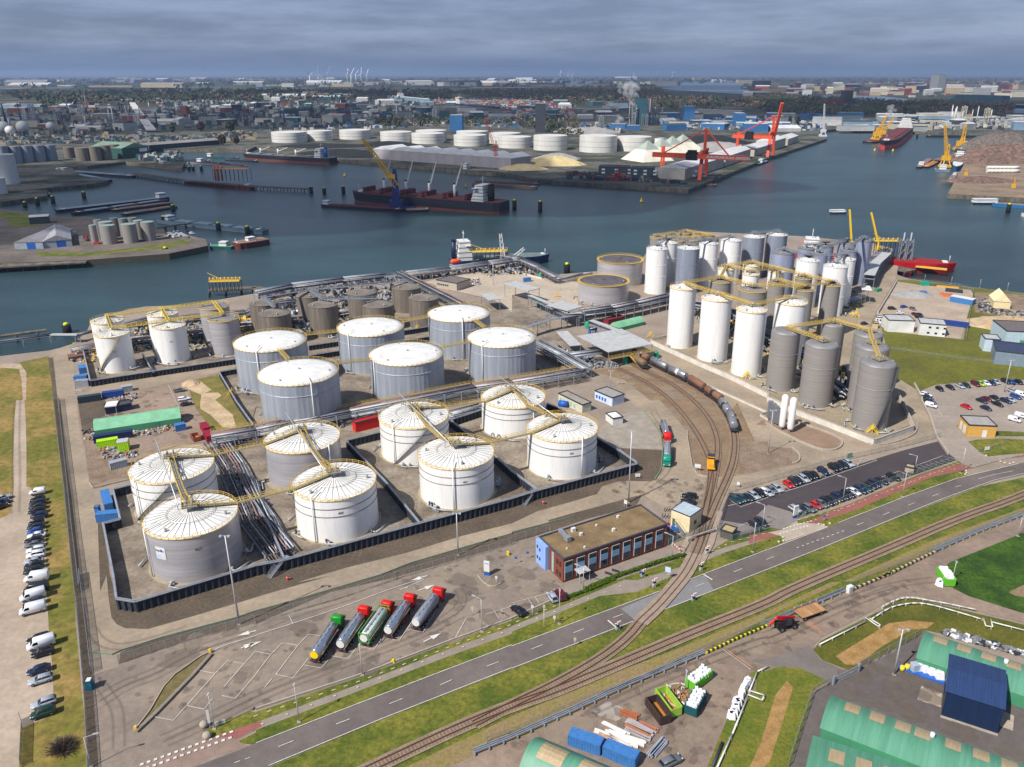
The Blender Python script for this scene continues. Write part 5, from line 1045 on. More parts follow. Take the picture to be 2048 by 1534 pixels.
def building(name,label,A,Bp,C,h,wall_,roof_,style='flat',cat='building',D=None,z=0,doors=(),wins=(),par=.4,rise=None):
 """front edge along local x, depth along +y; doors/wins: (face, u, width, z0, z1, material)"""
 a,r,L_,D0=frame3(A,Bp,C,z);D=D or D0
 if D<0:pass
 t=thing(name,label,cat,a,r);b=B();s=1 if D>0 else-1
 b.box(L_/2,D/2,0,L_,abs(D),h);b.build('wall',wall_,t);b=B();rise=rise if rise is not None else abs(D)*.18
 if style=='flat':
  for(x0,y0,x1,y1)in((-.1,0,L_+.1,0),(-.1,D,L_+.1,D)):b.bar((x0,y0,h+par/2),(x1,y1,h+par/2),.3,par,1)
  for x in(0,L_):b.bar((x,0,h+par/2),(x,D,h+par/2),.296,par-.006,1)
  b.box(L_/2,D/2,h,L_-.3,abs(D)-.3,.12);b.build('roof',[roof_,DSTEEL],t)
 elif style=='gable':
  e=.3;vs=[(-e,-e*s,h),(L_+e,-e*s,h),(L_+e,D+e*s,h),(-e,D+e*s,h),(-e,D/2,h+rise),(L_+e,D/2,h+rise)]
  b.add(vs,[(0,1,5,4),(2,3,4,5),(3,0,4),(1,2,5),(0,3,2,1)]);b.build('roof',roof_,t)
 elif style=='gabley':
  e=.3;vs=[(-e,-e*s,h),(L_+e,-e*s,h),(L_+e,D+e*s,h),(-e,D+e*s,h),(L_/2,-e*s,h+rise),(L_/2,D+e*s,h+rise)]
  b.add(vs,[(0,4,5,3),(1,2,5,4),(0,1,4),(2,3,5),(0,3,2,1)]);b.build('roof',roof_,t)
 elif style=='barrel':
  n=12;pr_=[(D*i/n,h+rise*math.sin(math.pi*i/n))for i in range(n+1)];vs=[(x,y,z_)for x in(-.2,L_+.2)for y,z_ in pr_]
  b.add(vs,[(i,n+1+i,n+2+i,i+1)for i in range(n)],0,True);b.add([v for v in vs[:n+1]],[tuple(range(n+1))]);b.add([v for v in vs[n+1:]],[tuple(range(n+1))]);b.build('roof',roof_,t)
 elif style=='shed':
  vs=[(-.3,-.3*s,h),(L_+.3,-.3*s,h),(L_+.3,D,h+rise),(-.3,D,h+rise)];b.add(vs+[(x,y,z_+.15)for x,y,z_ in vs],[(3,2,1,0),(4,5,6,7),(0,1,5,4),(1,2,6,5),(2,3,7,6),(3,0,4,7)]);b.build('roof',roof_,t)
 for k,lst in(('door',doors),('window',wins)):
  for f,u,w,z0,z1,m_ in lst:
   b=B();y=-.03*s if f=='f' else D+.03*s
   if f in 'fb':b.box(u,y,z0,w,.08,z1-z0)
   else:b.box(-.03 if f=='l' else L_+.03,u*s,z0,.08,w,z1-z0)
   b.build(k,m_,t)
 return t,L_,D
def wrow(f,u0,u1,n,w,z0,z1,m_=GLASS):return[(f,u0+(u1-u0)*i/max(1,n-1),w,z0,z1,m_)for i in range(n)]
ho=hgt(G1('G 408,1462'),T('G',0,1275)[1]);a,r,OL,OD=frame3('G 408,1462','G 1228,1172','G 185,1290')
t=thing('office_building','two storey red brick office with gravel roof and nine window bays beside the crossing','office building',a,r)
B().box(OL/2,OD/2,0,OL,OD,ho).build('wall',BRICK,t)
b=B();b.box(OL/2,OD/2,ho,OL-.6,OD-.6,.1)
for z0,w in((ho,.35),):
 for y in(0,OD):b.bar((-.15,y,z0+.2),(OL+.15,y,z0+.2),w,.4,1)
 for x in(0,OL):b.bar((x,.18,z0+.195),(x,OD-.18,z0+.195),w,.39,1)
b.build('roof',[M('gravel_roof',(140,118,84),rough=1,sc=.25,col2=(112,92,66),dirt=.3),M('parapet_grey',(70,74,86),rough=.6,sc=1)],t)
BAYP=M('bay_panel_blue',(118,150,178),rough=.5,sc=1)
for i in range(9):
 u=1.6+i*(OL-4.1)/8.0;b=B();b.box(u,-.03,.75,2.42,.1,ho-1.6);fb=b.build('window_bay',FRAMEW,t)
 B().box(u,-.1,ho*.42,2.3,.14,ho*.24).build('panel',BAYP,fb)
 for z0,z1 in((.85,ho*.4),(ho*.68,ho-.95)):
  for k in range(4):B().box(u-.84+k*.56,-.08,z0,.5,.14,z1-z0).build('pane',GLASS,fb)
for y0,n_ in((1.4,2),(2.8,2)):
 for z0 in(1.0,ho*.6):B().box(-.05,y0,z0,.12,.8,1.3).build('window',GLASS,t)
B().box(-.06,4.9,.6,.14,1.0,ho-1.2).build('stair_window',M('stair_glass',(150,176,172),rough=.3,sc=1),t)
b=B();b.box(-.5,OD-2.6,0,1.3,4.8,ho+.1);cl_=b.build('blue_cladding',M('cladding_pale_blue',(138,170,226),rough=.5,sc=1,st=(1,1,.1),dirt=.05),t)
for y,z in((OD-2.2,1.6),(OD-1.0,1.6),(OD-2.2,ho-2.6),(OD-1.0,ho-2.2)):B().box(-1.17,y,z,.08,.6,.9).build('window',GLASS,cl_)
b=B();b.box(4.9,-1.3,2.9,3.4,2.6,.18);b.bar((3.4,-2.4,0),(3.4,-2.4,2.9),.12);b.bar((6.4,-2.4,0),(6.4,-2.4,2.9),.12);b.build('entrance_canopy',LGR,t);B().box(4.9,-.12,.1,1.8,.1,2.5).build('door',GLASS,t)
cb_=B();cb_.box(5.4,OD*.55,ho+.3,1.3,1.5,1.3);cb_.bar((5.4,OD*.6,ho+.9),(5.9,OD-.6,ho+.9),1.0,.9);cb_.build('air_handling_unit',STEEL,t)
for x,y,s_ in((9.2,OD*.82,1.1),(9.9,OD*.6,.8),(18.5,OD*.38,.8),(23.5,OD*.8,.7),(7.4,1.6,.5),(3.2,3.4,.4),(16.0,OD*.75,.5)):B().box(x,y,ho+.1,s_,s_*.8,s_).build('roof_vent',WHITE,t)
hg=hgt(G1('G 1412,1072'),T('G',0,935)[1])
CRM=M('cream_panel',(226,208,168),rough=.6,sc=.5,dirt=.04)
building('gatehouse','tall cream control cabin on a raised base beside the rails and office','G 1265,1010','G 1412,1072','G 1300,925',hg,CRM,M('pale_blue_roof',(170,184,192),rough=.4,sc=1),'flat','cabin',D=6.2,doors=[('f',1.0,.9,.8,3.0,M('door_dark_green',(70,96,50),rough=.6,sc=1))],wins=[('r',3,1.2,2,3.2,GLASS)],par=.15)
t=thing('outdoor_stair','grey steel stair climbing to the cream cabin door','stair',G1('G 1340,1060').xy.to_tuple(),ang(*GP('G 1400,1075 1290,1000')));b=B()
for k in range(10):b.box(k*.45-2,0,.25*k,.4,.9,.06)
for s_ in(-.45,.45):b.bar((-2,s_,.1),(2.3,s_,2.4),.08,.2);b.bar((-2,s_,1.1),(2.3,s_,3.4),.05)
b.build('flight',STEEL,t)
RIBR=M('rib_sheet_green',(132,190,150),rough=.5,sc=.3,st=(1,1,1),col2=(116,172,136),dirt=.08)
building('workshop','long green arched shed with brown stained roof edge in the works area','E 765,300','E 1450,195','E 745,150',2.6,GRND,RIBR,'barrel','shed',D=9.0,rise=2.4,doors=[('f',20,1.6,0,2.4,M('door_teal',(60,130,110),rough=.6,sc=1))])
building('shed','bright red windowless shed behind the front tanks','F 800,262','F 992,212','F 805,180',3.6,RED,M('shed_roof_red',(170,30,28),rough=.6,sc=1),'flat','shed',D=3.0)
building('shed','small green barrel roofed shed in front of the first white silo','K 855,850','K 1055,800','K 805,800',1.8,GRND,RIBR,'barrel','shed',D=6.5,rise=2.2)
building('shed','dark red low shed behind the small green one','K 770,800','K 900,770','K 765,770',2.4,M('dark_red_sheet',(130,30,44),rough=.6,sc=1),M('dark_red_roof',(140,40,50),rough=.6,sc=1),'flat','shed',D=4)
building('pump_house','grey concrete pump house with dark roof and rooflights beside the quay','J 1440,500','J 1605,530','J 1340,450',4.6,M('pale_render',(176,166,152),rough=.8,sc=1,dirt=.1),M('bitumen_roof',(112,102,98),rough=.9,sc=.3,dirt=.15),'flat','building',D=13,wins=wrow('f',1.5,9,6,1.0,2,3))
building('cabin','long cream and grey switch cabin left of the blue trimmed one','K 370,1410','K 560,1505','K 480,1330',3.3,M('cream_grey_panel',(196,198,178),rough=.6,sc=1,dirt=.08),M('grey_cabin_roof',(150,142,130),rough=.8,sc=.5,dirt=.12),'flat','cabin',D=4.4,wins=wrow('f',1.5,10,5,.9,.8,2.2,M('louvre_green',(150,170,156),rough=.6,sc=1)))
building('cabin','pale blue switch cabin with bright blue trim and ducts','K 660,1390','K 800,1450','K 665,1320',3.4,M('pale_blue_panel',(196,208,226),rough=.6,sc=1,dirt=.05),M('cabin_roof_grey_blue',(150,146,142),rough=.7,sc=1),'flat','cabin',D=6.5,wins=wrow('f',1.2,6,4,.9,.8,2.2,BLUEP))
building('generator_box','white generator enclosure with roof fans beside the rightmost white tank','G 805,205','G 885,190','G 735,175',2.6,WHITE,WHITE,'flat','generator',D=5.5)
b=thing('shed','blue cylinder housing in front of the cream and grey cabin','machine',G1('K 410,1450').xy.to_tuple(),-.4);B().cyl((-1.8,0,1.2),(1.8,0,1.2),1.2,n=14).build('housing',BLUEP,b)
building('site_office','two storey white modular office, left one without windows','L 950,855','L 1160,862','L 970,760',6.0,WHITE,LGR,'flat','cabin',D=10,doors=[('f',2.2,2.6,0,2.6,M('door_white',(214,216,218),rough=.5,sc=1))])
building('site_office','two storey white modular office with six small windows','L 1200,880','L 1410,898','L 1225,790',6.0,WHITE,LGR,'flat','cabin',D=10,wins=wrow('f',4.2,11,3,1.2,1.2,2.1)+wrow('f',4.6,11.2,3,1.2,4.0,4.9))
building('cabin','small white cabin with two dark windows by the yard gate','L 855,782','L 905,788','L 870,750',3,WHITE,WHITE,'flat','cabin',D=3.2,wins=wrow('f',1.0,2.4,2,.7,1.4,2.2))
building('kiosk','small sand coloured hut below the white cabin','L 830,825','L 875,830','L 835,800',2.6,M('sand_panel',(186,170,130),rough=.7,sc=1),M('sand_roof',(170,168,130),rough=.7,sc=1),'flat','cabin',D=3)
building('service_building','orange brick flat building with white garage doors by the right parking lot','H 1590,290','H 1812,300','H 1545,200',4.2,M('orange_brick',(206,160,80),rough=.8,sc=1.5,dirt=.08),M('grey_flat_roof',(158,152,148),rough=.8,sc=.5,dirt=.15),'flat','building',D=8.5,doors=[('f',5.6,1.5,0,2.6,WHITE),('l',3.2,2.2,0,3,WHITE),('l',6.4,1.6,0,3,WHITE)])
building('barrel_tent','cream barrel roofed tent store near the right water edge','L 1795,665','L 1930,675','L 1820,600',4.0,M('tent_cream',(222,206,160),rough=.6,sc=1),M('tent_cream_roof',(230,214,170),rough=.6,sc=1),'gabley','tent',D=13,rise=4.5)
building('plant_building','grey blue building with dark solar panel roof at the right edge','L 1800,1110','L 2300,1170','L 1820,1060',6,M('grey_blue_wall',(120,136,150),rough=.6,sc=1),M('solar_roof',(52,58,84),rough=.3,sc=.5,dirt=.1),'flat','building',D=16)
building('process_building','pale building with green trim behind the solar roof','L 1880,980','L 2300,1000','L 1900,870',8,M('pale_blue_grey_wall',(176,196,206),rough=.6,sc=1),M('dark_flat_roof',(104,96,94),rough=.8,sc=1),'flat','building',D=18,wins=[('f',8,3,0,4,GRND)])
building('cabin','stacked pale blue cabins left of the process building','L 1715,1010','L 1840,1020','L 1730,940',6,M('pale_cabin',(190,206,220),rough=.6,sc=1),LGR,'flat','cabin',D=8)
building('toilet_cabin','small white topped blue toilet cabin at the truck park gate','A 690,930','A 738,925','A 685,900',2.3,M('cabin_petrol',(20,106,130),rough=.5,sc=1),WHITE,'flat','toilet cabin',D=1.5,par=.08)
building('toilet_cabin','small bright blue cabin left of the blue containers','E 762,920','E 795,918','E 760,880',2.4,CONT,CONT,'flat','toilet cabin',D=1.6,par=.08)
building('control_cabin','blue and white window cabin under the crossing gallery','K 628,880','K 680,872','K 625,850',2.8,BLUEP,WHITE,'flat','cabin',D=2.4,wins=wrow('f',.7,3.2,3,.7,1.2,2.2,FRAMEW))
building('rack_building','dark bottomed open rack shed behind the green workshop','E 850,120','E 1060,80','E 840,60',2.6,NAVY,M('rack_roof',(74,70,74),rough=.7,sc=1),'flat','shed',D=4.5)
building('electrical_hut','grey service hut beside the railing by the parked cars near the entrance','G 1660,1095','G 1755,1125','G 1665,1020',2.2,M('hut_grey',(88,84,76),rough=.8,sc=1),M('hut_roof_tan',(170,152,110),rough=.9,sc=1),'flat','shed',D=3.5)
building('transformer_box','tan concrete transformer box in the car park row','H 1090,575','H 1160,590','H 1110,550',1.8,M('box_tan',(172,156,132),rough=.8,sc=1),MT['box_tan'],'flat','electrical cabinet',D=2.4)
def canopy(label,A,Bp,C,h,m=LGR,name='canopy',D=None,deck=None):
 a,r,L_,D0=frame3(A,Bp,C,h);D=D or D0;t=thing(name,label,'canopy',a,r);B().box(L_/2,D/2,h,L_,abs(D),.35).build('roof',m,t);b=B();n=max(2,int(L_/7)+1)
 for i in range(n):
  for y in(.4*(1 if D>0 else-1),D-.4*(1 if D>0 else-1)):x=.4+(L_-.8)*i/(n-1);b.bar((x,y,0),(x,y,h),.22)
 b.build('columns',STEEL,t)
 if deck:
  b=B();gangway(b,(0,-.6,deck),(L_,-.6,deck),1.2,1.1,.1);b.bar((L_*.45,-1.2,deck),(L_*.55,-5,.2),1.2,.15,1);b.build('loading_platform',[DECK,YEL],t)
 return t
canopy('large pale roof over the rail loading bay','K 770,1020','K 1130,955','K 575,945',7,D=26,deck=4.2)
canopy('smaller pale roof left of the large rail loading roof','K 460,970','K 555,962','K 325,890',4.5,D=22)
canopy('pale roof over the pipe crossing near the tar roof tanks','K 445,690','K 570,655','K 365,625',8,D=15)
canopy('pale roof shelter at the left of the siding pipe racks','K 130,530','K 225,510','K 0,465',8,D=22)
canopy('pale roof loading shelter with a blue pump behind the far right dome tank','J 1860,605','J 1955,595','J 1765,540',6.5,D=14)
canopy('small white topped loading shed beside the right silo cluster','L 750,520','L 830,525','L 790,465',8,WHITE,'loading_shed',D=10)
canopy('white flat roofed shelter among the blue containers','E 835,60','E 930,50','I 820,1390',3,WHITE,D=5)
def container(label,at,dr,L_=6.06,m=CONT,W_=2.44,h=2.6,name='container',z=0,cat='container',roofm=None):
 p=g(*PX(at)[0],z+h/2);a,c=GP(dr);t=thing(name,label,cat,(p.x,p.y,z),ang(a,c));b=B();n=int(L_/.28);vs=[]
 for s_ in(-1,1):
  k=len(vs)
  for i in range(n+1):y=s_*(W_/2-(.06 if i%2 else 0));vs+=[(-L_/2+L_*i/n,y,.12),(-L_/2+L_*i/n,y,h-.12)]
  b.add(vs[k:],[(2*i,2*i+2,2*i+3,2*i+1)for i in range(n)])
 for x in(-L_/2,L_/2):b.box(x,0,.1,.08,W_-.1,h-.2)
 b.box(0,0,0,L_,W_,.14);b.build('shell',m,t);b=B();b.box(0,0,h-.13,L_+.05,W_+.04,.14);b.build('roof',roofm or m,t)
 B().box(L_/2+.07,0,.2,.06,W_-.3,h-.4).build('door',m,t);return t
container('long blue container standing at the inside corner of the left road','E 855,800','E 830,730 880,900',10);container('short blue container at the near end of the long one by the left road','E 865,925','E 815,930 915,920',6)
container('blue container with open white door beside the green barrel roof at the bottom','C 590,1330','C 470,1290 700,1370',6.5);container('blue container closest to the bottom edge beside the grey car','C 870,1430','C 750,1380 990,1480',6.5)
container('long navy container stack along the green workshop','E 905,290','E 770,310 1050,265',12.2,NAVY)
LIME=M('lime_paint',(166,214,20),rough=.5,sc=1,dirt=.06)
container('lime green container in front of the navy one','E 860,340','E 785,350 935,325',6.5,LIME);container('tall lime green cabin with a grey ribbed roof','E 985,360','E 945,365 1020,355',3.4,LIME,3.4,3.6,'cabin',roofm=LGR)
DRC=M('dark_red_container',(142,26,50),rough=.5,sc=1,dirt=.1)
container('dark red container, far one of the line beside the sand','E 1640,225','E 1620,200 1665,260',6,DRC);container('dark red container, near one touching the pipe rack','E 1665,290','E 1645,260 1690,330',6,DRC)
container('small blue container at the workshop corner','E 1440,215','E 1405,225 1475,210',3.4);container('pale grey container beside the scrap piles','E 945,510','E 905,520 985,500',5,M('grey_container',(150,156,164),rough=.6,sc=1,dirt=.1))
container('dark teal container at the edge of the works area','I 715,1385','I 645,1390 780,1370',8,M('dark_teal_container',(40,56,66),rough=.6,sc=1,dirt=.1));container('blue container in front of the waterside tank wall','I 902,1350','I 838,1360 965,1345',7.5,M('deep_blue_container',(30,62,132),rough=.6,sc=1,dirt=.1))
container('blue box cabin beside the left end wall','I 660,1150','I 655,1115 668,1190',5,CONT,3);container('lower blue box at the left end wall','I 645,1215','I 600,1218 690,1212',5,CONT,2.4,1.6);container('grey box at the foot of the left end wall','I 660,1260','I 620,1262 695,1258',5,M('grey_box',(140,142,148),rough=.6,sc=1));container('grey generator box alone on the works area','I 1015,1305','I 990,1310 1045,1300',3.8,M('gen_grey',(158,160,162),rough=.6,sc=1),2.6)
container('brown rusted scaffold stack beside the left end wall','I 605,1050','I 560,1060 655,1045',6,M('brown_stack',(122,84,66),rough=.8,sc=2,dirt=.3),5,1.6,'scaffold_stack',cat='stack')
container('navy container at the right side of the white offices','L 1500,790','L 1440,785 1560,800',12,MT['deep_blue_container']);container('blue cabin with white roof on the gravel yard','L 1555,600','L 1500,590 1610,610',12,CONT,5,3.4,'cabin',roofm=WHITE)
container('teal container at the water edge of the gravel yard','L 1255,468','L 1235,468 1275,468',4.5,M('teal_container',(30,150,130),rough=.6,sc=1));container('small blue skip container near the gravel heap','L 1232,545','L 1212,545 1252,545',4.2);container('dark flat container behind the blue cabin','L 1485,525','L 1440,520 1530,530',9,DSTEEL,4,1.6)
container('orange yellow beam stack at the water edge','L 1435,495','L 1375,490 1500,500',12,M('beam_orange',(214,160,60),rough=.7,sc=1),1.6,.9,'beam_stack',cat='stack')
container('dark blue container on the quay behind the loading shelter','K 120,438','K 98,440 140,436',4.5);container('green tank container at the shed in the silo cluster','L 878,520','L 858,525 900,515',4.5,GRND,2.2,2)
RUSTI=M('skip_inside_rust',(176,116,48),rough=.9,sc=1,dirt=.2);BAG=M('big_bag_white',(232,230,236),rough=.8,sc=3,dirt=.12);CRUM=M('shadow_print',(110,100,120),rough=.9,sc=4)
def skip(label,st,m,fill=None,h=2.0,group=None):
 (a,c),w=GP(st),2.45;L_=math.dist(a,c);t=thing('waste_skip',label,'skip',((a[0]+c[0])/2,(a[1]+c[1])/2,Z[0]),ang(a,c));b=B()
 for s_ in(-1,1):
  b.bar((-L_/2,s_*w/2,h/2+.15),(L_/2,s_*w/2,h/2+.15),.12,h)
  for k in range(int(L_/.8)+1):b.bar((-L_/2+k*.8,s_*(w/2+.1),.2),(-L_/2+k*.8,s_*(w/2+.1),h),.1)
  b.bar((s_*L_/2,-w/2,h/2+.15),(s_*L_/2,w/2,h/2+.15),.12,h-.01)
  b.bar((-L_/2,s_*w/2,h+.15),(L_/2,s_*w/2,h+.15),.2,.16)
 b.build('shell',m,t);B().box(0,0,.25,L_-.2,w-.2,.08).build('floor',RUSTI,t)
 if fill:
  for i in range(int(L_/.95)):
   for j in range(3):
    x,y,z=-L_/2+.6+i*.93+U(-.1,.1),(j-1)*.76+U(-.1,.1),h-.5+U(0,.4)
    o=B().box(0,0,0,.85,.78,.9,U(-.4,.4),tx=.7,ty=.75).build('big_bag',BAG,None,(0,0,0))
    mw=Matrix.Translation(t.location)@Matrix.Rotation(t.rotation_euler.z,4,'Z');o.location=mw@Vector((x,y,z));tag(o,'white waste bag heaped %s'%fill,'waste bag','waste bags heaped '+fill)
 return t
SG=M('skip_green',(96,180,40),rough=.6,sc=1,dirt=.15);SD=M('skip_teal',(20,80,84),rough=.6,sc=1,dirt=.15);SBR=M('skip_dark_brown',(66,50,48),rough=.7,sc=1,dirt=.2)
random.seed(9)
skip('green skip full of white bags nearest the yard road','C 1420,920 1560,810',SG,'in the green skip by the yard road');skip('dark teal skip full of white bags beside the round scrap pit','C 1420,1130 1500,985',SD,'in the dark teal skip')
skip('lime green skip with empty rusty inside','C 1185,970 1310,1140',M('skip_lime',(150,190,70),rough=.6,sc=1,dirt=.15));skip('dark brown skip with empty rusty inside and one plank','C 1110,1040 1225,1200',SBR)
skip('green skip with mixed white waste at the grass corner','D 1380,0 1450,100',SG,'in the skip at the grass corner');
skip('rusty brown open skip beside the dark red containers','E 1555,300 1580,335',M('skip_rust',(150,84,66),rough=.8,sc=1,dirt=.2),h=1.4)
def bag(at,lab,grp,s_=1.0):
 p=G1(at);o=B().box(0,0,0,s_,s_,s_*1.05,U(0,1.5),tx=.72,ty=.72).build('big_bag',BAG,None,(p.x,p.y,Z[0]));tag(o,lab,'waste bag',grp)
for k in range(14):
 x,y=[(1870,890),(1850,920),(1835,960),(1825,990),(1790,1030),(1795,1055),(1780,1075),(1790,1090),(1765,1110),(1775,1130),(1755,1150),(1740,1140),(1805,1045),(1880,870)][k];bag('C %d,%d'%(x,y),'white big bag in the line along the ditch pipe','white bags along the ditch pipe',1.3)
for x,y in((1365,70),(1375,95),(1360,90)):bag('D %d,%d'%(x,y),'white big bag on the ground beside the corner skip','white bags beside the corner skip',1.2)
for k,(x,y)in enumerate(((1210,760),(1255,775),(1305,795),(1365,830))):bag('D %d,%d'%(x,y),'white packed pallet in the row before the green hall, %s'%['first from the lamp','second from the lamp','third from the lamp','last beside the navy hall'][k],'white pallets before the green hall',1.7)
t=thing('spill_tray','long blue spill tray holding pallets before the green hall','tray',G1('D 1230,800').xy.to_tuple(),ang(*GP('D 1130,775 1330,840')));B().box(0,0,.02,9.5,1.8,.4).build('tray',BLUEP,t)
for k,(x,y)in enumerate(((1068,770),(1107,760))):
 p=G1('D %d,%d'%(x,y));t=thing('drum','yellow drum beside the tall lamp, %s'%['nearer the lamp','nearer the tray'][k],'drum',(p.x,p.y,Z[0]));B().cyl((0,0,0),(0,0,1.1),.5,n=14).build('barrel',M('drum_yellow',(220,200,60),rough=.5,sc=1),t);B().cyl((0,0,1.1),(0,0,1.16),.4,n=14).build('lid',YELB,t)
p=G1('D 1165,770');t=thing('ibc_tank','pale grey plastic tank cube on the blue tray','container',(p.x,p.y,.42),.2);B().box(0,0,0,1.5,1.5,1.7,tx=.95,ty=.95).build('tank',M('ibc_grey',(160,176,190),rough=.4,sc=1),t)
random.seed(4)
for k,(st,c,w,n_)in enumerate([('C 640,1245 1045,1395',(222,214,204),.5,1),('C 720,1185 930,1290',(230,226,220),.35,1),('C 735,1250 1075,1360',(224,220,216),.45,1),('C 900,1165 1145,1285',(168,160,160),.7,1),('C 890,1225 1110,1325',(160,158,162),.6,1),('C 870,1100 1015,1155',(158,96,62),.9,1),('C 900,1215 1105,1310',(170,110,72),.7,1),('C 1020,1185 1170,1260',(176,108,84),.4,1),('C 1080,1460 1205,1315',(150,158,172),.35,1),('C 1105,1465 1225,1330',(140,146,158),.35,1),('C 1130,1470 1240,1340',(150,156,170),.3,1),('C 760,1290 960,1385',(206,196,190),.4,1),('C 690,1270 800,1330',(190,150,130),.4,1)]):
 a,c2=GP(st);t=thing('beam_stack',['long white beam lowest in the pile','short white beam at the top of the pile','white beam bundle in the middle of the pile','grey beam nearest the skips','grey beam second from the skips','rust brown sleeper stack beside the orange barrow','rusty beam between the grey ones','thin reddish beam nearest the skips','steel tube left of the bundle at the pile end','steel tube in the middle of the bundle at the pile end','steel tube right of the bundle at the pile end','off white plank bundle near the containers','pinkish plank near the containers'][k],'beam',((a[0]+c2[0])/2,(a[1]+c2[1])/2,Z[0]),ang(a,c2));L_=math.dist(a,c2)
 b=B()
 for j in range(3):b.box(U(-.3,.3),(j-1)*w*.8,.02+(j%2)*.12,L_*U(.85,1),w*.6,.28,U(-.02,.02))
 b.build('beams',M('beam_%d'%k,c,rough=.7,sc=1,dirt=.15),t)
p=G1('C 1340,975');t=thing('round_pit','round kerbed planter with scrap and broken frames between the skips','planter',(p.x,p.y,Z[0]));rr=B();ring(rr,3.4,.25,.25,28);rr.build('kerb_ring',CURB,t);B().lathe([(3.3,.1),(.1,.16)],n=20).build('earth',DIRT,t)
b=B();random.seed(2)
for i in range(60):a_,q=U(0,6.3),U(0,3.6);b.box(q*math.cos(a_),q*math.sin(a_),.2,U(.1,1.2),U(.05,.3),U(.05,.5),U(0,3),mi=i%4)
tag(b.build('scrap',[DSTEEL,WHITE,ORPAINT,WOODP]),'loose scrap lying in the round kerbed pit','scrap',kind='stuff').location=(p.x,p.y,Z[0])
def scatter(name,label,st,n,sz,mats,seed=1,zz_=.0,hz=.5):
 pts=GP(st);X0,X1=min(p[0]for p in pts),max(p[0]for p in pts);Y0,Y1=min(p[1]for p in pts),max(p[1]for p in pts);rs=random.Random(seed);b=B();k=0
 def inside(x,y):
  c=False
  for(x1,y1),(x2,y2)in zip(pts,pts[1:]+pts[:1]):
   if(y1>y)!=(y2>y)and x<(x2-x1)*(y-y1)/(y2-y1)+x1:c=not c
  return c
 while k<n:
  x,y=rs.uniform(X0,X1),rs.uniform(Y0,Y1)
  if inside(x,y):b.box(x,y,Z[0]+zz_,rs.uniform(.3,1)*sz,rs.uniform(.2,.8)*sz,rs.uniform(.2,1)*sz*hz,rs.uniform(0,3),mi=rs.randrange(len(mats)),tx=rs.uniform(.5,1),ty=rs.uniform(.5,1));k+=1
 return tag(b.build(name,mats),label,'clutter',kind='stuff')
MIX=[DSTEEL,WHITE,STEEL,RUSTI,MT['grey_container'],DSTEEL,MT['grey_container'],NAVY,WOODP]
scatter('stored_goods','mixed pallets and machine parts stored along the green workshop front','E 1060,240 1380,190 1400,250 1080,300',90,1.1,MIX,1);scatter('stored_goods','mixed machine parts around the lime container','E 780,380 1050,380 1130,440 1040,480 830,480',90,1.2,MIX,2)
scatter('stored_goods','small rubble and pallets left of the workshop','E 650,250 750,230 760,330 660,320',40,1.0,MIX,3);scatter('stored_goods','loose parts on the dark lot among the containers','I 790,1370 1110,1340 1100,1400 940,1400',60,1.0,MIX,4)
scatter('stored_goods','grey bags and scrap rods piled behind the green hall roof','D 1390,455 1450,450 2045,620 2045,660 1380,480',200,1.3,[DSTEEL,STEEL,WHITE,M('tarp_grey',(120,116,116),rough=.8,sc=1)],5)
scatter('stored_goods','orange scaffolding parts beside the blue cabin on the gravel yard','L 1370,540 1490,560 1490,580 1380,575',90,1.4,[ORPAINT,RUSTI,M('orange_red',(196,96,66),rough=.7,sc=1)],6);scatter('stored_goods','building rubble piles around the cream tent','L 1660,600 1780,600 1790,680 2045,690 2045,740 1700,700',260,2.0,[M('rubble_grey',(122,118,114),rough=.9,sc=1),DSTEEL,CURB],7)
scatter('quay_equipment','valves and small equipment on the quay behind the pump house','J 1610,460 1780,430 1790,480 1640,480',90,1.6,MIX,8);scatter('quay_equipment','valves and manifold gear among the quay pipes','J 1800,380 2045,350 K 130,380 J 1850,420',160,1.6,[STEEL,DSTEEL,YEL,PIPE],9)
scatter('process_gear','valves and pumps at the feet of the tanks between the pipe racks','E 1730,420 1860,420 F 180,900 60,1000 E 1950,900',200,1.4,[STEEL,PIPE,DSTEEL,RUSTR],10);scatter('process_gear','valves and pumps behind the waterside tank wall','I 1060,930 1240,920 1660,900 1690,980 1540,1010 1080,1010',260,1.6,[STEEL,PIPE,DSTEEL,YEL],11)
scatter('quay_equipment','pipe runs and valves on the ground along the quay rack','J 0,570 290,510 1040,420 1300,390 1900,320 K 60,310 240,420 60,400 J 1700,390 1300,440 1050,470 300,570 0,640',420,2.4,[STEEL,DSTEEL,PIPE,DSTEEL,BLACK],41,hz=.7);scatter('process_gear','dense pipe runs around the brown tanks','J 0,700 300,560 700,520 1100,480 1230,600 1220,700 850,740 440,860 300,860 0,800',420,2.6,[STEEL,DSTEEL,PIPE,DSTEEL,BLACK],31,hz=.8);scatter('process_gear','dense pipe runs behind the waterside tanks','I 760,900 1180,800 1650,760 1990,740 2040,860 1690,950 1230,990 800,1050',380,2.6,[STEEL,DSTEEL,PIPE,DSTEEL,YEL],32,hz=.8);scatter('process_gear','valves and pipes along the foot of the long pipe rack','E 1720,340 2045,260 F 700,160 700,220 0,300 E 1800,420',220,1.6,[STEEL,DSTEEL,PIPE,RUSTR],33);scatter('process_gear','pumps and manifolds left of the first waterside tank','I 560,990 780,960 770,1100 680,1100 570,1090',140,1.5,[STEEL,PIPE,DSTEEL,YEL,RUSTI],12);scatter('process_gear','pump skids below the large loading roof','K 330,960 700,1080 900,1130 640,1150 440,1010',160,1.6,[STEEL,DSTEEL,PIPE],13)
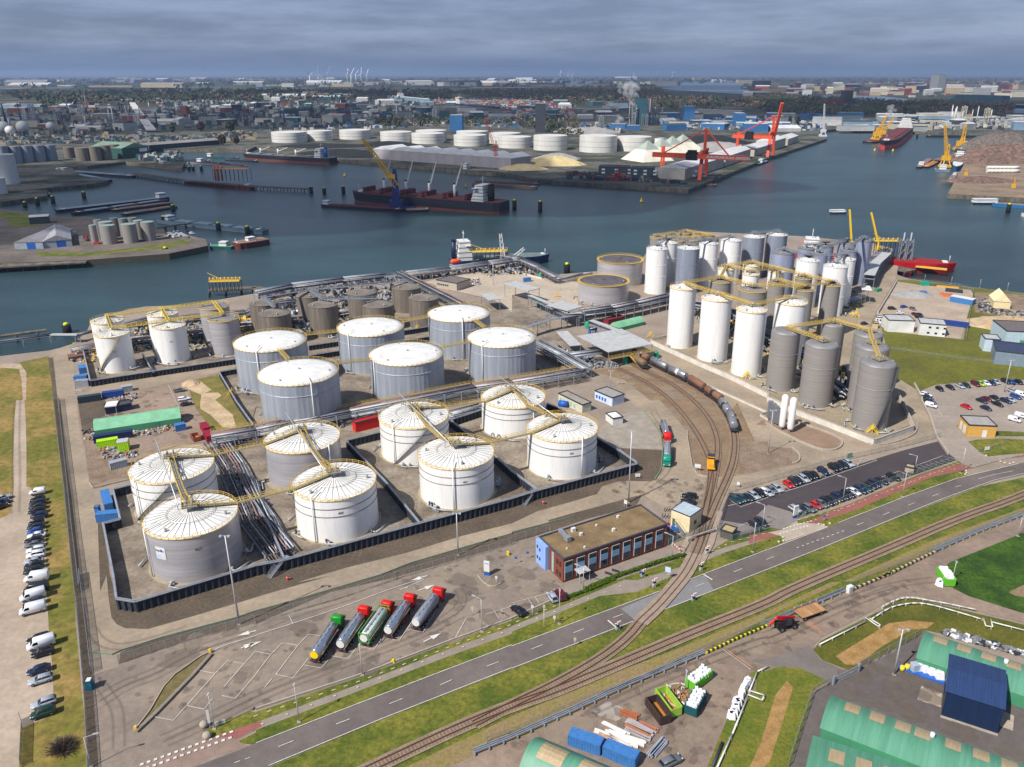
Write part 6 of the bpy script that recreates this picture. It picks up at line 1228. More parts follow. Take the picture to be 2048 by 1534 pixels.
scatter('process_gear','valves and pipes between the silo rows','K 1240,640 1560,660 1800,740 L 20,900 620,1150 650,1350 500,1250 250,1150 K 1760,900',500,2.2,[STEEL,DSTEEL,PIPE,DSTEEL,YEL],14,hz=1.2);scatter('process_gear','pipes and valves at the foot of the right silo cluster','L 660,520 760,560 700,720 560,730',140,2.0,[STEEL,DSTEEL,YEL],15)
scatter('process_gear','pipe manifolds between the brown tanks','J 280,680 420,640 430,820 290,800 J 660,680 850,650 850,720 660,740',160,1.5,[STEEL,PIPE,DSTEEL,M('rose_clad',(186,140,130),rough=.6,sc=1)],16)
for k,(x,y)in enumerate(((10,130),(35,150),(55,170),(75,175))):
 p=G1('H %d,%d'%(x,y+20));t=thing('heat_exchanger','tall grey finned vaporiser beside the gas columns, %s'%ORD[k]+' from the left','vaporiser',(p.x,p.y));B().box(0,0,.6,1.6,1.6,6.5 if k<3 else 5.5).build('fins',M('fin_grey',(122,124,130),rough=.6,sc=2,st=(3,3,.1),dirt=.3),t)
 for a_ in(-.7,.7):B().box(a_,0,0,.15,1.4,.6).build('leg',STEEL,t)
GV=M('ridge_vent',(206,210,214),rough=.5,sc=1)
def hall(label,A,Bp,C,h,D,rise,sk,skw=(2.7,4.0),vents=()):
 a,r,L_,D0=frame3(A,Bp,C,h);D=D or D0;L_=max(L_,max(u for u,s in sk)+6);t=thing('vaulted_hall',label,'hall',a,r);n=16;sg=1 if D>0 else-1;D_=abs(D)
 fy=lambda s:sg*D_*s;fz=lambda s:h+rise*math.sin(math.pi*s)
 B().box(L_/2,fy(.5),0,L_,D_,h).build('wall',GRND,t)
 b=B();vs=[(x,fy(i/n),fz(i/n))for x in(-.3,L_+.3)for i in range(n+1)];b.add(vs,[(i,n+1+i,n+2+i,i+1)for i in range(n)],0,True);b.add(vs[:n+1],[tuple(range(n+1))]);b.add(vs[n+1:],[tuple(range(n+1))])
 ro=b.build('roof',GRN,t)
 for u,s in sk:
  b=B();ds=skw[1]/D_/2;k=4;v=[(x,fy(s+ds*(2*i/k-1)),fz(s+ds*(2*i/k-1))+.06)for x in(u-skw[0]/2,u+skw[0]/2)for i in range(k+1)];b.add(v,[(i,k+1+i,k+2+i,i+1)for i in range(k)]);b.build('skylight',SKYL,ro)
 for u,s in vents:B().cyl((u,fy(s),fz(s)-.2),(u,fy(s),fz(s)+.9),.42,n=10).build('roof_vent',GV,ro)
 return t
hall('green vaulted hall in front, its roof with ten tan skylights','D 425,1225','D 2045,1845','D 492,955',3.0,None,1.5,[(x,.74)for x in(4.2,8.8,13.4,16.8,22,26.6,31.2,35.8,40.4,47,52)],vents=((18.4,.72),(43.6,.6)))
hall('green vaulted hall at the bottom edge, nearest the camera','D 240,1900','D 1600,2400','D 395,1290',3.0,None,1.5,[(4.4+i*4.6,.76)for i in range(7)],vents=((16.6,.62),))
hall('green vaulted hall at the right behind the navy building','D 1192,665','D 2300,1060','D 1245,445',3.0,None,1.5,[(3.2+i*4.7,.72)for i in range(9)],vents=((15.8,.66),))
hall('green vaulted hall cut by the bottom edge left of the blue containers','C 60,1560','C 700,1850','C 240,1300',3.2,None,2.6,[(4.5,.5),(12.4,.5),(20,.5)],(5,4))
a,r,L_,D0=frame3('D 1380,1135','D 1828,1282','D 1420,900');hn=9.0;p4=GP('D 1880,880 1430,790',hn+1.2)
t=thing('navy_building','navy blue ribbed steel building with shallow roof between the green halls','building',a,r);NB=M('navy_cladding',(24,42,72),rough=.45,sc=.8,st=(3,3,.1),dirt=.12);NR=M('navy_roof',(44,64,104),rough=.42,sc=.8,st=(3,.1,1),dirt=.15)
hn=hgt(G1('D 1828,1282'),T('D',0,1068)[1]);Dn=12.0
b=B();b.box(L_/2,Dn/2,0,L_,Dn,hn);b.build('wall',NB,t)
b=B();b.add([(-.3,-.3,hn),(L_+.3,-.3,hn),(L_+.3,Dn+.3,hn),(-.3,Dn+.3,hn),(-.3,Dn*.5,hn+1.1),(L_+.3,Dn*.5,hn+1.1)],[(0,1,5,4),(2,3,4,5),(3,0,4),(1,2,5),(0,3,2,1)])
for k in range(int(L_/.5)):b.bar((k*.5,-.3,hn+.05),(k*.5,Dn*.5,hn+1.15),.08,.1);b.bar((k*.5,Dn+.3,hn+.05),(k*.5,Dn*.5,hn+1.15),.08,.1)
b.build('roof',NR,t);B().box(L_/2,-.1,0,L_+.2,.3,.5).build('plinth',CURB,t)
def fence(label,st,h=2.2,sp=3.2,m=MESHF,pm=STEEL,top=True):
 p=GP(st);o=p[0];q=lc(p,o);t=thing('mesh_fence',label,'fence',(o[0],o[1]));b=B()
 for c,a in along(q,sp):b.box(c.x,c.y,0,.1,.1,h)
 if top:
  for a,c in zip(q,q[1:]):b.bar((*a,h),(*c,h),.06)
 b.build('posts',pm,t);b=B()
 for a,c in zip(q,q[1:]):b.add([(*a,.05),(*c,.05),(*c,h),(*a,h)],[(0,1,2,3)])
 b.build('mesh',m,t)
fence('wire mesh fence between the truck park and the site road','A 950,712 1500,533 2045,388 B 0,398 320,290 600,215 1140,35 F 1100,1442 2045,1162 G 0,1140 290,1052',2.4)
fence('outer green mesh fence along the left road by the grass','E 428,0 470,350 520,740 560,1150 600,1534 A 620,250 640,500 690,1100 715,1600',2.2,m=GMESHF);fence('inner mesh fence between the gravel strip and the left road','E 470,0 505,350 545,700 575,1000 640,1534 A 640,0 700,500 735,790',2.2,m=GMESHF)
fence('low rail yard fence between the railway and the works road','C -200,1340 50,1250 550,1030 1050,845 1500,620 1920,440 D 0,395 300,265 620,130 H 740,1440 1150,1280 1500,1120 2045,900',1.6,4)
fence('mesh fence along the lower hall yard','D 160,1540 250,1250 350,960 520,870',2.2);fence('mesh fence along the upper hall yard','D 720,760 950,640 1200,500',2.2)
fence('mesh fence in front of the near car park row','H 235,950 560,830 880,690 1200,590 1480,490',1.8,m=GMESHF);fence('mesh fence behind the far car park row','G 1640,1045 1735,745 H 0,660 480,520 1050,385 1380,300',2.0)
fence('mesh fence from the office to the crossing gate','G 1175,1190 1380,1110 1600,1040',2.0,m=GMESHF);fence('green fence around the service hut at the crossing','G 1640,1045 1750,1130 2045,1040',2.0,m=GMESHF)
fence('mesh fence around the gravel yard by the water','L 1035,440 1500,490 1640,530 1580,920',2.0);fence('long grass fence running to the solar roof building','L 980,1000 1400,1060 1800,1110',1.6)
fence('short mesh fence around the small lawn left bottom','A 165,1160 185,1230 170,1540',2.0,m=M('dark_green_mesh',(40,90,70),rough=.6,sc=1,alpha=.6));fence('sliding barrier fence at the right lot entrance','H 1680,420 1910,355',1.4,m=MESHF)
t=thing('sliding_gate','grey sliding gate across the hall yard entrance','gate',G1('D 520,880').xy.to_tuple(),ang(*GP('D 520,880 720,780')));b=B();gl=math.dist(*GP('D 520,880 720,780'))
for z in(.3,1.9):b.bar((0,0,z),(gl,0,z),.14)
for k in range(int(gl/.3)):b.bar((k*.3,0,.3),(k*.3,0,1.9),.05)
b.build('leaf',STEEL,t)
for x in(0,gl):B().box(x,0,0,.5,.5,2.4).build('post',STEEL,t)
def guard(label,st,h=.7,m=STEEL):
 p=GP(st);o=p[0];q=lc(p,o);t=thing('guard_rail',label,'guard rail',(o[0],o[1]));b=B()
 for off in(0,.45,.9):
  for a,c in zip(q,q[1:]):a_=ang(a,c);n_=(-math.sin(a_)*off,math.cos(a_)*off);b.bar((a[0]+n_[0],a[1]+n_[1],h),(c[0]+n_[0],c[1]+n_[1],h),.22,.28)
 b.build('beams',m,t);b=B()
 for c,a in along(q,3):b.box(c.x,c.y,0,.2,1.0,h,a)
 b.build('posts',m,t)
guard('grey steel guard rail and pipes along the lower yard','C -300,1440 0,1322 500,1098 960,885 1550,635');guard('steel guard rail behind the red handler','D 0,412 300,275 620,140');guard('steel guard rail at the far right beside the grass','H 1330,1222 1700,1060 2045,930')
YB=M('block_yellow',(214,204,30),rough=.7,sc=1);KB=M('block_black',(44,42,40),rough=.8,sc=1);TB=M('block_tan',(184,168,138),rough=.8,sc=1,dirt=.15)
for c,a in along(GP('C 1552,636 1800,518 2045,415 D 0,402'),1.3):
 i=int(abs(c.x)*3);t=thing('barrier_block','concrete block of the yellow and black barrier line along the yard','barrier block',(c.x,c.y,Z[0]),a,'yellow and black barrier blocks');B().box(0,0,0,.6,.45,.5,tx=.9,ty=.9).build('block',YB,t);B().box(.65,0,0,.68,.45,.5).build('base',KB,t)
for c,a in along(GP('D 690,120 980,0 H 900,1430 1330,1225'),1.7):
 t=thing('barrier_block','tan concrete block of the barrier line beyond the white cabinet','barrier block',(c.x,c.y,Z[0]),a,'tan barrier blocks');B().box(0,0,0,.8,.6,.5,tx=.9,ty=.9).build('block',TB,t);B().box(.8,0,0,.7,.56,.5).build('base',KB,t)
t=thing('electrical_cabinet','white electrical cabinet at the end of the guard rail','cabinet',G1('D 648,140').xy.to_tuple(),.5);B().box(0,0,0,1.5,1.0,2.0).build('case',WHITE,t);B().box(.1,-.52,.3,1.0,.04,1.4).build('door',LGR,t)
wall('low white block barrier along the right compound edge','L 1170,1260 1230,1370 H 1230,0 1290,110 1350,290 1440,420',.9,.5,CURB,'block_barrier','barrier')
WPIPE=M('white_pipe',(206,208,200),rough=.5,sc=1,dirt=.08)
def pipe(label,st,r,z,m=WPIPE,sm=1,leg=4):
 p=GP(st,z);p=smooth(p,sm)if sm else p;o=p[0];q=lc(p,o);t=thing('pipeline',label,'pipe',(o[0],o[1]));B().tube([(*c,z)for c in q],r,8).build('pipe',m,t);b=B()
 for c,a in along(q,leg):b.box(c.x,c.y,0,.15,.6,z,a)
 b.build('supports',CURB,t)
pipe('long pale pipeline curving over the grass verge, inner one','D 415,552 780,370',.16,.7,sm=0);pipe('curved pale pipeline continuing to the right edge, inner one','D 830,350 960,265 1060,235 1180,220 1300,235 1450,275 1700,350',.16,.7);pipe('pale pipeline at the right edge of the verge','D 1790,375 2045,440 2300,510',.16,.7,sm=0)
pipe('curved white handrail pipe on the outer verge edge','D 915,250 1000,205 1080,180 1160,178 1250,195 1400,220 1660,275',.13,.9);pipe('pale pipe loop beside the deck at the left of the verge','D 780,340 880,410 900,400 810,345',.14,.8,sm=0);pipe('square pipe loop at the right part of the verge','D 1720,345 1740,405 1795,415 1780,350',.14,.8,sm=0)
pipe('long pale ditch pipe beside the grass at the bottom','C 1640,1534 1760,1270 1880,980',.18,.7,sm=0);pipe('upper end of the ditch pipe near the road','C 1895,930 1960,770 2045,730',.16,.7,sm=0);pipe('square pipe loop on the bottom ditch','C 1885,955 2000,1000 2015,960 1905,925',.15,.8,sm=0);pipe('dark pipe beside the bottom ditch pipe','C 1600,1534 1680,1340',.3,.4,DSTEEL,0)
HEDGE=M('hedge_leaves',(86,110,22),rough=1,sc=2,col2=(58,80,14),dirt=.4)
def leafmass(pts,r,n,sz,seed,mi=0,hz=1.0,b=None,z0=0):
 rs=random.Random(seed);b=b or B()
 for _ in range(n):
  x,y=rs.choice(pts);a,q,z=rs.uniform(0,6.28),r*math.sqrt(rs.random()),rs.uniform(0,hz)
  c=Vector((x+q*math.cos(a),y+q*math.sin(a),z0+z));u=Vector((rs.gauss(0,1),rs.gauss(0,1),rs.gauss(0,1))).normalized();v=u.orthogonal().normalized();s_=sz*rs.uniform(.5,1.3)
  b.add([c-u*s_,c+v*s_*.8,c+u*s_,c-v*s_*.8],[(0,1,2,3)],mi)
 return b
hp=[c.to_tuple()for c,a in along(GP('G 590,1520 800,1430 1180,1300 1385,1245'),.4)];o=hp[0];t=thing('hedge','clipped green hedge along the front of the brick office','hedge',o)
hb_=leafmass([(x-o[0],y-o[1])for x,y in hp],.55,5200,.16,1,hz=1.0);hb_.build('foliage',HEDGE,t);hq=lc(GP('G 590,1520 800,1430 1180,1300 1385,1245'),o);b=B()
for a,c in zip(hq,hq[1:]):b.bar((*a,.4),(*c,.4),.7,.8)
b.build('twigs',M('hedge_core',(52,66,20),rough=1,sc=2),t)
hp=[c.to_tuple()for c,a in along(GP('C 450,185 600,130 820,40'),.4)];o=hp[0];t=thing('hedge','low green hedge strip beside the two cars at the office','hedge',o);leafmass([(x-o[0],y-o[1])for x,y in hp],.5,2200,.16,2,hz=.8).build('foliage',HEDGE,t)
p=G1('A 500,1400');t=thing('bush','large bare grey brown bush on the left lawn','bush',(p.x,p.y));TWIG=M('bare_twigs',(96,82,72),rough=1,sc=2,dirt=.3);b=B();rs=random.Random(3)
for i in range(900):
 a_=rs.uniform(0,6.28);el=rs.uniform(.25,1.5);l=rs.uniform(1.5,3.4);q=Vector((math.cos(a_)*math.cos(el),math.sin(a_)*math.cos(el),math.sin(el)*.8));m_=q*l*.5+Vector((rs.gauss(0,.3),rs.gauss(0,.3),0));b.bar((0,0,0)if i<60 else m_*.6,q*l+Vector((rs.gauss(0,.3),rs.gauss(0,.3),.1)),.035 if i>60 else .08)
b.build('twigs',TWIG,t)
def lamp(label,base,top,arm=None,heads=1,r=.1,group=None,name='street_lamp',cat='street lamp'):
 p=G1(base);h=hgt(p,PX(top)[0][1]);t=thing(name,label,cat,(p.x,p.y),0,group);B().cyl((0,0,0),(0,0,h),r*1.4,r*.7,n=8).build('pole',LAMPM,t);b=B()
 if arm:a_=R_(arm);d=Vector((math.cos(a_),math.sin(a_),0));b.bar((0,0,h),d*1.6+Vector((0,0,h+.25)),.1);B().box(0,0,0,1.0,.34,.16).xf(Matrix.Translation(d*2.0+Vector((0,0,h+.2)))@Matrix.Rotation(a_,4,'Z')).build('lamp_head',LAMPM,t)
 elif name=='street_lamp':B().box(0,-.1,h-.05,.35,.8,.16).build('lamp_head',LAMPM,t)
 elif heads:
  b.bar((-.9,0,h),(.9,0,h),.12)
  for k in range(max(2,heads)):B().box(-.9+1.8*k/(max(2,heads)-1),-.3,h-.05,.5,.6,.3).build('lamp_head',LAMPM,t)
 if b.v:b.build('bracket',LAMPM,t)
 B().box(0,0,0,.7,.7,.25).build('foot',CURB,t)
lamp('tall floodlight mast beside the brick office and the tank wall','G 930,820','G 0,250',r=.18,name='light_mast',cat='light mast');lamp('tall floodlight mast in front of the bannered tank','A 1912,395','E 0,1085',r=.18,name='light_mast',cat='light mast');lamp('tall floodlight mast before tank 403 on the fence line','F 1615,1240','F 0,905',r=.16,name='light_mast',cat='light mast')
lamp('tall floodlight mast in the hall yard with yellow bumper','D 1005,800','D 0,435',r=.16,name='light_mast',cat='light mast');lamp('tall mast on the yellow traffic island in the right lot','L 1885,1340','L 0,1080',r=.14,name='light_mast',cat='light mast')
lamp('tall thin mast left of the gas columns','H 0,430','L 0,1480',r=.12,name='light_mast',cat='light mast');lamp('thin mast between the blue ducts and the sidings','K 785,1300','K 0,1165',r=.1,name='light_mast',cat='light mast');lamp('brown mast on the quay behind the pump house','J 1895,480','J 0,300',r=.14,name='light_mast',cat='light mast')
for k,(b_,tp,ar,l)in enumerate([('B 345,1175','B 0,872',0,'lone street lamp on the verge, left of the truck park exit'),('B 850,800','B 0,555',0,'street lamp at the truck park edge below the trucks'),('B 1805,455','B 0,195',150,'street lamp at the truck park edge near the marked bays'),('C 378,392','C 0,122',0,'street lamp on the verge beside the two parked cars'),
('G 1275,1270','G 0,1085',150,'street lamp in the corner behind the office'),('G 1920,1215','G 0,985',0,'street lamp on the verge by the short car pair'),('G 2000,1020','G 0,840',150,'curved lamp inside the car park at the left end'),('H 597,808','H 0,625',150,'curved lamp among the near car park row'),('H 1072,775','H 0,575',0,'street lamp between cycle path and road, mid right'),
('H 1172,560','H 0,447',160,'curved lamp behind the empty bays'),('H 1537,585','H 0,378',0,'street lamp near the right entrance bend'),('H 1995,1090','H 0,945',0,'white post lamp at the lush grass, far right'),('H 1470,1450','H 0,1290',0,'white post lamp beside the corner skip'),('C 1380,935','C 0,765',0,'white pole standing beside the bag skip'),
('G 568,1515','G 0,1340',150,'street lamp before the office entrance'),('A 730,1534','A 0,1300',20,'street lamp at the lower left fence'),('A 1715,1230','A 0,950',0,'thin lamp beside the number plate sign'),('L 1250,440','L 0,400',0,'small jetty lamp above the red ship quay, left'),('L 1462,470','L 0,415',0,'small jetty lamp above the red ship quay, right'),('L 1690,500','L 0,438',0,'small shore lamp left of the mooring post'),('L 1910,520','L 0,460',0,'small shore lamp right of the mooring post')]):lamp(l,b_,tp,ar or None,1 if not ar else 0,.09)
def totem(label,at,top,w,rot,txt):
 p=G1(at);h=hgt(p,PX(top)[0][1]);t=thing('sign_totem',label,'sign',(p.x,p.y),rot);B().box(0,0,h*.28,w,.35,h*.72).build('panel',WHITE,t);B().box(0,0,0,w,.352,h*.28).build('base_panel',BLUEP,t);b=B();b.add([(-w/2,-.2,h*.28),(w/2,-.2,h*.28),(-w/2,-.2,h*.38)],[(0,1,2)]);b.build('accent',YELB,t)
 v,f=text(txt,w*.33,True);b=B();b.add([(x,-.19,h*.86+y)for x,y,z in v],f);b.build('lettering',LETT,t)
totem('white and blue site sign pillar in the truck park','F 1845,1400','F 0,1288',1.5,-.25,'tepsa');totem('white and blue site sign pillar at the car park entrance','H 215,945','H 0,845',1.7,.5,'tepsa')
def flatsign(name,label,at,top,w,h,m=WHITE,rot=0,txt=None,legs=2,ts=.5,cat='sign',tm=LETT):
 p=G1(at);ht=hgt(p,PX(top)[0][1]);t=thing(name,label,cat,(p.x,p.y),rot);B().box(0,0,ht-h,w,.08,h).build('panel',m,t)
 for k in range(legs):x=0 if legs==1 else(k-.5)*w*.8;B().box(x,.06,0,.09,.09,ht).build('leg',LAMPM,t)
 if txt:v,f=text(txt,ts,True);b=B();b.add([(x,-.06,ht-h/2+y)for x,y,z in v],f);b.build('lettering',tm,t)
flatsign('number_sign','white plate sign reading 41450 at the truck park exit','A 1760,1205','A 0,1165',2.0,.75,rot=.45,txt='41450',ts=.55)
flatsign('notice_board','green and white notice board at the tank bund corner','G 1003,625','G 0,588',1.6,1.1,rot=.1);flatsign('notice_board','white notice board beside the yellow shunter','G 1480,570','G 0,512',1.9,1.3,rot=-.3);flatsign('notice_board','blue and white board on the pavement before the office','G 1240,1440','G 0,1335',1.4,1.5,PALEB,-.4,legs=1)
flatsign('notice_board','small white board at the foot of the tall mast','G 905,860','G 0,800',1.0,1.2,rot=-.6);flatsign('notice_board','white board at the fence corner of the car park','G 1805,700','G 0,655',.9,1.1,rot=-.6);flatsign('notice_board','white leaflet board at the right lot fence','H 1745,415','H 0,372',1.9,1.3,rot=.2)
flatsign('notice_board','dark green sheet board behind the far row of cars','H 650,465','H 0,425',2.2,1.5,GRND,.4);flatsign('notice_board','white plate on the fence beside the entrance pillar','H 285,930','H 0,900',1.4,.8,rot=.5)
flatsign('flag_sign','white flag shaped sign left of the number plate','A 1680,1230','A 0,1080',.5,3.2,rot=.3,legs=1)
WR_,=[M('red_white_stripe',(226,60,70),rough=.5,sc=1)]
for k,(at,top,l)in enumerate([('C 1135,105','C 0,25','left of the crossing on the cycle path side'),('C 1448,210','C 0,145','right of the crossing on the far verge'),('C 843,445','C 0,370','left of the crossing on the near verge'),('G 1510,1370','G 0,1295','right of the crossing by the road'),('G 1555,1240','G 0,1165','above the crossing by the grey path'),('G 1045,1420','G 0,1350','by the hedge beside the office')]):
 p=G1(at);h=hgt(p,PX(top)[0][1]);t=thing('crossing_signal','red and white railway crossing signal %s'%l,'crossing signal',(p.x,p.y),.3);b=B();b.cyl((0,0,0),(0,0,h),.09,n=8);b.build('post',WHITE,t)
 b=B();b.bar((-.7,0,h-.6),(.7,0,h),.2,.06);b.bar((-.7,.03,h),(.7,.03,h-.6),.2,.06,1);b.build('cross',[WHITE,WR_],t);B().box(0,-.15,h-1.4,.7,.2,.5).build('lights',BLACK,t);B().box(.1,.3,0,.8,.5,.9).build('control_box',LGR,t)
p=G1('G 1280,1165');q=G1('G 1345,1225');t=thing('barrier_boom','red and white striped barrier beam behind the office','barrier',(p.x,p.y),ang(p,q));l_=(q-p).length
b=B()
for k in range(8):b.box(l_*(k+.5)/8,0,.8,l_/8,.15,.35,mi=k%2)
b.build('boom',[WHITE,WR_],t);B().box(0,0,0,.3,.3,.9).build('post',LGR,t)
p=G1('G 1410,1130',0);q=G1('G 1620,1060');t=thing('gate_beam','grey lifting beam across the rails at the site boundary','gate',(p.x,p.y),ang(p,q));B().bar((0,0,1.2),((q-p).length,0,1.2),.5,.35).build('beam',M('beam_grey',(150,140,132),rough=.8,sc=1),t);B().box(0,0,0,1.4,1.2,1.3).build('housing',CURB,t)
for k,(at,top,m_,l)in enumerate([('B 1095,700','B 0,678',YELB,'yellow grit box at the truck park edge below the trucks'),('A 1680,622','A 0,595',YEL,'yellow bollard at the upper tip of the splitter island'),('A 1088,1240','A 0,1210',YEL,'yellow bollard at the lower tip of the splitter island'),('F 2012,1240','F 0,1212',YELB,'yellow bollard at the end of the dashed lane'),('H 563,830','H 0,808',YELB,'yellow box on the verge before the car park'),('D 1550,0','D 0,0',YELB,'')]):
 if not l:continue
 p=G1(at);h=max(.8,hgt(p,PX(top)[0][1]));t=thing('bollard',l,'bollard',(p.x,p.y));B().box(0,0,0,.7,.6,h,tx=.85,ty=.85).build('body',m_,t);B().box(0,0,h,.5,.5,.1).build('cap',m_,t)
for k,(at,l)in enumerate([('A 1632,1215','upper'),('A 1657,1302','lower')]):
 p=G1(at);t=thing('stone_ball','large white ball bollard at the exit corner, %s one'%l,'bollard',(p.x,p.y));B().lathe([(.1,0),(.6,.2),(.85,.6),(.8,1.0),(.5,1.35),(.1,1.45)],n=14).build('ball',CURB,t)
for k,(x,y)in enumerate([(118,1103),(85,1140),(122,1130),(405,998),(445,1005),(492,993),(1580,570),(1583,585),(1575,600),(1740,450),(1855,497),(1890,508),(1930,515),(1960,507)]):
 p=G1('H %d,%d'%(x,y));t=thing('stone_ball','small pale ball bollard guarding a road junction corner at the right entrances','bollard',(p.x,p.y),0,'pale ball bollards at the right entrances');B().lathe([(.1,0),(.3,.1),(.38,.3),(.3,.5),(.1,.6)],n=10).build('ball',BPAINT,t)
for k,(at,top,l)in enumerate([('F 1920,1480','F 0,1405','on the small grey island'),('B 1730,325','B 0,250','at the truck park bay corner'),('C 162,330','C 0,240','left one on the verge by the marked bays'),('C 255,430','C 0,238','tall one on the cycle path verge'),('C 338,395','C 0,325','right one near the verge lamp'),('C 502,570','C 0,500','alone on the near verge before the branch line')]):
 p=G1(at);h=hgt(p,PX(top)[0][1]);t=thing('sign_post','white traffic sign post %s'%l,'sign post',(p.x,p.y));B().cyl((0,0,0),(0,0,h),.07,n=6).build('post',WHITE,t);B().box(0,-.08,h-.8,.6,.05,.8).build('plate',BPAINT if k%2 else WHITE,t)
for k,(at,l)in enumerate([('E 0,0',''),('G 32,1310','left one beside the office forecourt'),('G 125,1270','right one with yellow backing beside the office'),('H 443,975','on the grass by the entrance apron'),('C 1025,30','beside the hedge end')]):
 if not l:continue
 p=G1(at);t=thing('traffic_sign','small round blue arrow sign %s'%l,'traffic sign',(p.x,p.y));B().cyl((0,0,0),(0,0,2.0),.06,n=6).build('post',LAMPM,t);B().cyl((0,-.06,2.0),(0,-.12,2.0),.4,n=14).build('disc',BLUEP,t)
for k,(x,y)in enumerate([(1218,890),(1238,888),(1258,888),(1200,940),(1222,942),(1245,944)]):
 p=G1('G %d,%d'%(x,y));t=thing('bicycle','dark bicycle in the %s rack row left of the cream cabin'%('upper' if k<3 else 'lower'),'bicycle',(p.x,p.y,Z[0]),1.2,'bicycles left of the cream cabin');b=B()
 for x_ in(-.5,.5):B().cyl((x_,-.02,.35),(x_,.02,.35),.34,n=14).build('wheel',BLACK,t)
 b.bar((-.5,0,.35),(-.1,0,.8),.06);b.bar((-.1,0,.8),(.4,0,.8),.06);b.bar((.5,0,.35),(.4,0,1.0),.06);b.bar((-.1,0,.3),(-.15,0,.95),.06);b.bar((.4,-.25,1.0),(.4,.25,1.0),.05);b.build('frame',DSTEEL,t)
for k,(x,y)in enumerate([(770,1400),(825,1378)]):
 p=G1('G %d,%d'%(x,y));t=thing('bench','slatted outdoor bench before the office, %s one'%['left','right'][k],'bench',(p.x,p.y,Z[0]),r);B().box(0,0,.4,1.9,.6,.08).build('seat',DSTEEL,t)
 for x_ in(-.8,.8):B().box(x_,0,0,.1,.5,.4).build('leg',DSTEEL,t)
for k,(at,l)in enumerate([('F 258,1440','at the stair of the front tank wall'),('G 255,832','at the second stair of the front tank wall'),('G 1245,1000','beside the cream cabin stair')]):
 p=G1(at);t=thing('fire_hydrant','red hydrant %s'%l,'hydrant',(p.x,p.y));B().lathe([(.3,0),(.3,.9),(.2,1.15),(.05,1.25)],n=10).build('body',RED,t);B().cyl((-.45,0,.8),(.45,0,.8),.12,n=8).build('outlet',WHITE,t)
for k,(x,y,l,c)in enumerate([(1245,1050,'left',CONT),(1285,1045,'middle',CONT),(1312,1060,'right',CONT)]):
 p=G1('G %d,%d'%(x,y));t=thing('wheelie_bin','blue waste bin on the dark paving by the office corner, %s one'%l,'bin',(p.x,p.y,Z[0]));B().box(0,0,.1,.9,.8,1.1,tx=1.1,ty=1.1).build('body',c,t);B().box(0,0,1.2,1.0,.95,.1).build('lid',BLUEP,t)
for k,(at,to,l)in enumerate([('F 110,1420','F 225,1265','left of tank 405'),('G 100,840','G 180,715','left of the rightmost white tank'),('I 1270,1200','I 1200,1150','over the waterside tank wall')]):
 p=G1(at);q=g(*PX(to)[0],3.1);t=thing('wall_stair','galvanised steel stair over the sheet pile wall, %s'%l,'stair',(p.x,p.y),ang(p,q));d=math.hypot(q.x-p.x,q.y-p.y);b=B()
 for s_ in(-.6,.6):b.bar((0,s_,.1),(d,s_,3.2),.1,.3);b.bar((0,s_,1.2),(d,s_,4.3),.06);b.bar((0,s_,.7),(d,s_,3.8),.05)
 for j in range(14):b.box(d*j/14,0,3.1*j/14+.1,.3,1.2,.05)
 b.box(d+.6,0,3.1,1.4,1.4,.1);b.build('flight',STEEL,t)
for k,(at,l)in enumerate([('K 440,1460',''),('K 905,1110','beside the yellow stair of the loading roof'),('K 1150,1065','lying at the right side of the loading roof'),('K 215,650','below the left gallery'),('K 227,425','beside the quay pipe rack end'),('K 600,825','in the shade of the crossing gallery')]):
 if not l:continue
 p=G1(at);t=thing('water_tank','upright green plastic tank %s'%l,'tank',(p.x,p.y));B().lathe([(1.1,0),(1.1,3.0),(.8,3.4),(.1,3.6)],n=16).build('shell',M('tank_teal_green',(20,150,110),rough=.5,sc=1),t);B().cyl((0,0,3.5),(0,0,3.8),.3,n=10).build('lid',GRND,t)
YS=[('K 355,580','by the small bay of the quay'),('K 160,610','against the left gallery'),('K 705,720','under the long pipe rack'),('K 1105,905','on the end of the silo wall'),('I 1850,1370','over the dome tank wall, left'),('J 1290,850','over the wall behind the dome tanks'),('L 700,740','tall frame beside the curved stair silo'),('H 830,270','hoses reel on the near corner of the bund'),('K 1870,1230','on the wall before the third white silo'),('L 745,590','beside the loading shed')]
for k,(at,l)in enumerate(YS):
 p=G1(at);t=thing('stair_frame','yellow stair frame %s'%l,'stair',(p.x,p.y),-.5);b=B()
 for s_ in(-.6,.6):b.bar((-2,s_,.1),(0,s_,2.6),.1,.2);b.bar((0,s_,2.6),(2,s_,.1),.1,.2);b.bar((-2,s_,1.2),(0,s_,3.7),.08);b.bar((0,s_,3.7),(2,s_,1.2),.08);b.bar((0,s_,0),(0,s_,3.7),.1)
 b.box(0,0,2.55,1.2,1.2,.1);b.build('frame',YELB if k>5 else YEL,t)
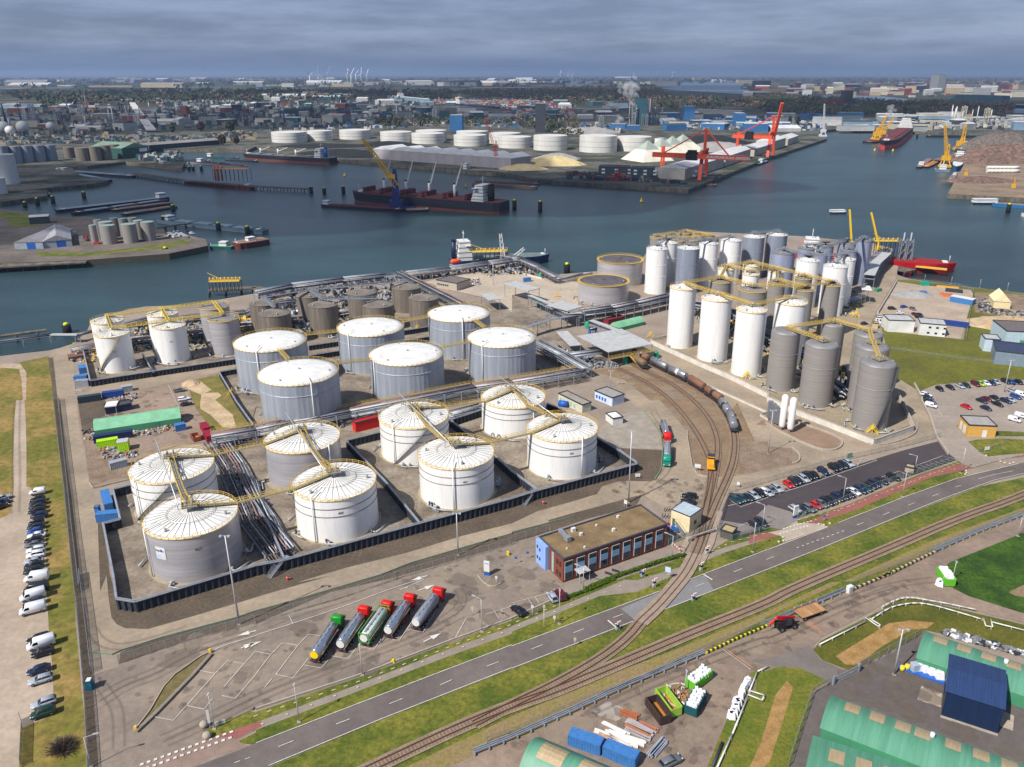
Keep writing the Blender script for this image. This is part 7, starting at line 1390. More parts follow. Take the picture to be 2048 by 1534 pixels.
#  ships, harbour and the far side
HBLK=M('hull_black',(36,40,50),rough=.6,sc=.1,dirt=.15);HRED=M('hull_antifouling',(112,60,50),rough=.7,sc=.1,dirt=.25);DKRED=M('deck_red_brown',(100,46,44),rough=.8,sc=.2,dirt=.25)
HNAVY=M('hull_navy',(28,40,78),rough=.5,sc=.1);HCRIM=M('hull_crimson',(176,20,34),rough=.5,sc=.1,dirt=.06);HTEAL=M('hull_teal',(28,78,84),rough=.6,sc=.1,dirt=.2);HGRY=M('hull_grey',(118,134,148),rough=.6,sc=.1,dirt=.15)
DKGRY=M('deck_grey',(110,106,106),rough=.8,sc=.2,dirt=.3);HBLUE=M('hull_blue',(36,108,160),rough=.5,sc=.1);BRHOLD=M('hold_brown',(132,108,96),rough=.9,sc=.2,dirt=.25);CRY=M('crane_yellow',(226,172,30),rough=.5,sc=.3,dirt=.1);CRO=M('crane_orange',(222,84,50),rough=.5,sc=.3,dirt=.06);CRB=M('crane_navy',(34,46,110),rough=.5,sc=.3,dirt=.08)
def hullb(b,L_,w,z0,z1,mi,flare=0,blunt=.3,top=True):
 st=[(-.5,.72),(-.47,.92),(-.4,1),(.28,1),(.38,.86),(.45,.5 if blunt<.5 else .85),(.5,.04 if blunt<.5 else .6)]
 vs=[];n=len(st)
 for z,k in((z0,1),(z1,1+flare)):
  vs+=[(x*L_*(1+(flare*.35 if x>.3 else 0)*(z==z1)),y*w/2*k if x>.2 else y*w/2,z)for x,y in st]+[(x*L_*(1+(flare*.35 if x>.3 else 0)*(z==z1)),-y*w/2*k if x>.2 else-y*w/2,z)for x,y in st[::-1]]
 m=2*n;b.add(vs,[(i,(i+1)%m,m+(i+1)%m,m+i)for i in range(m)],mi)
 if top:o=len(b.v)-2*m;b.f.append([o+m+i for i in range(m)]);b.m.append(mi);b.sm.append(False)
def lattice(b,p0,p1,w,mi=0,w2=None,n=None,th=None):
 p0,p1=Vector(p0),Vector(p1);d=p1-p0;u=d.normalized();a=Vector((0,0,1))if abs(u.z)<.9 else Vector((1,0,0));s=u.cross(a).normalized();v=s.cross(u);w2=w if w2 is None else w2;n=n or max(3,int(d.length/w/1.3));th=th or w*.12
 C=[(1,1),(1,-1),(-1,-1),(-1,1)];P=lambda k,c:p0+d*k/n+(s*c[0]+v*c[1])*(w+(w2-w)*k/n)/2
 for c in C:b.bar(P(0,c),P(n,c),th,th,mi)
 for k in range(n):
  for i in range(4):b.bar(P(k,C[i]),P(k+1,C[(i+1)%4]),th*.7,th*.7,mi)
def ship(name,label,cat,bow,stern,beam,fb,up,low=None,deck=None,sup=None,holds=0,hold_m=None,cranes=(),lowh=.35,fun=None,mast=True,blunt=0,group=None,cov=False):
 a,c=G1(stern,WZ),G1(bow,WZ);L_=(c-a).length;t=thing(name,label,cat,((a.x+c.x)/2,(a.y+c.y)/2,WZ),ang(a,c),group)
 b=B();hullb(b,L_,beam,-1.5,fb*lowh,1,0,blunt);hullb(b,L_,beam,fb*lowh,fb,0,.06,blunt);b.build('hull',[up,low or up],t)
 b=B();hullb(b,L_*.985,beam*.93,fb,fb+.12,0,.06,blunt);b.build('deck',deck or DKGRY,t)
 x0,x1=-.5*L_,.5*L_
 if sup:
  f,sl,sw,sh=sup;x=x0+f*L_;b=B();n=max(1,int(sh/2.8))
  for k in range(n):b.box(x,0,fb+k*sh/n,sl*(1-.08*k),sw*(1-.07*k),sh/n-.15)
  b.box(x+sl*.2,0,fb+sh-3 if sh>5 else fb+sh*.6,sl*.35,sw*1.15 if sh>8 else sw*.9,.4);s_=b.build('superstructure',WHITE,t);b=B()
  for k in range(n):b.box(x,0,fb+(k+.6)*sh/n,sl*(1.01-.08*k),sw*(1.01-.07*k),sh/n*.13)
  b.build('window_band',GLASS,s_)
  if mast:b=B();b.cyl((x,0,fb+sh),(x,0,fb+sh+max(3,sh*.5)),.35,.15);b.box(x,0,fb+sh*1.35,.4,sw*.4,.4);b.build('mast',WHITE,t)
  if fun:b=B();b.cyl((x-sl*.7,0,fb),(x-sl*.7,0,fb+sh*.95),sw*.13,n=12);b.cyl((x-sl*.7,0,fb+sh*.95),(x-sl*.7,0,fb+sh*1.05),sw*.11,n=12,mi=1);b.build('funnel',[fun,BLACK],t)
 if holds:
  lo,hi=(x0+(sup[0]+.07)*L_ if sup and sup[0]<.5 else x0+.06*L_),(x1-.1*L_ if not sup or sup[0]<.5 else x0+(sup[0]-.07)*L_);w=(hi-lo)/holds
  for k in range(holds):B().box(lo+w*(k+.5),0,fb+.1,w*(.8 if holds>1 else .97),beam*.68,max(.5,fb*.12),tx=.97,ty=.95).build('hatch_cover',hold_m or DKRED,t)
  if cov:
   for k in range(holds):
    for s_ in(-1,1):B().box(lo+w*(k+.5)+s_*w*.42,0,fb+1,w*.12,beam*.62,4.5).build('open_hatch_panel',hold_m or DKRED,t)
 for fr,h_,j in cranes:
  x=x0+fr*L_;b=B();b.cyl((x,0,fb),(x,0,fb+h_),1.5,1.3,n=12);b.cyl((x,0,fb+h_),(x,0,fb+h_+1.6),1.0,n=10,mi=1);cr=b.build('deck_crane',[WHITE,BLACK],t);b=B()
  for s_ in(-.9,.9):b.bar((x,s_,fb+h_*.6),(x+j[0],s_*.4,fb+h_*.6+j[1]),.55)
  b.bar((x,0,fb+h_+1),(x+j[0],0,fb+h_*.6+j[1]),.15);b.build('jib',WHITE,cr)
 b=B()
 if name!='barge' or beam>9:b.cyl((x1*.93,0,fb),(x1*.93,0,fb+fb*.7),.2,n=6);b.box(x1*.88,0,fb,L_*.03,beam*.3,fb*.12);b.build('bow_gear',WHITE,t)
 return t,L_
S_,L1=ship('bulk_carrier','black and rust red bulk carrier with four white deck cranes in mid basin','ship','N 790,1205','N 1985,1300',29,10.5,HBLK,HRED,DKRED,(.13,13,24,15),5,DKRED,[(.31,13,(-10,26)),(.475,13,(-10,26)),(.63,13,(-10,26)),(.78,13,(-10,26))],fun=BLACK,cov=True,lowh=.22)
ship('bulk_carrier','black bulk carrier with red waterline and folded grey cranes at the coal quay','ship','M 1955,870','N 620,912',25,9,HBLK,HRED,DKGRY,(.12,12,20,13),5,DKGRY,[(.4,9,(-20,6)),(.6,9,(-20,6)),(.8,9,(-20,6))],fun=BLUEP)
ship('bulk_carrier','red bottomed bulk carrier pointing at the camera beside yellow floating cranes','ship','P 925,800','P 1100,668',32,15,HBLK,M('hull_bright_red',(214,74,62),rough=.6,sc=.1),DKRED,(.09,12,30,20),5,DKRED,fun=CRY,lowh=.5)
ship('tanker_ship','bright red tanker moored behind the silos with its bow past the jetty','ship','L 1480,378','L 180,300',18,6.5,HCRIM,M('hull_dark_red',(120,16,26),rough=.6,sc=.1),M('deck_red',(150,30,32),rough=.7,sc=.3,dirt=.2),(.12,12,13,12),0,fun=None)
ship('tanker_ship','navy tanker with white bridge and orange lifeboat behind the quay pipes','ship','K 290,290','J 1560,340',15,5.5,HNAVY,HNAVY,M('deck_green_grey',(104,120,116),rough=.8,sc=.3,dirt=.25),(.13,10,13,13),0,fun=HNAVY)
ship('coaster','blue hulled coaster under the red quay crane at the white warehouse','ship','O 10,1000','N 1650,975',13,4,HNAVY,HNAVY,DKGRY,(.08,6,9,8),1,M('hold_open',(150,140,128),rough=.9,sc=.2),fun=HBLUE)
bg=[('long barge with red brown hold alongside the bulk carrier','N 1170,1292','N 540,1250',11.5,2.6,HBLK,DKRED,(.05,6,7,4),1,DKRED),('dark pontoon carrying grab machines beside the bulk carrier','N 1375,1285','N 1200,1292',14,2.2,HBLK,BRHOLD,None,0,None),
('long dark tanker barge, rear one of the pair on the left','M 455,1300','M 1340,1195',11,3,HBLK,HGRY,(.06,8,8,5),0,None),('long dark tanker barge, front one of the pair on the left','M 585,1322','M 1335,1215',11,2.8,HBLK,HBLK,None,3,HGRY),('flat brown covered barge behind the dark tanks','M 900,1292','M 1370,1232',10,2,HBLK,BRHOLD,None,2,BRHOLD),('flat brown covered barge next to the yellow topped posts','M 985,1325','M 1400,1262',10,2,HBLK,BRHOLD,None,2,BRHOLD),
('grey blue tanker barge with orange deckhouse at the dark left quay','M 2120,1465','M 1290,1375',12,3,HGRY,HTEAL,(.08,8,8,4),4,HGRY),('slim crimson tanker barge at the piled jetty','M 1490,1062','M 2020,1112',10,2.6,HCRIM,M('crimson_deck',(140,40,56),rough=.7,sc=.3),(.06,6,7,3),3,HCRIM),('dark tanker barge behind the empty brown lot','M 1070,1022','M 480,978',11,3,HBLK,HGRY,(.07,7,7,4),3,HGRY),
('navy tanker barge with white bow along the empty brown lot','M 880,1055','M 450,975',9,2.6,HNAVY,HGRY,(.08,6,7,4),2,HGRY),('dark barge at the narrow dock on the left edge','M 415,1168','M -100,1205',10,2.4,HBLK,DKGRY,None,2,HGRY),('teal tug with red and white house at the dark quay tip','I 1680,182','I 1870,188',8,2,HTEAL,GRND,(.4,6,5,3.5),0,None),('brown floating pontoon with dark house at the quay tip','I 1880,190','J 85,150',14,4.5,DKRED,BRHOLD,(.5,6,5,3),1,BRHOLD),
('brown covered barge, rear one of the two below the warehouse','O 215,1080','N 1760,1058',10,2.2,BRHOLD,BRHOLD,None,2,BRHOLD),('brown covered barge, front one of the two below the warehouse','O 195,1108','N 1740,1078',10,2.2,BRHOLD,BRHOLD,None,2,BRHOLD),('black lighter barge in the far basin behind the yellow crane','P 1265,697','P 1655,700',11,3.5,HBLK,HBLK,None,3,HBLK),('brown loaded barge left of the yellow lattice crane','P 1255,945','P 1370,885',10,2.4,HNAVY,RUSTI,None,1,RUSTI),
('white bowed push boat at the side of the brown barge','P 1200,948','P 1290,880',9,2.5,HNAVY,BRHOLD,(.75,12,7,4),0,None),('small white motor yacht below the blue coaster','P 1455,1048','P 1510,985',6,2,WHITE,BRHOLD,(.4,9,4,2.5),0,None),('blue barge with brown cargo at the right scrap quay','P 1790,1240','P 2300,1275',11,2.6,HBLUE,HGRY,None,2,BRHOLD),('white and navy passenger boat moored at the scrap quay','P 1640,1232','P 1830,1232',7,2,HNAVY,WHITE,(.55,24,6,4),0,None),('white bowed boat cut by the right edge of the photo','P 2020,1325','P 2200,1340',7,2,WHITE,WHITE,(.5,12,6,4),0,None),
('small ferry under way in the open water right of centre','P 622,1306','P 502,1308',6,1.8,HNAVY,WHITE,(.4,14,4.5,2.2),0,None),('small dark tug tied below the second orange gantry','O 1945,925','O 2030,895',8,2.4,HNAVY,HGRY,(.5,10,6,5),0,None),('flat steel pontoon below the first orange gantry','O 1630,1085','O 1510,1085',14,1.6,BRHOLD,BRHOLD,None,0,None),('grey pontoon carrying the yellow lattice crane','P 1330,965','P 1455,970',18,2.4,HGRY,DKGRY,(.5,9,6,7),0,None),('dark pontoon left of the big red bottomed ship','P 800,745','P 870,730',26,3,HBLK,DKRED,None,0,None)]
for l,bo,stn,be,fb,up,dk,sup,n,hm_ in bg:ship('barge' if 'barge' in l else 'boat',l,'barge' if 'barge' in l else 'boat',bo,stn,be,fb,up,None,dk,sup,n,hm_,blunt=1 if 'barge' in l or 'pontoon' in l else 0,mast=False)
ship('coaster','bright blue coaster with white bridge facing the camera beside the scrap quay','ship','P 1500,965','P 1540,860',13,6,HBLUE,HBLUE,WHITE,(.5,22,12,12),0)
for k in range(9):
 x,y=1210+(k%5)*150+(k//5)*70,862+(k%3)*22+(k//5)*22;ship('barge','moored work barge in the crowded left basin, %s from the left'%ORD[k],'barge','M %d,%d'%(x+250,y+14),'M %d,%d'%(x,y),10,2.6,[HTEAL,HBLK,HGRY][k%3],None,[HTEAL,DKRED,DKGRY][(k+1)%3],(.1,8,7,5)if k%2 else None,2,[HTEAL,HBLK,DKRED][k%3],mast=False,group='barges in the crowded left basin')
for k,(at,h)in enumerate([('N 443,1145',7),('N 547,1148',6),('N 700,1150',8),('O 20,1275',9),('O 225,1295',10),('M 675,1190',7),('M 427,1225',7),('M 303,1242',7),('M 203,1258',5),('P 1915,1300',8),('P 1190,705',9),('I 1327,240',5),('M 1512,962',5),('M 1545,962',5),('M 1610,965',6),('K 438,385',6),('I 540,858',4),('M 1315,1385',6),('M 1747,1440',6),('M 1980,1470',6),('M 1385,1290',6)]):
 p=G1(at,WZ);t=thing('mooring_post','dark mooring pile cluster with yellow cap, %s'%('in the %s part of the left basins'%('near' if p.y<700 else 'far')if p.x<-200 else 'around the middle basin' if p.x<200 else 'in the right basin'),'mooring post',(p.x,p.y,WZ),0,'yellow capped mooring posts');B().cyl((0,0,-1),(0,0,h),2.1,n=10).build('piles',BLACK,t);B().cyl((0,0,h),(0,0,h+1.2),1.5,.9,n=10).build('cap',M('cap_lime_yellow',(200,214,20),rough=.5,sc=1),t)
for at,l in(('N 708,1008','left of the bulk carrier'),('N 1678,1095','right of the bulk carrier funnel'),('O 1033,1215','alone in the middle of the open water'),('P 852,805','at the left of the red bow'),('P 997,808','at the right of the red bow')):
 p=G1(at,WZ);t=thing('buoy','yellow buoy floating %s'%l,'buoy',(p.x,p.y,WZ));B().lathe([(.6,-.3),(1.7,.3),(1.7,1.2),(.7,1.8),(.5,4),(.1,4.6)],n=12).build('float',YELB,t)
def gz(st,z):return G1(st,z)
p=G1('N 1125,1275',WZ);t=thing('floating_crane','floating grab crane with navy tower and yellow boom beside the bulk carrier','crane',(p.x,p.y,WZ));b=B();b.box(0,0,-1,34,20,3.2);b.box(0,0,2.2,13,11,7);b.build('pontoon',CRB,t);B().box(0,0,9,7,6.5,hgt(p,T('N',0,955)[1])-4,tx=.5,ty=.5).build('tower',CRB,t)
zb=hgt(p,T('N',0,705)[1]);q=gz('N 850,705',zb);b=B();e=q-p;lattice(b,(2,0,22),(e.x,e.y,zb+4.5),4.5,0,1.8,16,.7);b.build('boom',CRY,t);B().box(-3,0,30,7,5,4).build('cab',CRY,t)
def quay_crane(label,base,top,tip,z_t,m,w=4,name='quay_crane',bz=0):
 p=G1(base,bz);h=hgt(p,PX(top)[0][1])-bz;t=thing(name,label,'crane',(p.x,p.y,bz));b=B();b.box(0,0,0,w*2.2,w*2,3)
 for s_ in(-1,1):
  for k in(-1,1):b.bar((s_*w,k*w,0),(s_*w*.5,k*w*.5,h*.3),w*.18)
 b.build('base',m,t);b=B();lattice(b,(0,0,h*.3),(0,0,h),w*.8,0,w*.4);b.box(0,0,h*.3,w*1.6,w*1.2,w);b.build('tower',m,t)
 z_t=hgt(p,PX(tip)[0][1]);e=g(*PX(tip)[0],z_t)-p;b=B();lattice(b,(0,0,h*.45),(e.x,e.y,z_t-bz),w*.6,0,w*.25);b.bar((0,0,h),(e.x,e.y,z_t-bz),w*.05);b.build('boom',m,t);return t
quay_crane('slim red mobile crane standing at the white warehouse quay','N 1920,935','N 0,725','N 1832,520',62,RED,5)
quay_crane('tall orange yellow lattice crane on the pontoon at the right','P 1410,935','P 0,750','P 1413,590',84,CRY,6,'floating_crane',WZ+2);quay_crane('stout yellow harbour crane behind the blue coaster','P 1540,800','P 0,700','P 1580,600',66,CRY,9,'floating_crane',WZ+2)
quay_crane('yellow floating crane at the left of the red bottomed ship, near one','P 865,715','P 0,620','P 950,525',70,CRY,8,'floating_crane',WZ+2);quay_crane('yellow floating crane at the left of the red bottomed ship, far one','P 910,700','P 0,610','P 1010,545',62,CRY,7,'floating_crane',WZ+2);quay_crane('white grey tall harbour crane at the end of the long quay','P 437,690','P 0,580','P 452,430',84,M('crane_white',(206,208,214),rough=.5,sc=1),6)
quay_crane('small red grab crane beside the dark sheds of the bulk quay','O 840,1045','O 0,920','O 1000,1045',6,M('crane_dark_red',(160,40,50),rough=.5,sc=1),4);quay_crane('yellow scrap handler on the right quay','P 1960,1100','P 0,1040','P 1975,1020',22,CRY,1.6,bz=.4);quay_crane('green scrap handler on top of the metal pile','P 1700,760','P 0,720','P 1810,690',20,M('crane_green',(80,200,70),rough=.5,sc=1),4,bz=.4);quay_crane('yellow orange scrap handler on the metal pile','P 1712,840','P 0,760','P 1840,800',12,CRY,4,bz=.4);quay_crane('orange handler at the near corner of the scrap quay','P 1580,1000','P 0,950','P 1570,945',18,CRY,1.6,bz=.4)
def gantry(label,leg,legb,mast_top,g0,g1_,gz_,rear,boom=None,txt=None):
 p=G1(leg);t=thing('gantry_crane',label,'gantry crane',(p.x,p.y));L0=lambda st,z:g(*PX(st)[0],z)-Vector((p.x,p.y,0));h=hgt(p,PX(mast_top)[0][1]);q=G1(legb)-p;gz_=hgt(p,(PX(g0)[0][1]+PX(g1_)[0][1])/2);b=B();A,C=L0(g0,gz_),L0(g1_,gz_);u=Vector((C.x-A.x,C.y-A.y,0)).normalized()
 for s_ in(Vector((0,0,0)),q):b.bar(s_,s_*.6+q*.2+Vector((0,0,gz_+6)),4.2,3.4)
 b.bar((0,0,gz_+5),q+Vector((0,0,gz_+5)),3,3);b.bar(q*.5+Vector((0,0,gz_)),q*.5+Vector((0,0,h)),4.0,3.0);b.build('portal_tower',CRO,t)
 b=B();b.bar(A,C,4.5,5.2);b.bar(A+Vector((0,0,2.7)),C+Vector((0,0,2.7)),5.4,.4);gb=b.build('girder',CRO,t);b=B();top=q*.5+Vector((0,0,h-1));b.bar(top,A.lerp(C,.08),1.3);b.bar(top,A.lerp(C,.82)if boom is None else A.lerp(C,.1)+Vector((0,0,1)),1.3);b.build('stay',CRO,t)
 rr=L0(rear,0);b=B()
 for d in(-6,6):n_=Vector((-u.y,u.x,0))*d;b.bar(rr+n_,rr+n_*.6+Vector((0,0,gz_)),2.4)
 b.build('rear_leg',CRO,t);m_=A.lerp(C,.42);b=B();b.box(m_.x,m_.y,gz_-4.5,13,8,9,math.atan2(u.y,u.x));b.box(m_.x,m_.y,gz_+4,10,7,3,math.atan2(u.y,u.x));b.build('trolley',BLACK,t)
 if boom:b=B();b.bar(q*.5+Vector((0,0,gz_))+u*3,L0(boom[0],hgt(p,PX(boom[0])[0][1])),4.2,3.6);b.build('raised_boom',CRO,t)
 if txt:
  v,f=text(txt,4.2,True);M_=A.lerp(C,.80);n_=Vector((u.y,-u.x,0))*2.75;n_=n_ if(M_+n_+p).length<(M_-n_+p).length else-n_;b=B();b.add([M_+n_+u*x+Vector((0,0,y))for x,y,z in v],f);b.build('lettering',WHITE,t)
gantry('large orange bulk gantry crane nearest the jetty corner with white lettering','O 1497,1042','O 1548,1008','O 0,635','O 1125,835','O 1890,868',28,'O 1200,935',txt='EUROPEAN BULK SERVICES')
gantry('second orange bulk gantry crane with its boom raised high','X 1535,314','X 1546,309','X 0,232','X 1466,271.5','X 1545,274.5',28,'X 1474,302',boom=('X 1564.5,206',118))
FW=M('far_tank_white',(208,206,200),rough=.6,sc=.02,st=(1,1,.2),dirt=.05);FWR=M('far_tank_roof',(208,206,200),rough=.6,sc=.02,dirt=.05)
def ftank(label,xl,xr,yt,yb=None,h=None,wall_=FW,roof_=FWR,cat='storage tank',group=None):
 X,Y,Rr,hh=solve(xl,xr,yt,yb,h);t=thing('storage_tank' if hh<Rr*2.2 else 'silo',label,cat if hh<Rr*2.2 else 'silo',(X,Y),0,group);b=B().lathe([(Rr,0),(Rr,hh)],n=40,capt=False);
 if hh<Rr:ring(b,Rr,hh*.66,.16,40,1);ring(b,Rr,hh*.33,.16,40,1)
 b.build('wall',[wall_,SEAM],t);B().lathe([(Rr,hh),(Rr*.5,hh+Rr*.035),(.5,hh+Rr*.05)],n=40).build('roof',roof_,t);return hh
q4=lambda s,x:T(s,x,0)[0];qy=lambda s,y:T(s,0,y)[1]
for k,(a,c,yt,yb,w)in enumerate([(('N',118),('N',405),662,742,'leftmost of the white tank line'),(('N',402),('N',608),650,726,'second of the white tank line behind the black ship'),(('N',662),('N',915),645,716,'third, behind the coal heaps'),(('N',990),('N',1245),660,746,'fourth, standing alone in front of the red works building'),
(('N',1275),('N',1522),648,730,'rear of the overlapping fourth pair'),(('N',1240),('N',1502),672,752,'front of the overlapping pair in the middle'),(('N',1600),('N',1852),655,740,'rear tank left of the red crane'),(('N',1578),('N',1840),686,771,'front tank left of the red crane'),
(('N',1862),('O',70),670,755,'rear tank right of the red crane'),(('N',1935),('O',155),700,787,'front tank right of the red crane'),(('O',172),('O',443),690,806,'right of the red crane, single'),(('O',540),('O',842),692,822,'big one left of the pyramids'),(('O',838),('O',1116),700,812,'next to the first pyramid')]):
 ftank('wide white far tank, '+w,q4(*a),q4(*c),qy('N',yt),qy('N',yb))
for k,(a,c,yt,yb)in enumerate([(-40,60,770,915),(60,165,772,908),(155,255,768,902),(247,350,764,896),(340,440,762,888)]):ftank('dark grey silo in the row at the left edge, %s from the left'%ORD[k],q4('M',a),q4('M',c),qy('M',yt),qy('M',yb),wall_=GREYT,roof_=SILOR)
for k,(a,c,yt,yb)in enumerate([(500,590,780,866),(705,800,775,888),(795,880,765,880),(870,950,758,865),(590,715,785,890)]):ftank('grey brown silo left of the dark green warehouse, %s'%['far left','third','fourth','right end','wide second'][k],q4('M',a),q4('M',c),qy('M',yt),qy('M',yb),wall_=BROWN,roof_=BROWNR)
ftank('huge white silo cut by the left edge',q4('M',-60),q4('M',112),qy('M',840),qy('M',1075));ftank('white tank in front of the huge silo at the left edge',q4('M',-120),q4('M',38),qy('M',1030),qy('M',1155))
hk=None
for k,(a,c,yt,yb,w)in enumerate([(795,915,1408,1556,'front left'),(960,1085,1398,1546,'front middle'),(1117,1228,1380,1528,'front right with a small blue notice'),(1060,1142,1366,None,'behind, right'),(1010,1090,1345,None,'back row, right'),(870,945,1345,None,'back row, middle'),(940,1010,1350,None,'back row, between'),(742,805,1362,None,'back row, left'),(705,765,1402,None,'left end'),(780,895,1380,None,'second row, left')]):
 xl,xr,y=q4('M',a),q4('M',c),qy('M',yt)
 if yb:hk=ftank('weathered steel tank on the dark quay, '+w,xl,xr,y,qy('M',yb),wall_=SILO,roof_=M('teal_stained_roof',(136,156,150),rough=.7,sc=.1,dirt=.2))
 else:ftank('weathered steel tank on the dark quay, '+w,xl,xr,y,h=hk,wall_=SILO,roof_=MT['teal_stained_roof'])
for k,(x,y,r_)in enumerate([(40,665,11.5),(192,662,11.5),(90,678,9),(410,640,8)]):
 xx,yy=T('M',x,y);p=g(xx,yy+2);rr=r_*p.y/F*.97;t=thing('gas_sphere','white gas sphere in the left refinery, %s'%['at the left edge','right of the edge one','smaller, between two','small, on the right'][k],'gas sphere',(p.x,p.y));B().lathe([(rr*math.cos(a_*math.pi/16),rr*1.15+rr*math.sin(a_*math.pi/16))for a_ in range(-8,9)],n=24).build('sphere',FW,t);b=B()
 for i in range(6):a_=i*1.05;b.cyl((rr*.85*math.cos(a_),rr*.85*math.sin(a_),0),(rr*.9*math.cos(a_),rr*.9*math.sin(a_),rr),rr*.05,n=5)
 b.build('legs',FW,t)
CREAM=M('far_shed_cream',(186,178,164),rough=.8,sc=.05,dirt=.12);PALES=M('far_shed_roof',(206,206,206),rough=.6,sc=.05,dirt=.1);DARKS=M('far_shed_dark',(58,70,76),rough=.8,sc=.05,dirt=.2);GREENW=M('far_green_wall',(44,84,78),rough=.7,sc=.05);GREENR=M('far_green_roof',(112,138,120),rough=.7,sc=.05)
b_=building
b_('warehouse','pale grey gable shed on the dark quay, left half','I 122,195','I 350,190','I 150,80',5,M('quay_shed_wall',(150,160,168),rough=.7,sc=.2),M('quay_shed_roof',(150,148,152),rough=.7,sc=.2,st=(3,.1,1),dirt=.1),'gabley','shed',D=52,rise=4,doors=[('f',11.5,6,0,4.5,BLUEP)]);b_('warehouse','pale grey gable shed on the dark quay, right half','I 352,188','I 580,168','I 380,80',5,MT['quay_shed_wall'],MT['quay_shed_roof'],'gabley','shed',D=52,rise=4,doors=[('f',11.5,6,0,4.5,BLUEP)])
ground_sheet('grass','I 300,215 700,222 1100,180 1400,130 1500,110 1520,140 1350,180 1000,215 700,250 300,250',.06,GRASSY);ground_sheet('grass','M 0,1290 150,1300 420,1350 330,1400 90,1420 60,1350 0,1340',.06,GRASSY)
b_('boathouse','long low shed with dark windows behind the gable sheds','M 240,1395','M 395,1385','M 240,1365',6,DARKS,PALES,'shed','shed',D=10,rise=.5)
b_('warehouse','dark green quay warehouse with pale gable end and notice','M 985,870','M 1195,848','M 900,800',15,GREENW,GREENR,'gabley','warehouse',D=70,rise=7,wins=[('f',38,14,8,13,FRAMEW)])
b_('shed','long dark open shed with wavy pale roof in the left basin','M 1195,800','M 1760,755','M 1200,770',8,DARKS,M('wavy_roof',(134,130,130),rough=.8,sc=.02,dirt=.2),'gable','shed',D=34,rise=3)
for k in range(8):
 x0,x1=940+k*137,940+(k+1)*137;y=868+k*10.5;b_('warehouse','white roofed bay of the long bulk warehouse at the quay, %s from the left'%ORD[k],'N %d,%d'%(x0,y),'N %d,%d'%(x1,y+10.5),'N %d,%d'%(x0,y-40),14,M('bulk_wall',(162,156,160),rough=.8,sc=.1,st=(1,1,.2),dirt=.2),PALES,'gabley','warehouse',D=46,rise=5)
for k,(a,c,h_,D_)in enumerate([('X 1369,360','X 1447,334',13,34),('X 1450,333','X 1500,315',13,32),('X 1508,313','X 1543,301',11,30),('X 1547,301','X 1570,293',15,30),('X 1575,291','X 1596,283',11,28)]):
 b_('warehouse','cream bulk shed along the orange crane quay, %s from the corner'%ORD[k],a,c,a,h_,CREAM,PALES,'gable','warehouse',D=D_,rise=4)
for k,(x,y,ap)in enumerate([(1370,812,675),(1285,838,690),(1200,858,708),(1090,885,725)]):
 p=G1('O %d,%d'%(x,y));hh=hgt(p,T('O',0,ap)[1]);w=hh*1.0;t=thing('pyramid_store','white pyramid shaped bulk store, %s from the left'%['fourth','third','second','first'][k],'storage building',(p.x,p.y+w*.5),.5)
 b=B();f=.45;vs=[(s_[0]*w,s_[1]*w,0)for s_ in((-1,-1),(1,-1),(1,1),(-1,1))]+[(s_[0]*w*f,s_[1]*w*f,hh*(1-f))for s_ in((-1,-1),(1,-1),(1,1),(-1,1))]+[(0,0,hh)]
 B().add(vs[:8],[(0,1,5,4),(1,2,6,5),(2,3,7,6),(3,0,4,7)]).build('lower_cladding',M('pyramid_cream',(222,216,196),rough=.6,sc=.05),t);b.add(vs[4:],[(0,1,4),(1,2,4),(2,3,4),(3,0,4)]).build('upper_cladding',M('pyramid_grey_green',(158,168,156),rough=.6,sc=.05),t)
b_('control_tower','white square control house in front of the first pyramid','O 1135,815','O 1200,820','O 1135,790',22,WHITE,PALES,'flat','building',D=14,wins=wrow('f',6,20,3,3,14,17))
for k,(a,c,w)in enumerate([('O 690,1005','O 935,1010','left'),('O 945,1015','O 1125,1020','right')]):b_('office_building','dark three storey office on the bulk quay, %s one'%w,a,c,'O 760,950',11,DARKS,DARKS,'flat','building',D=22,wins=wrow('f',6,90 if k else 120,8,4,3,5,FRAMEW)+wrow('f',6,90 if k else 120,8,4,7,9,FRAMEW))
def heap(label,at,r_,h,m,el=1.0,rot=0,seed=1):
 p=G1(at);rs=random.Random(seed);n=28;b=B();vs=[]
 for k,(f,z)in enumerate(((1,0),(.8,.3),(.55,.62),(.3,.88),(.02,1))):
  for i in range(n):a_=6.283*i/n;q_=r_*f*(1+rs.uniform(-.09,.09));vs.append((q_*math.cos(a_)*el,q_*math.sin(a_),h*z*(1+rs.uniform(-.06,.06))))
 b.add(vs,[(k*n+i,k*n+(i+1)%n,(k+1)*n+(i+1)%n,(k+1)*n+i)for k in range(4)for i in range(n)]);o=b.build('heap',m,None,(p.x,p.y,0));o.rotation_euler.z=rot;tag(o,label,'heap')
COAL=M('coal',(34,36,40),rough=1,sc=.1,dirt=.3);SCR=M('scrap_metal',(140,112,96),rough=.8,sc=.25,col2=(84,66,60),dirt=.5);SAND=M('heap_sand',(196,176,130),rough=1,sc=.05,dirt=.1);GHEAP=M('heap_grey',(150,148,144),rough=1,sc=.05,dirt=.12)
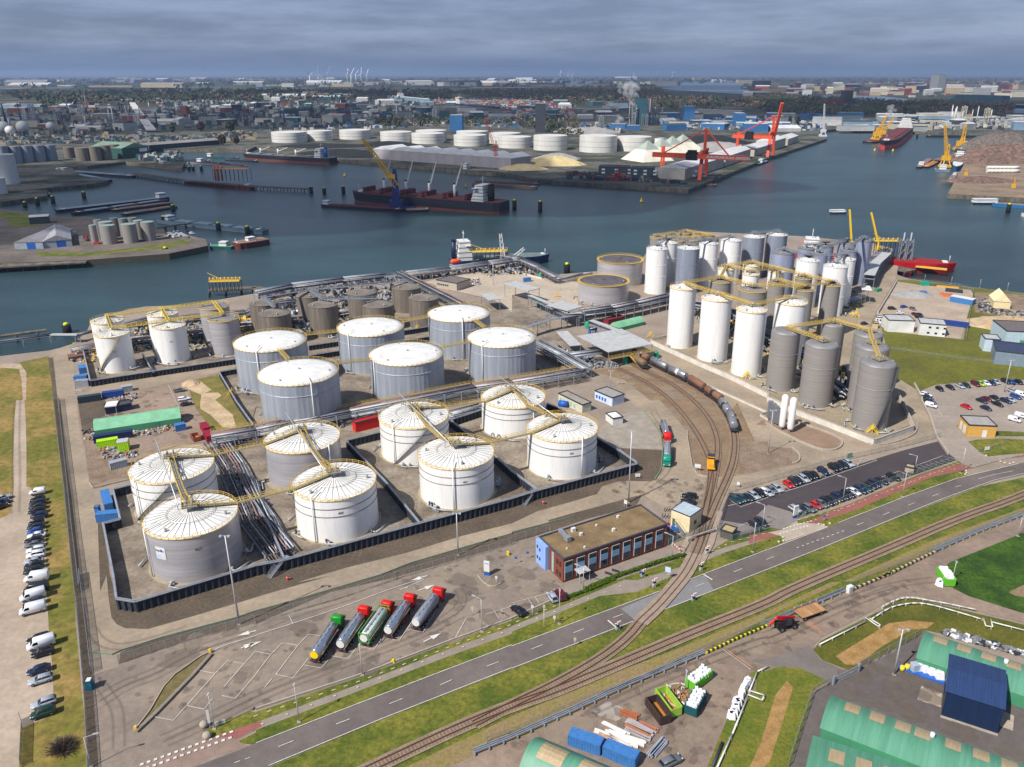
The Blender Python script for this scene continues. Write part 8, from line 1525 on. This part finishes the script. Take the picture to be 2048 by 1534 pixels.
for a in[('black coal heap behind the black bulk carrier','N 680,830',36,7,COAL,2.2),('black coal heap beside the left end of the bulk warehouse','N 880,850',30,8,COAL,1.6),('black coal heap behind the warehouse roof','N 1060,760',30,7,COAL,2),('low black coal heap in front of the second white tank','N 560,770',36,5,COAL,2.4),('sand coloured bulk heap beside the long white warehouse','O 330,915',26,12,SAND,1.8),('pale grey bulk heap behind the sand heap','O 360,870',24,9,GHEAP,1.5),('small sand heap at the quay edge','O 90,950',22,7,SAND,1.6),('grey heap far behind the white tanks','O 620,660',45,12,GHEAP,1.6),('brown heap far behind the white tanks','O 420,650',30,9,GHEAP,2),('dusty grey ore heap behind the first orange crane','O 1640,800',40,14,GHEAP,1.6),('dark ore slope behind the pyramids','O 1560,740',50,14,COAL,1.7),
('tall grey scrap metal pile on the right quay','P 1880,790',56,28,M('scrap_grey',(126,116,108),rough=.8,sc=.3,col2=(78,68,62),dirt=.5),1.5),('rusty scrap metal pile in front of the tall one','P 1850,880',46,22,SCR,2),('rusty scrap pile at the right edge','P 2060,880',44,26,SCR,1.4),('low rusty scrap pile on the near quay','P 1690,1050',24,6,SCR,1.8),('brown scrap pile left of the handlers','P 1700,900',30,10,SCR,1.4),('grey gravel heap on the fenced yard','L 1145,560',9,3,GHEAP,1.4),('pale sand heap on the grass near the tent, left','L 1800,800',10,2.6,SANDM,1.2),('pale sand heap on the grass near the tent, right','L 1945,795',15,3.6,SANDM,1.6),('small sand heap at the corner of the works area','I 1525,1270',4,1.8,SANDM,1)]:heap(*a,seed=len(a[0]))
for k in range(14):
 p=G1('P %d,%d'%(1780+(k%7)*32,955+(k//7)*28));t=thing('tank_cylinder','white scrapped cylinder lying in rows before the scrap pile','cylinder',(p.x,p.y,.4),.1,'white cylinders on the scrap quay');B().cyl((-6,0,2.3),(6,0,2.3),2.2,n=12).build('shell',FW,t)
def jetty(label,st,w,z=-.8,dz=.9,gap=9,m=QUAY):
 p=GP(st,z);o=p[0];q=lc(p,o);t=thing('jetty',label,'jetty',(o[0],o[1]));b=B()
 for a,c in zip(q,q[1:]):b.bar((*a,z),(*c,z),w,dz)
 b.build('deck',m,t);b=B()
 for c,a in along(q,gap):
  for s_ in(-.4,.4):b.cyl((c.x-math.sin(a)*w*s_,c.y+math.cos(a)*w*s_,WZ-1),(c.x-math.sin(a)*w*s_,c.y+math.cos(a)*w*s_,z),.5,n=6)
 b.build('piles',DSTEEL,t)
jetty('concrete jetty on piles at the left edge with yellow posts','I -300,355 0,325 700,285',14);jetty('long piled tanker jetty reaching right from the left basin','M 1070,985 1500,1045 2045,1090 N 415,1110',9);jetty('short quay of piles at the dark barges in the left basin','M 1010,885 1460,930',10);jetty('thin footbridge to the grey blue barge','M 1240,1425 1400,1400 1520,1385',2.5);jetty('dock apron in front of the red tanker','L 1030,360 1110,345',14);jetty('yellow edged mooring arm beside the red tanker','L 1180,330 1430,355',3,0,.8,25,YEL)
jetty('loading platform beside the yellow manifold at the left shore','I 1670,520 2045,500 J 60,520',6);jetty('concrete quay ledge behind the waterside tanks','I 1000,690 1400,665 1600,655',9);jetty('narrow left dock walkway with a white marker','I -200,900 0,890 370,840',3)
def manifold(label,at,w,h,m=YEL,rot=0,n=8,bz=0):
 p=G1(at,bz);t=thing('loading_platform',label,'loading platform',(p.x,p.y,bz),rot);b=B();b.box(0,0,h,w,w*.3,.3);
 for i in range(n):
  x=-w/2+w*i/(n-1)
  for y in(-w*.14,w*.14):b.bar((x,y,0),(x,y,h),.35,mi=1);b.bar((x,y,h),(x,y,h+1.3),.14)
  b.cyl((x,0,h+.3),(x,0,h+2.2),.35,n=8,mi=0)
 for y in(-w*.15,w*.15):b.bar((-w/2,y,h+1.3),(w/2,y,h+1.3),.16)
 b.build('frame',[m,DSTEEL],t);B().bar((0,0,h),(-w*.55,0,h+5),.3).build('hose_arm',m,t)
manifold('yellow and dark hose platform on the left shore pier','I 1810,540',17,7,YEL,.1,9);manifold('yellow hose platform in front of the navy tanker','J 1870,290',24,7,YEL,.1,9);manifold('yellow edged hose platform on the right jetty','L 915,290',16,14,YEL,0,6);manifold('orange hose platform behind the crimson barge','M 1860,1045',42,14,M('hose_orange',(200,140,70),rough=.6,sc=1),-.1,9)
for k,(x,tp)in enumerate([(1725,915),(1750,915),(1778,920)]):p=G1('M %d,1045'%x);t=thing('ship_loader','upright orange loading arm on the piled jetty, %s'%ORD[k],'loading arm',(p.x,p.y));B().cyl((0,0,0),(0,0,hgt(p,T('M',0,tp)[1])),1.1,n=8).build('arm',M('arm_orange',(206,112,50),rough=.6,sc=1),t)
for k,(at,bt,l)in enumerate([('L 668,150','P 652,1275','left'),('L 885,170','P 825,1300','right')]):
 p=G1(at,6);zt=hgt(p,PX(bt)[0][1]);q=g(*PX(bt)[0],zt)-p;t=thing('ship_loader','long bright yellow boom rising over the right silos, %s one'%l,'loading arm',(p.x,p.y,6));B().bar((0,0,0),(q.x,q.y,zt-6),1.1).build('boom',YELB,t);B().box(0,0,-6,3,3,6).build('base',YELB,t)
for k,x in enumerate([1055,1110]):
 p=G1('L %d,300'%x);h=hgt(p,T('L',0,60)[1]);t=thing('ship_loader','grey steel loading arm tower on the tanker dock, %s one'%['left','right'][k],'loading arm',(p.x,p.y));b=B();lattice(b,(0,0,0),(0,0,h*.8),4,0,3);b.cyl((0,0,0),(0,0,h),.6,n=8);b.build('tower',STEEL,t)
p=G1('K 5,300');t=thing('ship_loader','tall white lattice arms at the navy tanker dock','loading arm',(p.x,p.y));b=B();h=hgt(p,T('J',0,70)[1]);lattice(b,(-6,0,0),(-8,0,h),3,0,1.5);lattice(b,(-4,0,0),(8,0,h*.5),2,0,1.5);b.build('tower',WHITE,t)
p,q=G1('M 1672,372'),G1('M 1880,368');t=thing('arch_bridge','pale tied arch bridge far behind the left refinery','bridge',(p.x,p.y),ang(p,q));l_=(q-p).length;b=B();hh=hgt(p,T('M',0,312)[1]);P=[(l_*i/24,4*hh*(i/24)*(1-i/24))for i in range(25)]
for y in(-14,14):
 for a,c in zip(P,P[1:]):b.bar((a[0],y,a[1]+5),(c[0],y*1,c[1]+5),5)
 for a in P[1::2]:b.bar((a[0],y,5),(a[0],y,a[1]+5),1.2)
b.build('arches',FW,t);B().box(l_/2,0,2,l_,30,3).build('deck',CURB,t)
TWH=M('turbine_white',(222,226,232),rough=.5,sc=1)
for k,(at,hub,ph,yaw,l)in enumerate([('N 503,305',192,.15,0,'tall white wind turbine, middle of the left trio'),('N 575,303',192,.5,.5,'tall white wind turbine, right of the left trio'),('N 434,300',203,1.2,1.3,'wind turbine at the left of the trio, turned sideways'),('N 765,320',195,.9,1.3,'distant turbine right of the trio, nearest'),('N 732,275',195,.4,1.2,'distant turbine right of the trio, leftmost'),('N 800,275',185,1.0,1.1,'distant turbine right of the trio, third'),('N 843,275',190,.2,1.2,'distant turbine right of the trio, fourth'),('N 888,265',190,.7,1.2,'distant turbine right of the trio, fifth'),
('O 447,232',145,.3,0,'white turbine beside the far harbour, left of a pair'),('O 478,228',148,1.0,.3,'white turbine beside the far harbour, right of a pair'),('O 968,230',150,.55,0,'lone white turbine above the smoke plume'),('O 387,235',172,.2,1,'small hazy turbine left of the far harbour'),('O 1276,235',150,.8,.6,'small hazy turbine near the wide river'),('O 1152,222',150,.3,.6,'faint hazy turbine between two others')]):
 p=G1(at);hh=hgt(p,T(at[0],0,hub)[1])if p.y<30000 else 100;hh=min(hh,118);s_=hh*.62;t=thing('wind_turbine',l,'wind turbine',(p.x,p.y),yaw);w=max(3.5,p.y/F*.95);B().cyl((0,0,0),(0,0,hh),w*.7,w*.4,n=10).build('tower',TWH,t);B().box(0,1,hh-2,4,9,4).build('nacelle',TWH,t)
 for j in range(3):a_=ph+j*2.094;B().bar((0,-5,hh),(s_*math.sin(a_),-5,hh+s_*math.cos(a_)),w*1.0,w*.4).build('blade',TWH,t)
PAL={'white':(182,182,180),'grey':(140,142,144),'pale blue':(120,148,170),'blue':(48,104,156),'brick red':(140,76,62),'sand':(178,160,130),'dark':(60,66,74),'red':(184,46,44),'teal':(44,88,100),'cream':(198,190,170)}
FM={k:M('far_'+k.replace(' ','_'),v,rough=.8,sc=.03,st=(1,1,3),dirt=.22)for k,v in PAL.items()}
def zone(name,cat,lab,n,X,Y,w,d,h,pal,seed,avoid=None,fl=()):
 rs=random.Random(seed)
 for i in range(n):
  x,y=rs.uniform(*X),rs.uniform(*Y)
  p=g(x,y);c=rs.choice(pal);W_,D_,H_=rs.uniform(*w),rs.uniform(*d),rs.uniform(*h);size='low' if H_<(h[0]+h[1])/2 else 'tall'
  t=thing(name,'%s %s %s %s'%(size,c,cat,lab),cat,(p.x,p.y),rs.uniform(-.5,.4),'%ss %s'%(cat,lab));B().box(0,0,0,W_,D_,H_).build('wall',FM[c],t);b=B()
  if rs.random()<.5:b.box(0,0,H_,W_+.6,D_+.6,.6)
  else:b.add([(-W_/2,-D_/2,H_),(W_/2,-D_/2,H_),(W_/2,D_/2,H_),(-W_/2,D_/2,H_),(-W_/2,0,H_+D_*.12),(W_/2,0,H_+D_*.12)],[(0,1,5,4),(2,3,4,5),(3,0,4),(1,2,5)])
  b.build('roof',rs.choice([PALES,PALES,DARKS,FM['grey']]),t)
Zs=[('works_building','works building','in the left refinery',46,(0,330),(208,262),(15,60),(12,40),(5,16),['white','grey','white','cream','pale blue','brick red'],1),('works_building','works building','in the middle chemical works',60,(330,760),(205,250),(15,60),(12,45),(6,22),['white','grey','teal','grey','brick red','dark','cream','dark'],2),
('works_building','works building','beside the far container harbour',50,(700,1300),(200,242),(20,70),(15,50),(6,20),['white','grey','dark','pale blue','teal'],3),('warehouse','warehouse','behind the orange gantries',36,(1300,1700),(232,262),(25,80),(20,50),(6,15),['white','grey','blue','pale blue'],4),('warehouse','warehouse','along the far right basin',34,(1690,2048),(236,262),(25,80),(15,40),(6,18),['white','grey','pale blue','cream','dark'],5),
('town_building','town building','across the river at the right',90,(1500,2048),(170,196),(30,110),(25,70),(10,45),['white','grey','brick red','cream','sand','brick red','dark'],6),('town_building','far building','on the hazy plain',60,(0,1500),(158,176),(100,500),(60,200),(12,45),['white','white','grey','sand'],7),('works_building','long hall','behind the middle works',12,(500,720),(190,200),(80,190),(40,70),(14,22),['white','teal','grey'],8)]
for z_ in Zs:zone(*z_)
def stacks(label,n,X,Y,h,m,seed,r=(1.2,2.5)):
 rs=random.Random(seed)
 for i in range(n):
  p=g(rs.uniform(*X),rs.uniform(*Y));hh=rs.uniform(*h);t=thing('process_tower',label,'process tower',(p.x,p.y),0,'process towers '+label[-24:]);q=rs.uniform(*r);b=B()
  if i%3:b.cyl((0,0,0),(0,0,hh),q,q*.7,n=10)
  else:lattice(b,(0,0,0),(0,0,hh*.8),q*4,0,q*4,6,q*.5)
  b.build('column',rs.choice(m),t);B().cyl((0,0,hh*.8 if not i%3 else hh),(0,0,(hh*.8 if not i%3 else hh)+2),q*.5,n=8).build('cap',PALES,t)
stacks('slim steel process tower in the left refinery',34,(10,330),(215,258),(18,58),[FM['grey'],PALES,FM['dark']],1);stacks('slim process tower in the middle chemical works',34,(380,900),(210,248),(14,42),[FM['grey'],FM['teal'],PALES,FM['dark']],2);stacks('slim process tower at the blue refinery block',20,(1255,1330),(240,252),(20,62),[FM['teal'],FM['dark'],FM['grey']],3);stacks('slim process tower at the far right plant',16,(1900,2000),(240,250),(18,50),[PALES,FM['cream']],4);stacks('slim process tower among the white tanks',10,(1040,1300),(250,262),(14,40),[FM['grey'],FM['dark']],5)
for l,a,c,h_,D_,m_ in[('blue block building behind the white tanks','N 1550,650','N 1650,650',34,30,FM['blue']),('red and white works building in the middle','N 650,560','N 760,556',22,40,FM['brick red']),('blue slab building at the end of the viaduct','O 1375,580','O 1455,580',40,40,FM['blue']),('square blue building left of the orange gantry','O 1785,600','O 1865,600',28,40,FM['blue']),('dark teal refinery block with stacks','O 985,600','O 1075,600',62,40,FM['teal']),('dark process tower block beside the blue refinery','O 185,660','O 268,660',60,30,FM['dark']),('blue container stack wall behind the tanks, left','O 780,625','O 905,628',10,20,FM['blue']),('blue container stack wall behind the tanks, right','O 920,640','O 1025,640',10,20,FM['blue']),('blue ended low warehouse behind the pyramids, left','O 1570,628','O 1690,632',14,40,FM['blue']),('blue ended low warehouse behind the pyramids, right','O 1850,650','O 2045,652',16,40,FM['blue']),('long light green warehouse behind the left works','M 1930,415','M 2045,412',16,60,FM['teal']),('dark high-rise on the river point','O 1915,305','O 1995,308',60,80,FM['dark']),('tall white and grey flats across the river','P 1285,320','P 1350,322',110,60,FM['grey']),('long teal glass building at the river bank','P 1450,400','P 1860,415',26,50,FM['teal']),('red brick factory hall at the river wood','P 470,470','P 600,470',34,50,FM['brick red']),('dark block at the red brick factory hall','P 600,470','P 665,470',62,40,FM['dark'])]:b_('works_building',l,a,c,a,h_,m_,PALES if 'blue' in l else DARKS,'flat','building',D=D_)
b_('viaduct','long pale viaduct ending at the blue slab building','O 1455,515','O 1830,530','O 1455,500',16,FM['grey'],PALES,'flat','viaduct',D=25);b_('viaduct','pale motorway embankment behind the refinery block','O 600,500','O 980,480','O 600,490',8,FM['grey'],PALES,'flat','viaduct',D=20)
for k in range(3):p,q=G1('M %d,430'%(1040+k*16)),G1('M %d,655'%(1185+k*26));t=thing('pipeline','pale parallel pipeline in the left refinery, %s'%ORD[k],'pipe',(p.x,p.y));B().bar((0,0,4),(q.x-p.x,q.y-p.y,4),7,3).build('pipe',FW,t)
ship('car_carrier','large white car carrier far behind the containers','ship','N 1390,435','N 1070,400',32,22,FM['pale blue'],FM['teal'],FW,(.3,40,26,16));ship('ferry','white ferry with yellow funnel beside the container field','ship','N 1950,480','N 1590,450',30,12,HNAVY,HNAVY,FM['dark'],(.12,50,24,26),fun=CRY)
def field(name,label,st,n,w,h,mats,seed):
 pts=GP(st);X0,X1,Y0,Y1=min(p[0]for p in pts),max(p[0]for p in pts),min(p[1]for p in pts),max(p[1]for p in pts);rs=random.Random(seed);b=B()
 for _ in range(n):
  x,y=rs.uniform(X0,X1),rs.uniform(Y0,Y1);c=False
  for(x1,y1),(x2,y2)in zip(pts,pts[1:]+pts[:1]):
   if(y1>y)!=(y2>y)and x<(x2-x1)*(y-y1)/(y2-y1)+x1:c=not c
  if c:b.box(x,y,0,w*rs.uniform(.6,1.4),w*.35,h*rs.uniform(.4,1.4),rs.choice([0,0,1.5])+.2,rs.randrange(len(mats)))
 tag(b.build(name,mats),label,'clutter',kind='stuff')
CM=[FW,FM['red'],FM['blue'],FM['grey'],FM['brick red'],FM['white'],FM['sand']]
field('container_field','packed field of tiny trailers and containers behind the ferry','N 1400,400 2045,385 O 500,440 500,560 0,560 N 1990,520 1960,440 1420,430',1900,14,5,CM,1);field('plant_clutter','tiny plant and pipe clutter of the left refinery','M 0,500 1000,430 1250,620 1250,690 0,720',1500,9,7,[FW,FM['grey'],FM['dark'],FM['dark'],FM['grey'],FM['sand']],2);field('plant_clutter','tiny plant clutter of the middle chemical works','M 1250,400 2045,420 N 1400,420 1400,580 0,620 M 1300,640',2300,10,9,[FW,FM['grey'],FM['dark'],FM['teal'],FM['grey'],FM['dark']],3)
field('plant_clutter','tiny plant clutter beyond the right basin','P 1180,560 2045,540 2045,640 1180,640',700,9,7,[FW,FM['grey'],FM['cream'],FM['dark']],4);field('plant_clutter','tiny sheds and cars behind the gantries','O 1250,560 2045,540 P 480,600 400,650 O 1900,640 1300,640',900,9,5,[FW,FM['grey'],FM['blue'],FM['dark']],5);field('town','dense small houses of the town across the river','X 1480,176 1700,166 2048,160 2048,196 1840,196 1600,188',2600,30,12,[FW,FM['grey'],FM['brick red'],FM['dark'],FM['brick red'],FM['sand']],6);field('quay_clutter','small machines and stores on the near bulk quay','O 450,990 1150,1030 1400,1080 1180,1060 420,1030',420,6,4,[FM['dark'],FM['grey'],FM['dark'],FM['brick red'],FM['teal']],7);field('quay_clutter','small machines and stores on the dark quay by the tanks','I 590,60 800,160 700,170 640,100',60,4,2,[FM['dark'],FM['grey'],FM['red']],8);field('plant_clutter','tiny sheds, cars and stores between the white tanks and the works','N 0,600 1500,560 O 900,600 900,670 N 1500,600 900,640 0,650',800,8,5,[FM['dark'],FM['grey'],FW,FM['blue'],FM['dark']],10);field('plant_clutter','tiny stores and pipes on the open ground of the left basin','M 0,700 1300,690 2045,650 2045,720 1300,740 0,760',700,8,4,[FM['dark'],FM['grey'],FM['dark'],FM['sand'],FM['teal']],11);field('quay_clutter','moored junk and gear in the crowded basin','M 1080,850 1450,830 1450,900 1120,890',160,7,5,[FM['teal'],FM['dark'],FM['grey'],FM['dark'],FW],9)
def crown(b,x,y,r,h,rs,n,mi,z0=0):
 for _ in range(n):
  u=Vector((rs.gauss(0,1),rs.gauss(0,1),rs.gauss(0,1))).normalized();k=rs.random()**.4;c=Vector((x+u.x*r*k,y+u.y*r*k,z0+h*.55+u.z*h*.45*k));v=Vector((rs.gauss(0,1),rs.gauss(0,1),rs.gauss(0,.6))).normalized();w=v.orthogonal().normalized();s_=r*rs.uniform(.14,.34);b.add([c-v*s_,c+w*s_,c+v*s_,c-w*s_],[(0,1,2,3)],mi)
WD=[M('wood_green',(62,70,42),rough=1,sc=.05,dirt=.3),M('wood_brown',(90,74,60),rough=1,sc=.05,dirt=.3),M('wood_dark',(46,56,34),rough=1,sc=.05,dirt=.3)]
def wood(label,st,n,r,seed,mix):
 pts=GP(st);X0,X1,Y0,Y1=min(p[0]for p in pts),max(p[0]for p in pts),min(p[1]for p in pts),max(p[1]for p in pts);rs=random.Random(seed);b=B();k=0
 while k<n:
  x,y=rs.uniform(X0,X1),rs.uniform(Y0,Y1);c=False
  for(x1,y1),(x2,y2)in zip(pts,pts[1:]+pts[:1]):
   if(y1>y)!=(y2>y)and x<(x2-x1)*(y-y1)/(y2-y1)+x1:c=not c
  if c:k+=1;q_=r*rs.uniform(.6,1.4);crown(b,x,y,q_,q_*1.3,rs,16,rs.choice(mix))
 tag(b.build('wood',WD),label,'wood',kind='stuff')
wood('brown and green wood strip behind the container field','O -100,330 1130,290 1250,390 1900,420 2045,470 O 1300,480 950,470 0,400 N 1500,350',1500,17,1,[1,1,0,2]);wood('dark wood along the river at the right','P 0,370 450,400 900,430 1400,480 1500,520 1000,520 700,540 0,500 O 1800,420',1100,15,2,[2,2,0,1]);wood('wood and hedges right of the far basin','P 1090,430 1950,450 1950,530 1500,540 1100,500',500,14,3,[1,2,1]);wood('dark tree belts of the left plain','X 0,190 450,184 900,186 900,200 600,204 350,206 100,214 60,204',1000,20,4,[2,2,1,0]);wood('hazy woods near the horizon','X 0,160 2048,158 2048,170 1500,166 1100,176 0,178',1500,30,5,[2,2,1]);wood('scattered shrubs among the far white tanks','N 900,560 1550,560 O 500,560 O 560,700 450,700 O 0,600 N 1000,620',260,9,6,[0,0,1])
for k,(at,tp,l)in enumerate([('P 170,610',530,'left of two'),('P 235,612',530,'right of two'),('M 1845,655',565,'single, right of the pale buildings'),('M 1610,650',575,'reddish, beside the long white building'),('M 1380,660',600,'yellow green, end of the pipelines'),('M 1780,760',680,'bare, behind the wavy roof'),('M 1890,755',690,'bare, second behind the wavy roof')]):
 p=G1(at);h=hgt(p,T(at[0],0,tp)[1]);t=thing('tree','dark tree standing among the far buildings, %s'%l,'tree',(p.x,p.y));B().cyl((0,0,0),(0,0,h*.5),h*.04,h*.015,n=7).build('trunk',TWIG,t);b=B();crown(b,0,0,h*(.2 if k<2 else .38),h*1.1,random.Random(k),420,0);b.build('crown',WD[[2,2,0,1,0,1,1][k]],t)
SM=bpy.data.materials.new('steam');SM.use_nodes=True;n_=SM.node_tree;pb=n_.nodes['Principled BSDF'];pb.inputs['Base Color'].default_value=(.8,.8,.82,1);pb.inputs['Roughness'].default_value=1;pb.inputs['Alpha'].default_value=.11
import bmesh
def plume(label,st,r0,n,seed,z0,z1):
 rs=random.Random(seed);a,c=PX(st);p=G1('X %f,%f'%(a[0],a[1]));z1=hgt(p,c[1]);b=B();q=g(c[0],c[1],z1)-p
 for i in range(n):
  f=i/n;cc=q*f+Vector((0,0,z0*(1-f)+z1*f-q.z*f))+Vector((rs.gauss(0,1),rs.gauss(0,1),rs.gauss(0,.8)))*r0*(.3+f*.8);rr=r0*(.35+.8*f)*rs.uniform(.6,1.1)
  b.add([cc+Vector((rr*math.cos(t_)*math.cos(s_),rr*math.sin(t_)*math.cos(s_),rr*math.sin(s_)))for s_ in[-1.4,-.7,0,.7,1.4]for t_ in[k*.785 for k in range(8)]],[(k*8+i_,k*8+(i_+1)%8,k*8+8+(i_+1)%8,k*8+8+i_)for k in range(4)for i_ in range(8)],0,True)
 o=b.build('steam_plume',SM,None,(p.x,p.y,0));tag(o,label,'smoke',kind='stuff')
plume('white steam plume rising above the dark refinery block','O 975,590 935,300',10,70,1,45,112);plume('small white steam plume at the far right plant','P 975,590 990,480',6,20,2,20,70);plume('small steam wisp beside the blue warehouse stacks','O 865,590 862,540',6,12,3,8,28);plume('white steam wisp right of the middle works','N 1640,560 1640,500',12,14,4,10,40)
CLM=bpy.data.materials.new('cloud');CLM.use_nodes=True;ct=CLM.node_tree;cp_=ct.nodes['Principled BSDF'];cp_.inputs['Base Color'].default_value=(.8,.8,.82,1);cp_.inputs['Roughness'].default_value=1;cp_.inputs['Specular IOR Level'].default_value=0;cp_.inputs['Alpha'].default_value=.46
def cloud(cx,cy_,rx,ry,seed):  # clouds outside the view, set sunward so their shade darkens the harbour
 z=1150.;k=z/math.tan(R_(SUN_EL));x0,y0=cx-k*.737,cy_-k*.676;rs=random.Random(seed);n=48;b=B();ph=[rs.uniform(0,6.28)for _ in range(6)];rr=[1+.16*math.sin(2*a+ph[0])+.12*math.sin(3*a+ph[1])+.08*math.sin(5*a+ph[2])+.05*math.sin(9*a+ph[3])for a in[6.283*i/n for i in range(n)]]
 vs=[]
 for f,zz_ in((.02,-12),(.7,-14),(.95,0),(1,25),(.85,60),(.5,105),(.02,130)):vs+=[(rx*f*rr[i]*math.cos(6.283*i/n),ry*f*rr[i]*math.sin(6.283*i/n),zz_*(1+.3*math.sin(i*1.3+f*9)))for i in range(n)]
 b.add(vs,[(k_*n+i,k_*n+(i+1)%n,(k_+1)*n+(i+1)%n,(k_+1)*n+i)for k_ in range(6)for i in range(n)],0,True);o=b.build('cloud',CLM,None,(x0,y0,z));tag(o,'unseen flat based grey cloud, placed to shade the harbour','cloud',kind='stuff')
cloud(-520,900,470,360,1);cloud(-60,900,330,150,2);cloud(-1500,2300,900,700,3);cloud(300,2700,1300,500,4);cloud(1900,3300,1100,700,5);cloud(-200,5200,2600,900,6);cloud(2600,8000,3500,1500,7);cloud(-6200,6500,2600,2000,8)
hz=bpy.data.materials.new('haze');hz.use_nodes=True;ht=hz.node_tree;ht.nodes.clear();ho_=ht.nodes.new('ShaderNodeOutputMaterial');hv=ht.nodes.new('ShaderNodeVolumePrincipled');ht.links.new(hv.outputs[0],ho_.inputs['Volume'])
hv.inputs['Color'].default_value=(.5,.66,.95,1);hv.inputs['Density'].default_value=5.2e-5;hv.inputs['Anisotropy'].default_value=.2
b=B();b.box(0,24500,-10.2,104000,52000,10.2+200);tag(b.build('haze',hz),'thin bluish air between the camera and the horizon','haze',kind='stuff')
for at,l in(('J 1595,300','at the stern of the navy tanker'),('L 310,150','at the stern of the red tanker')):
 p=G1(at,4);t=thing('lifeboat','orange free fall lifeboat %s'%l,'lifeboat',(p.x,p.y,4),.4);b=B();loft(b,[(-3.5,sec(.6,0,1.6,.2)),(-2,sec(1.3,-.4,2.4,.5)),(2,sec(1.3,-.4,2.2,.5)),(3.8,sec(.4,.4,1.2,.2))]);b.build('hull',M('lifeboat_orange',(236,88,50),rough=.5,sc=1),t);b=B();b.bar((-4,0,-1),(5,0,-2.5),.5);b.bar((-3,0,-5),(-3,0,-.5),.3);b.bar((3,0,-5),(3,0,-2),.3);b.build('launch_ramp',WHITE,t)
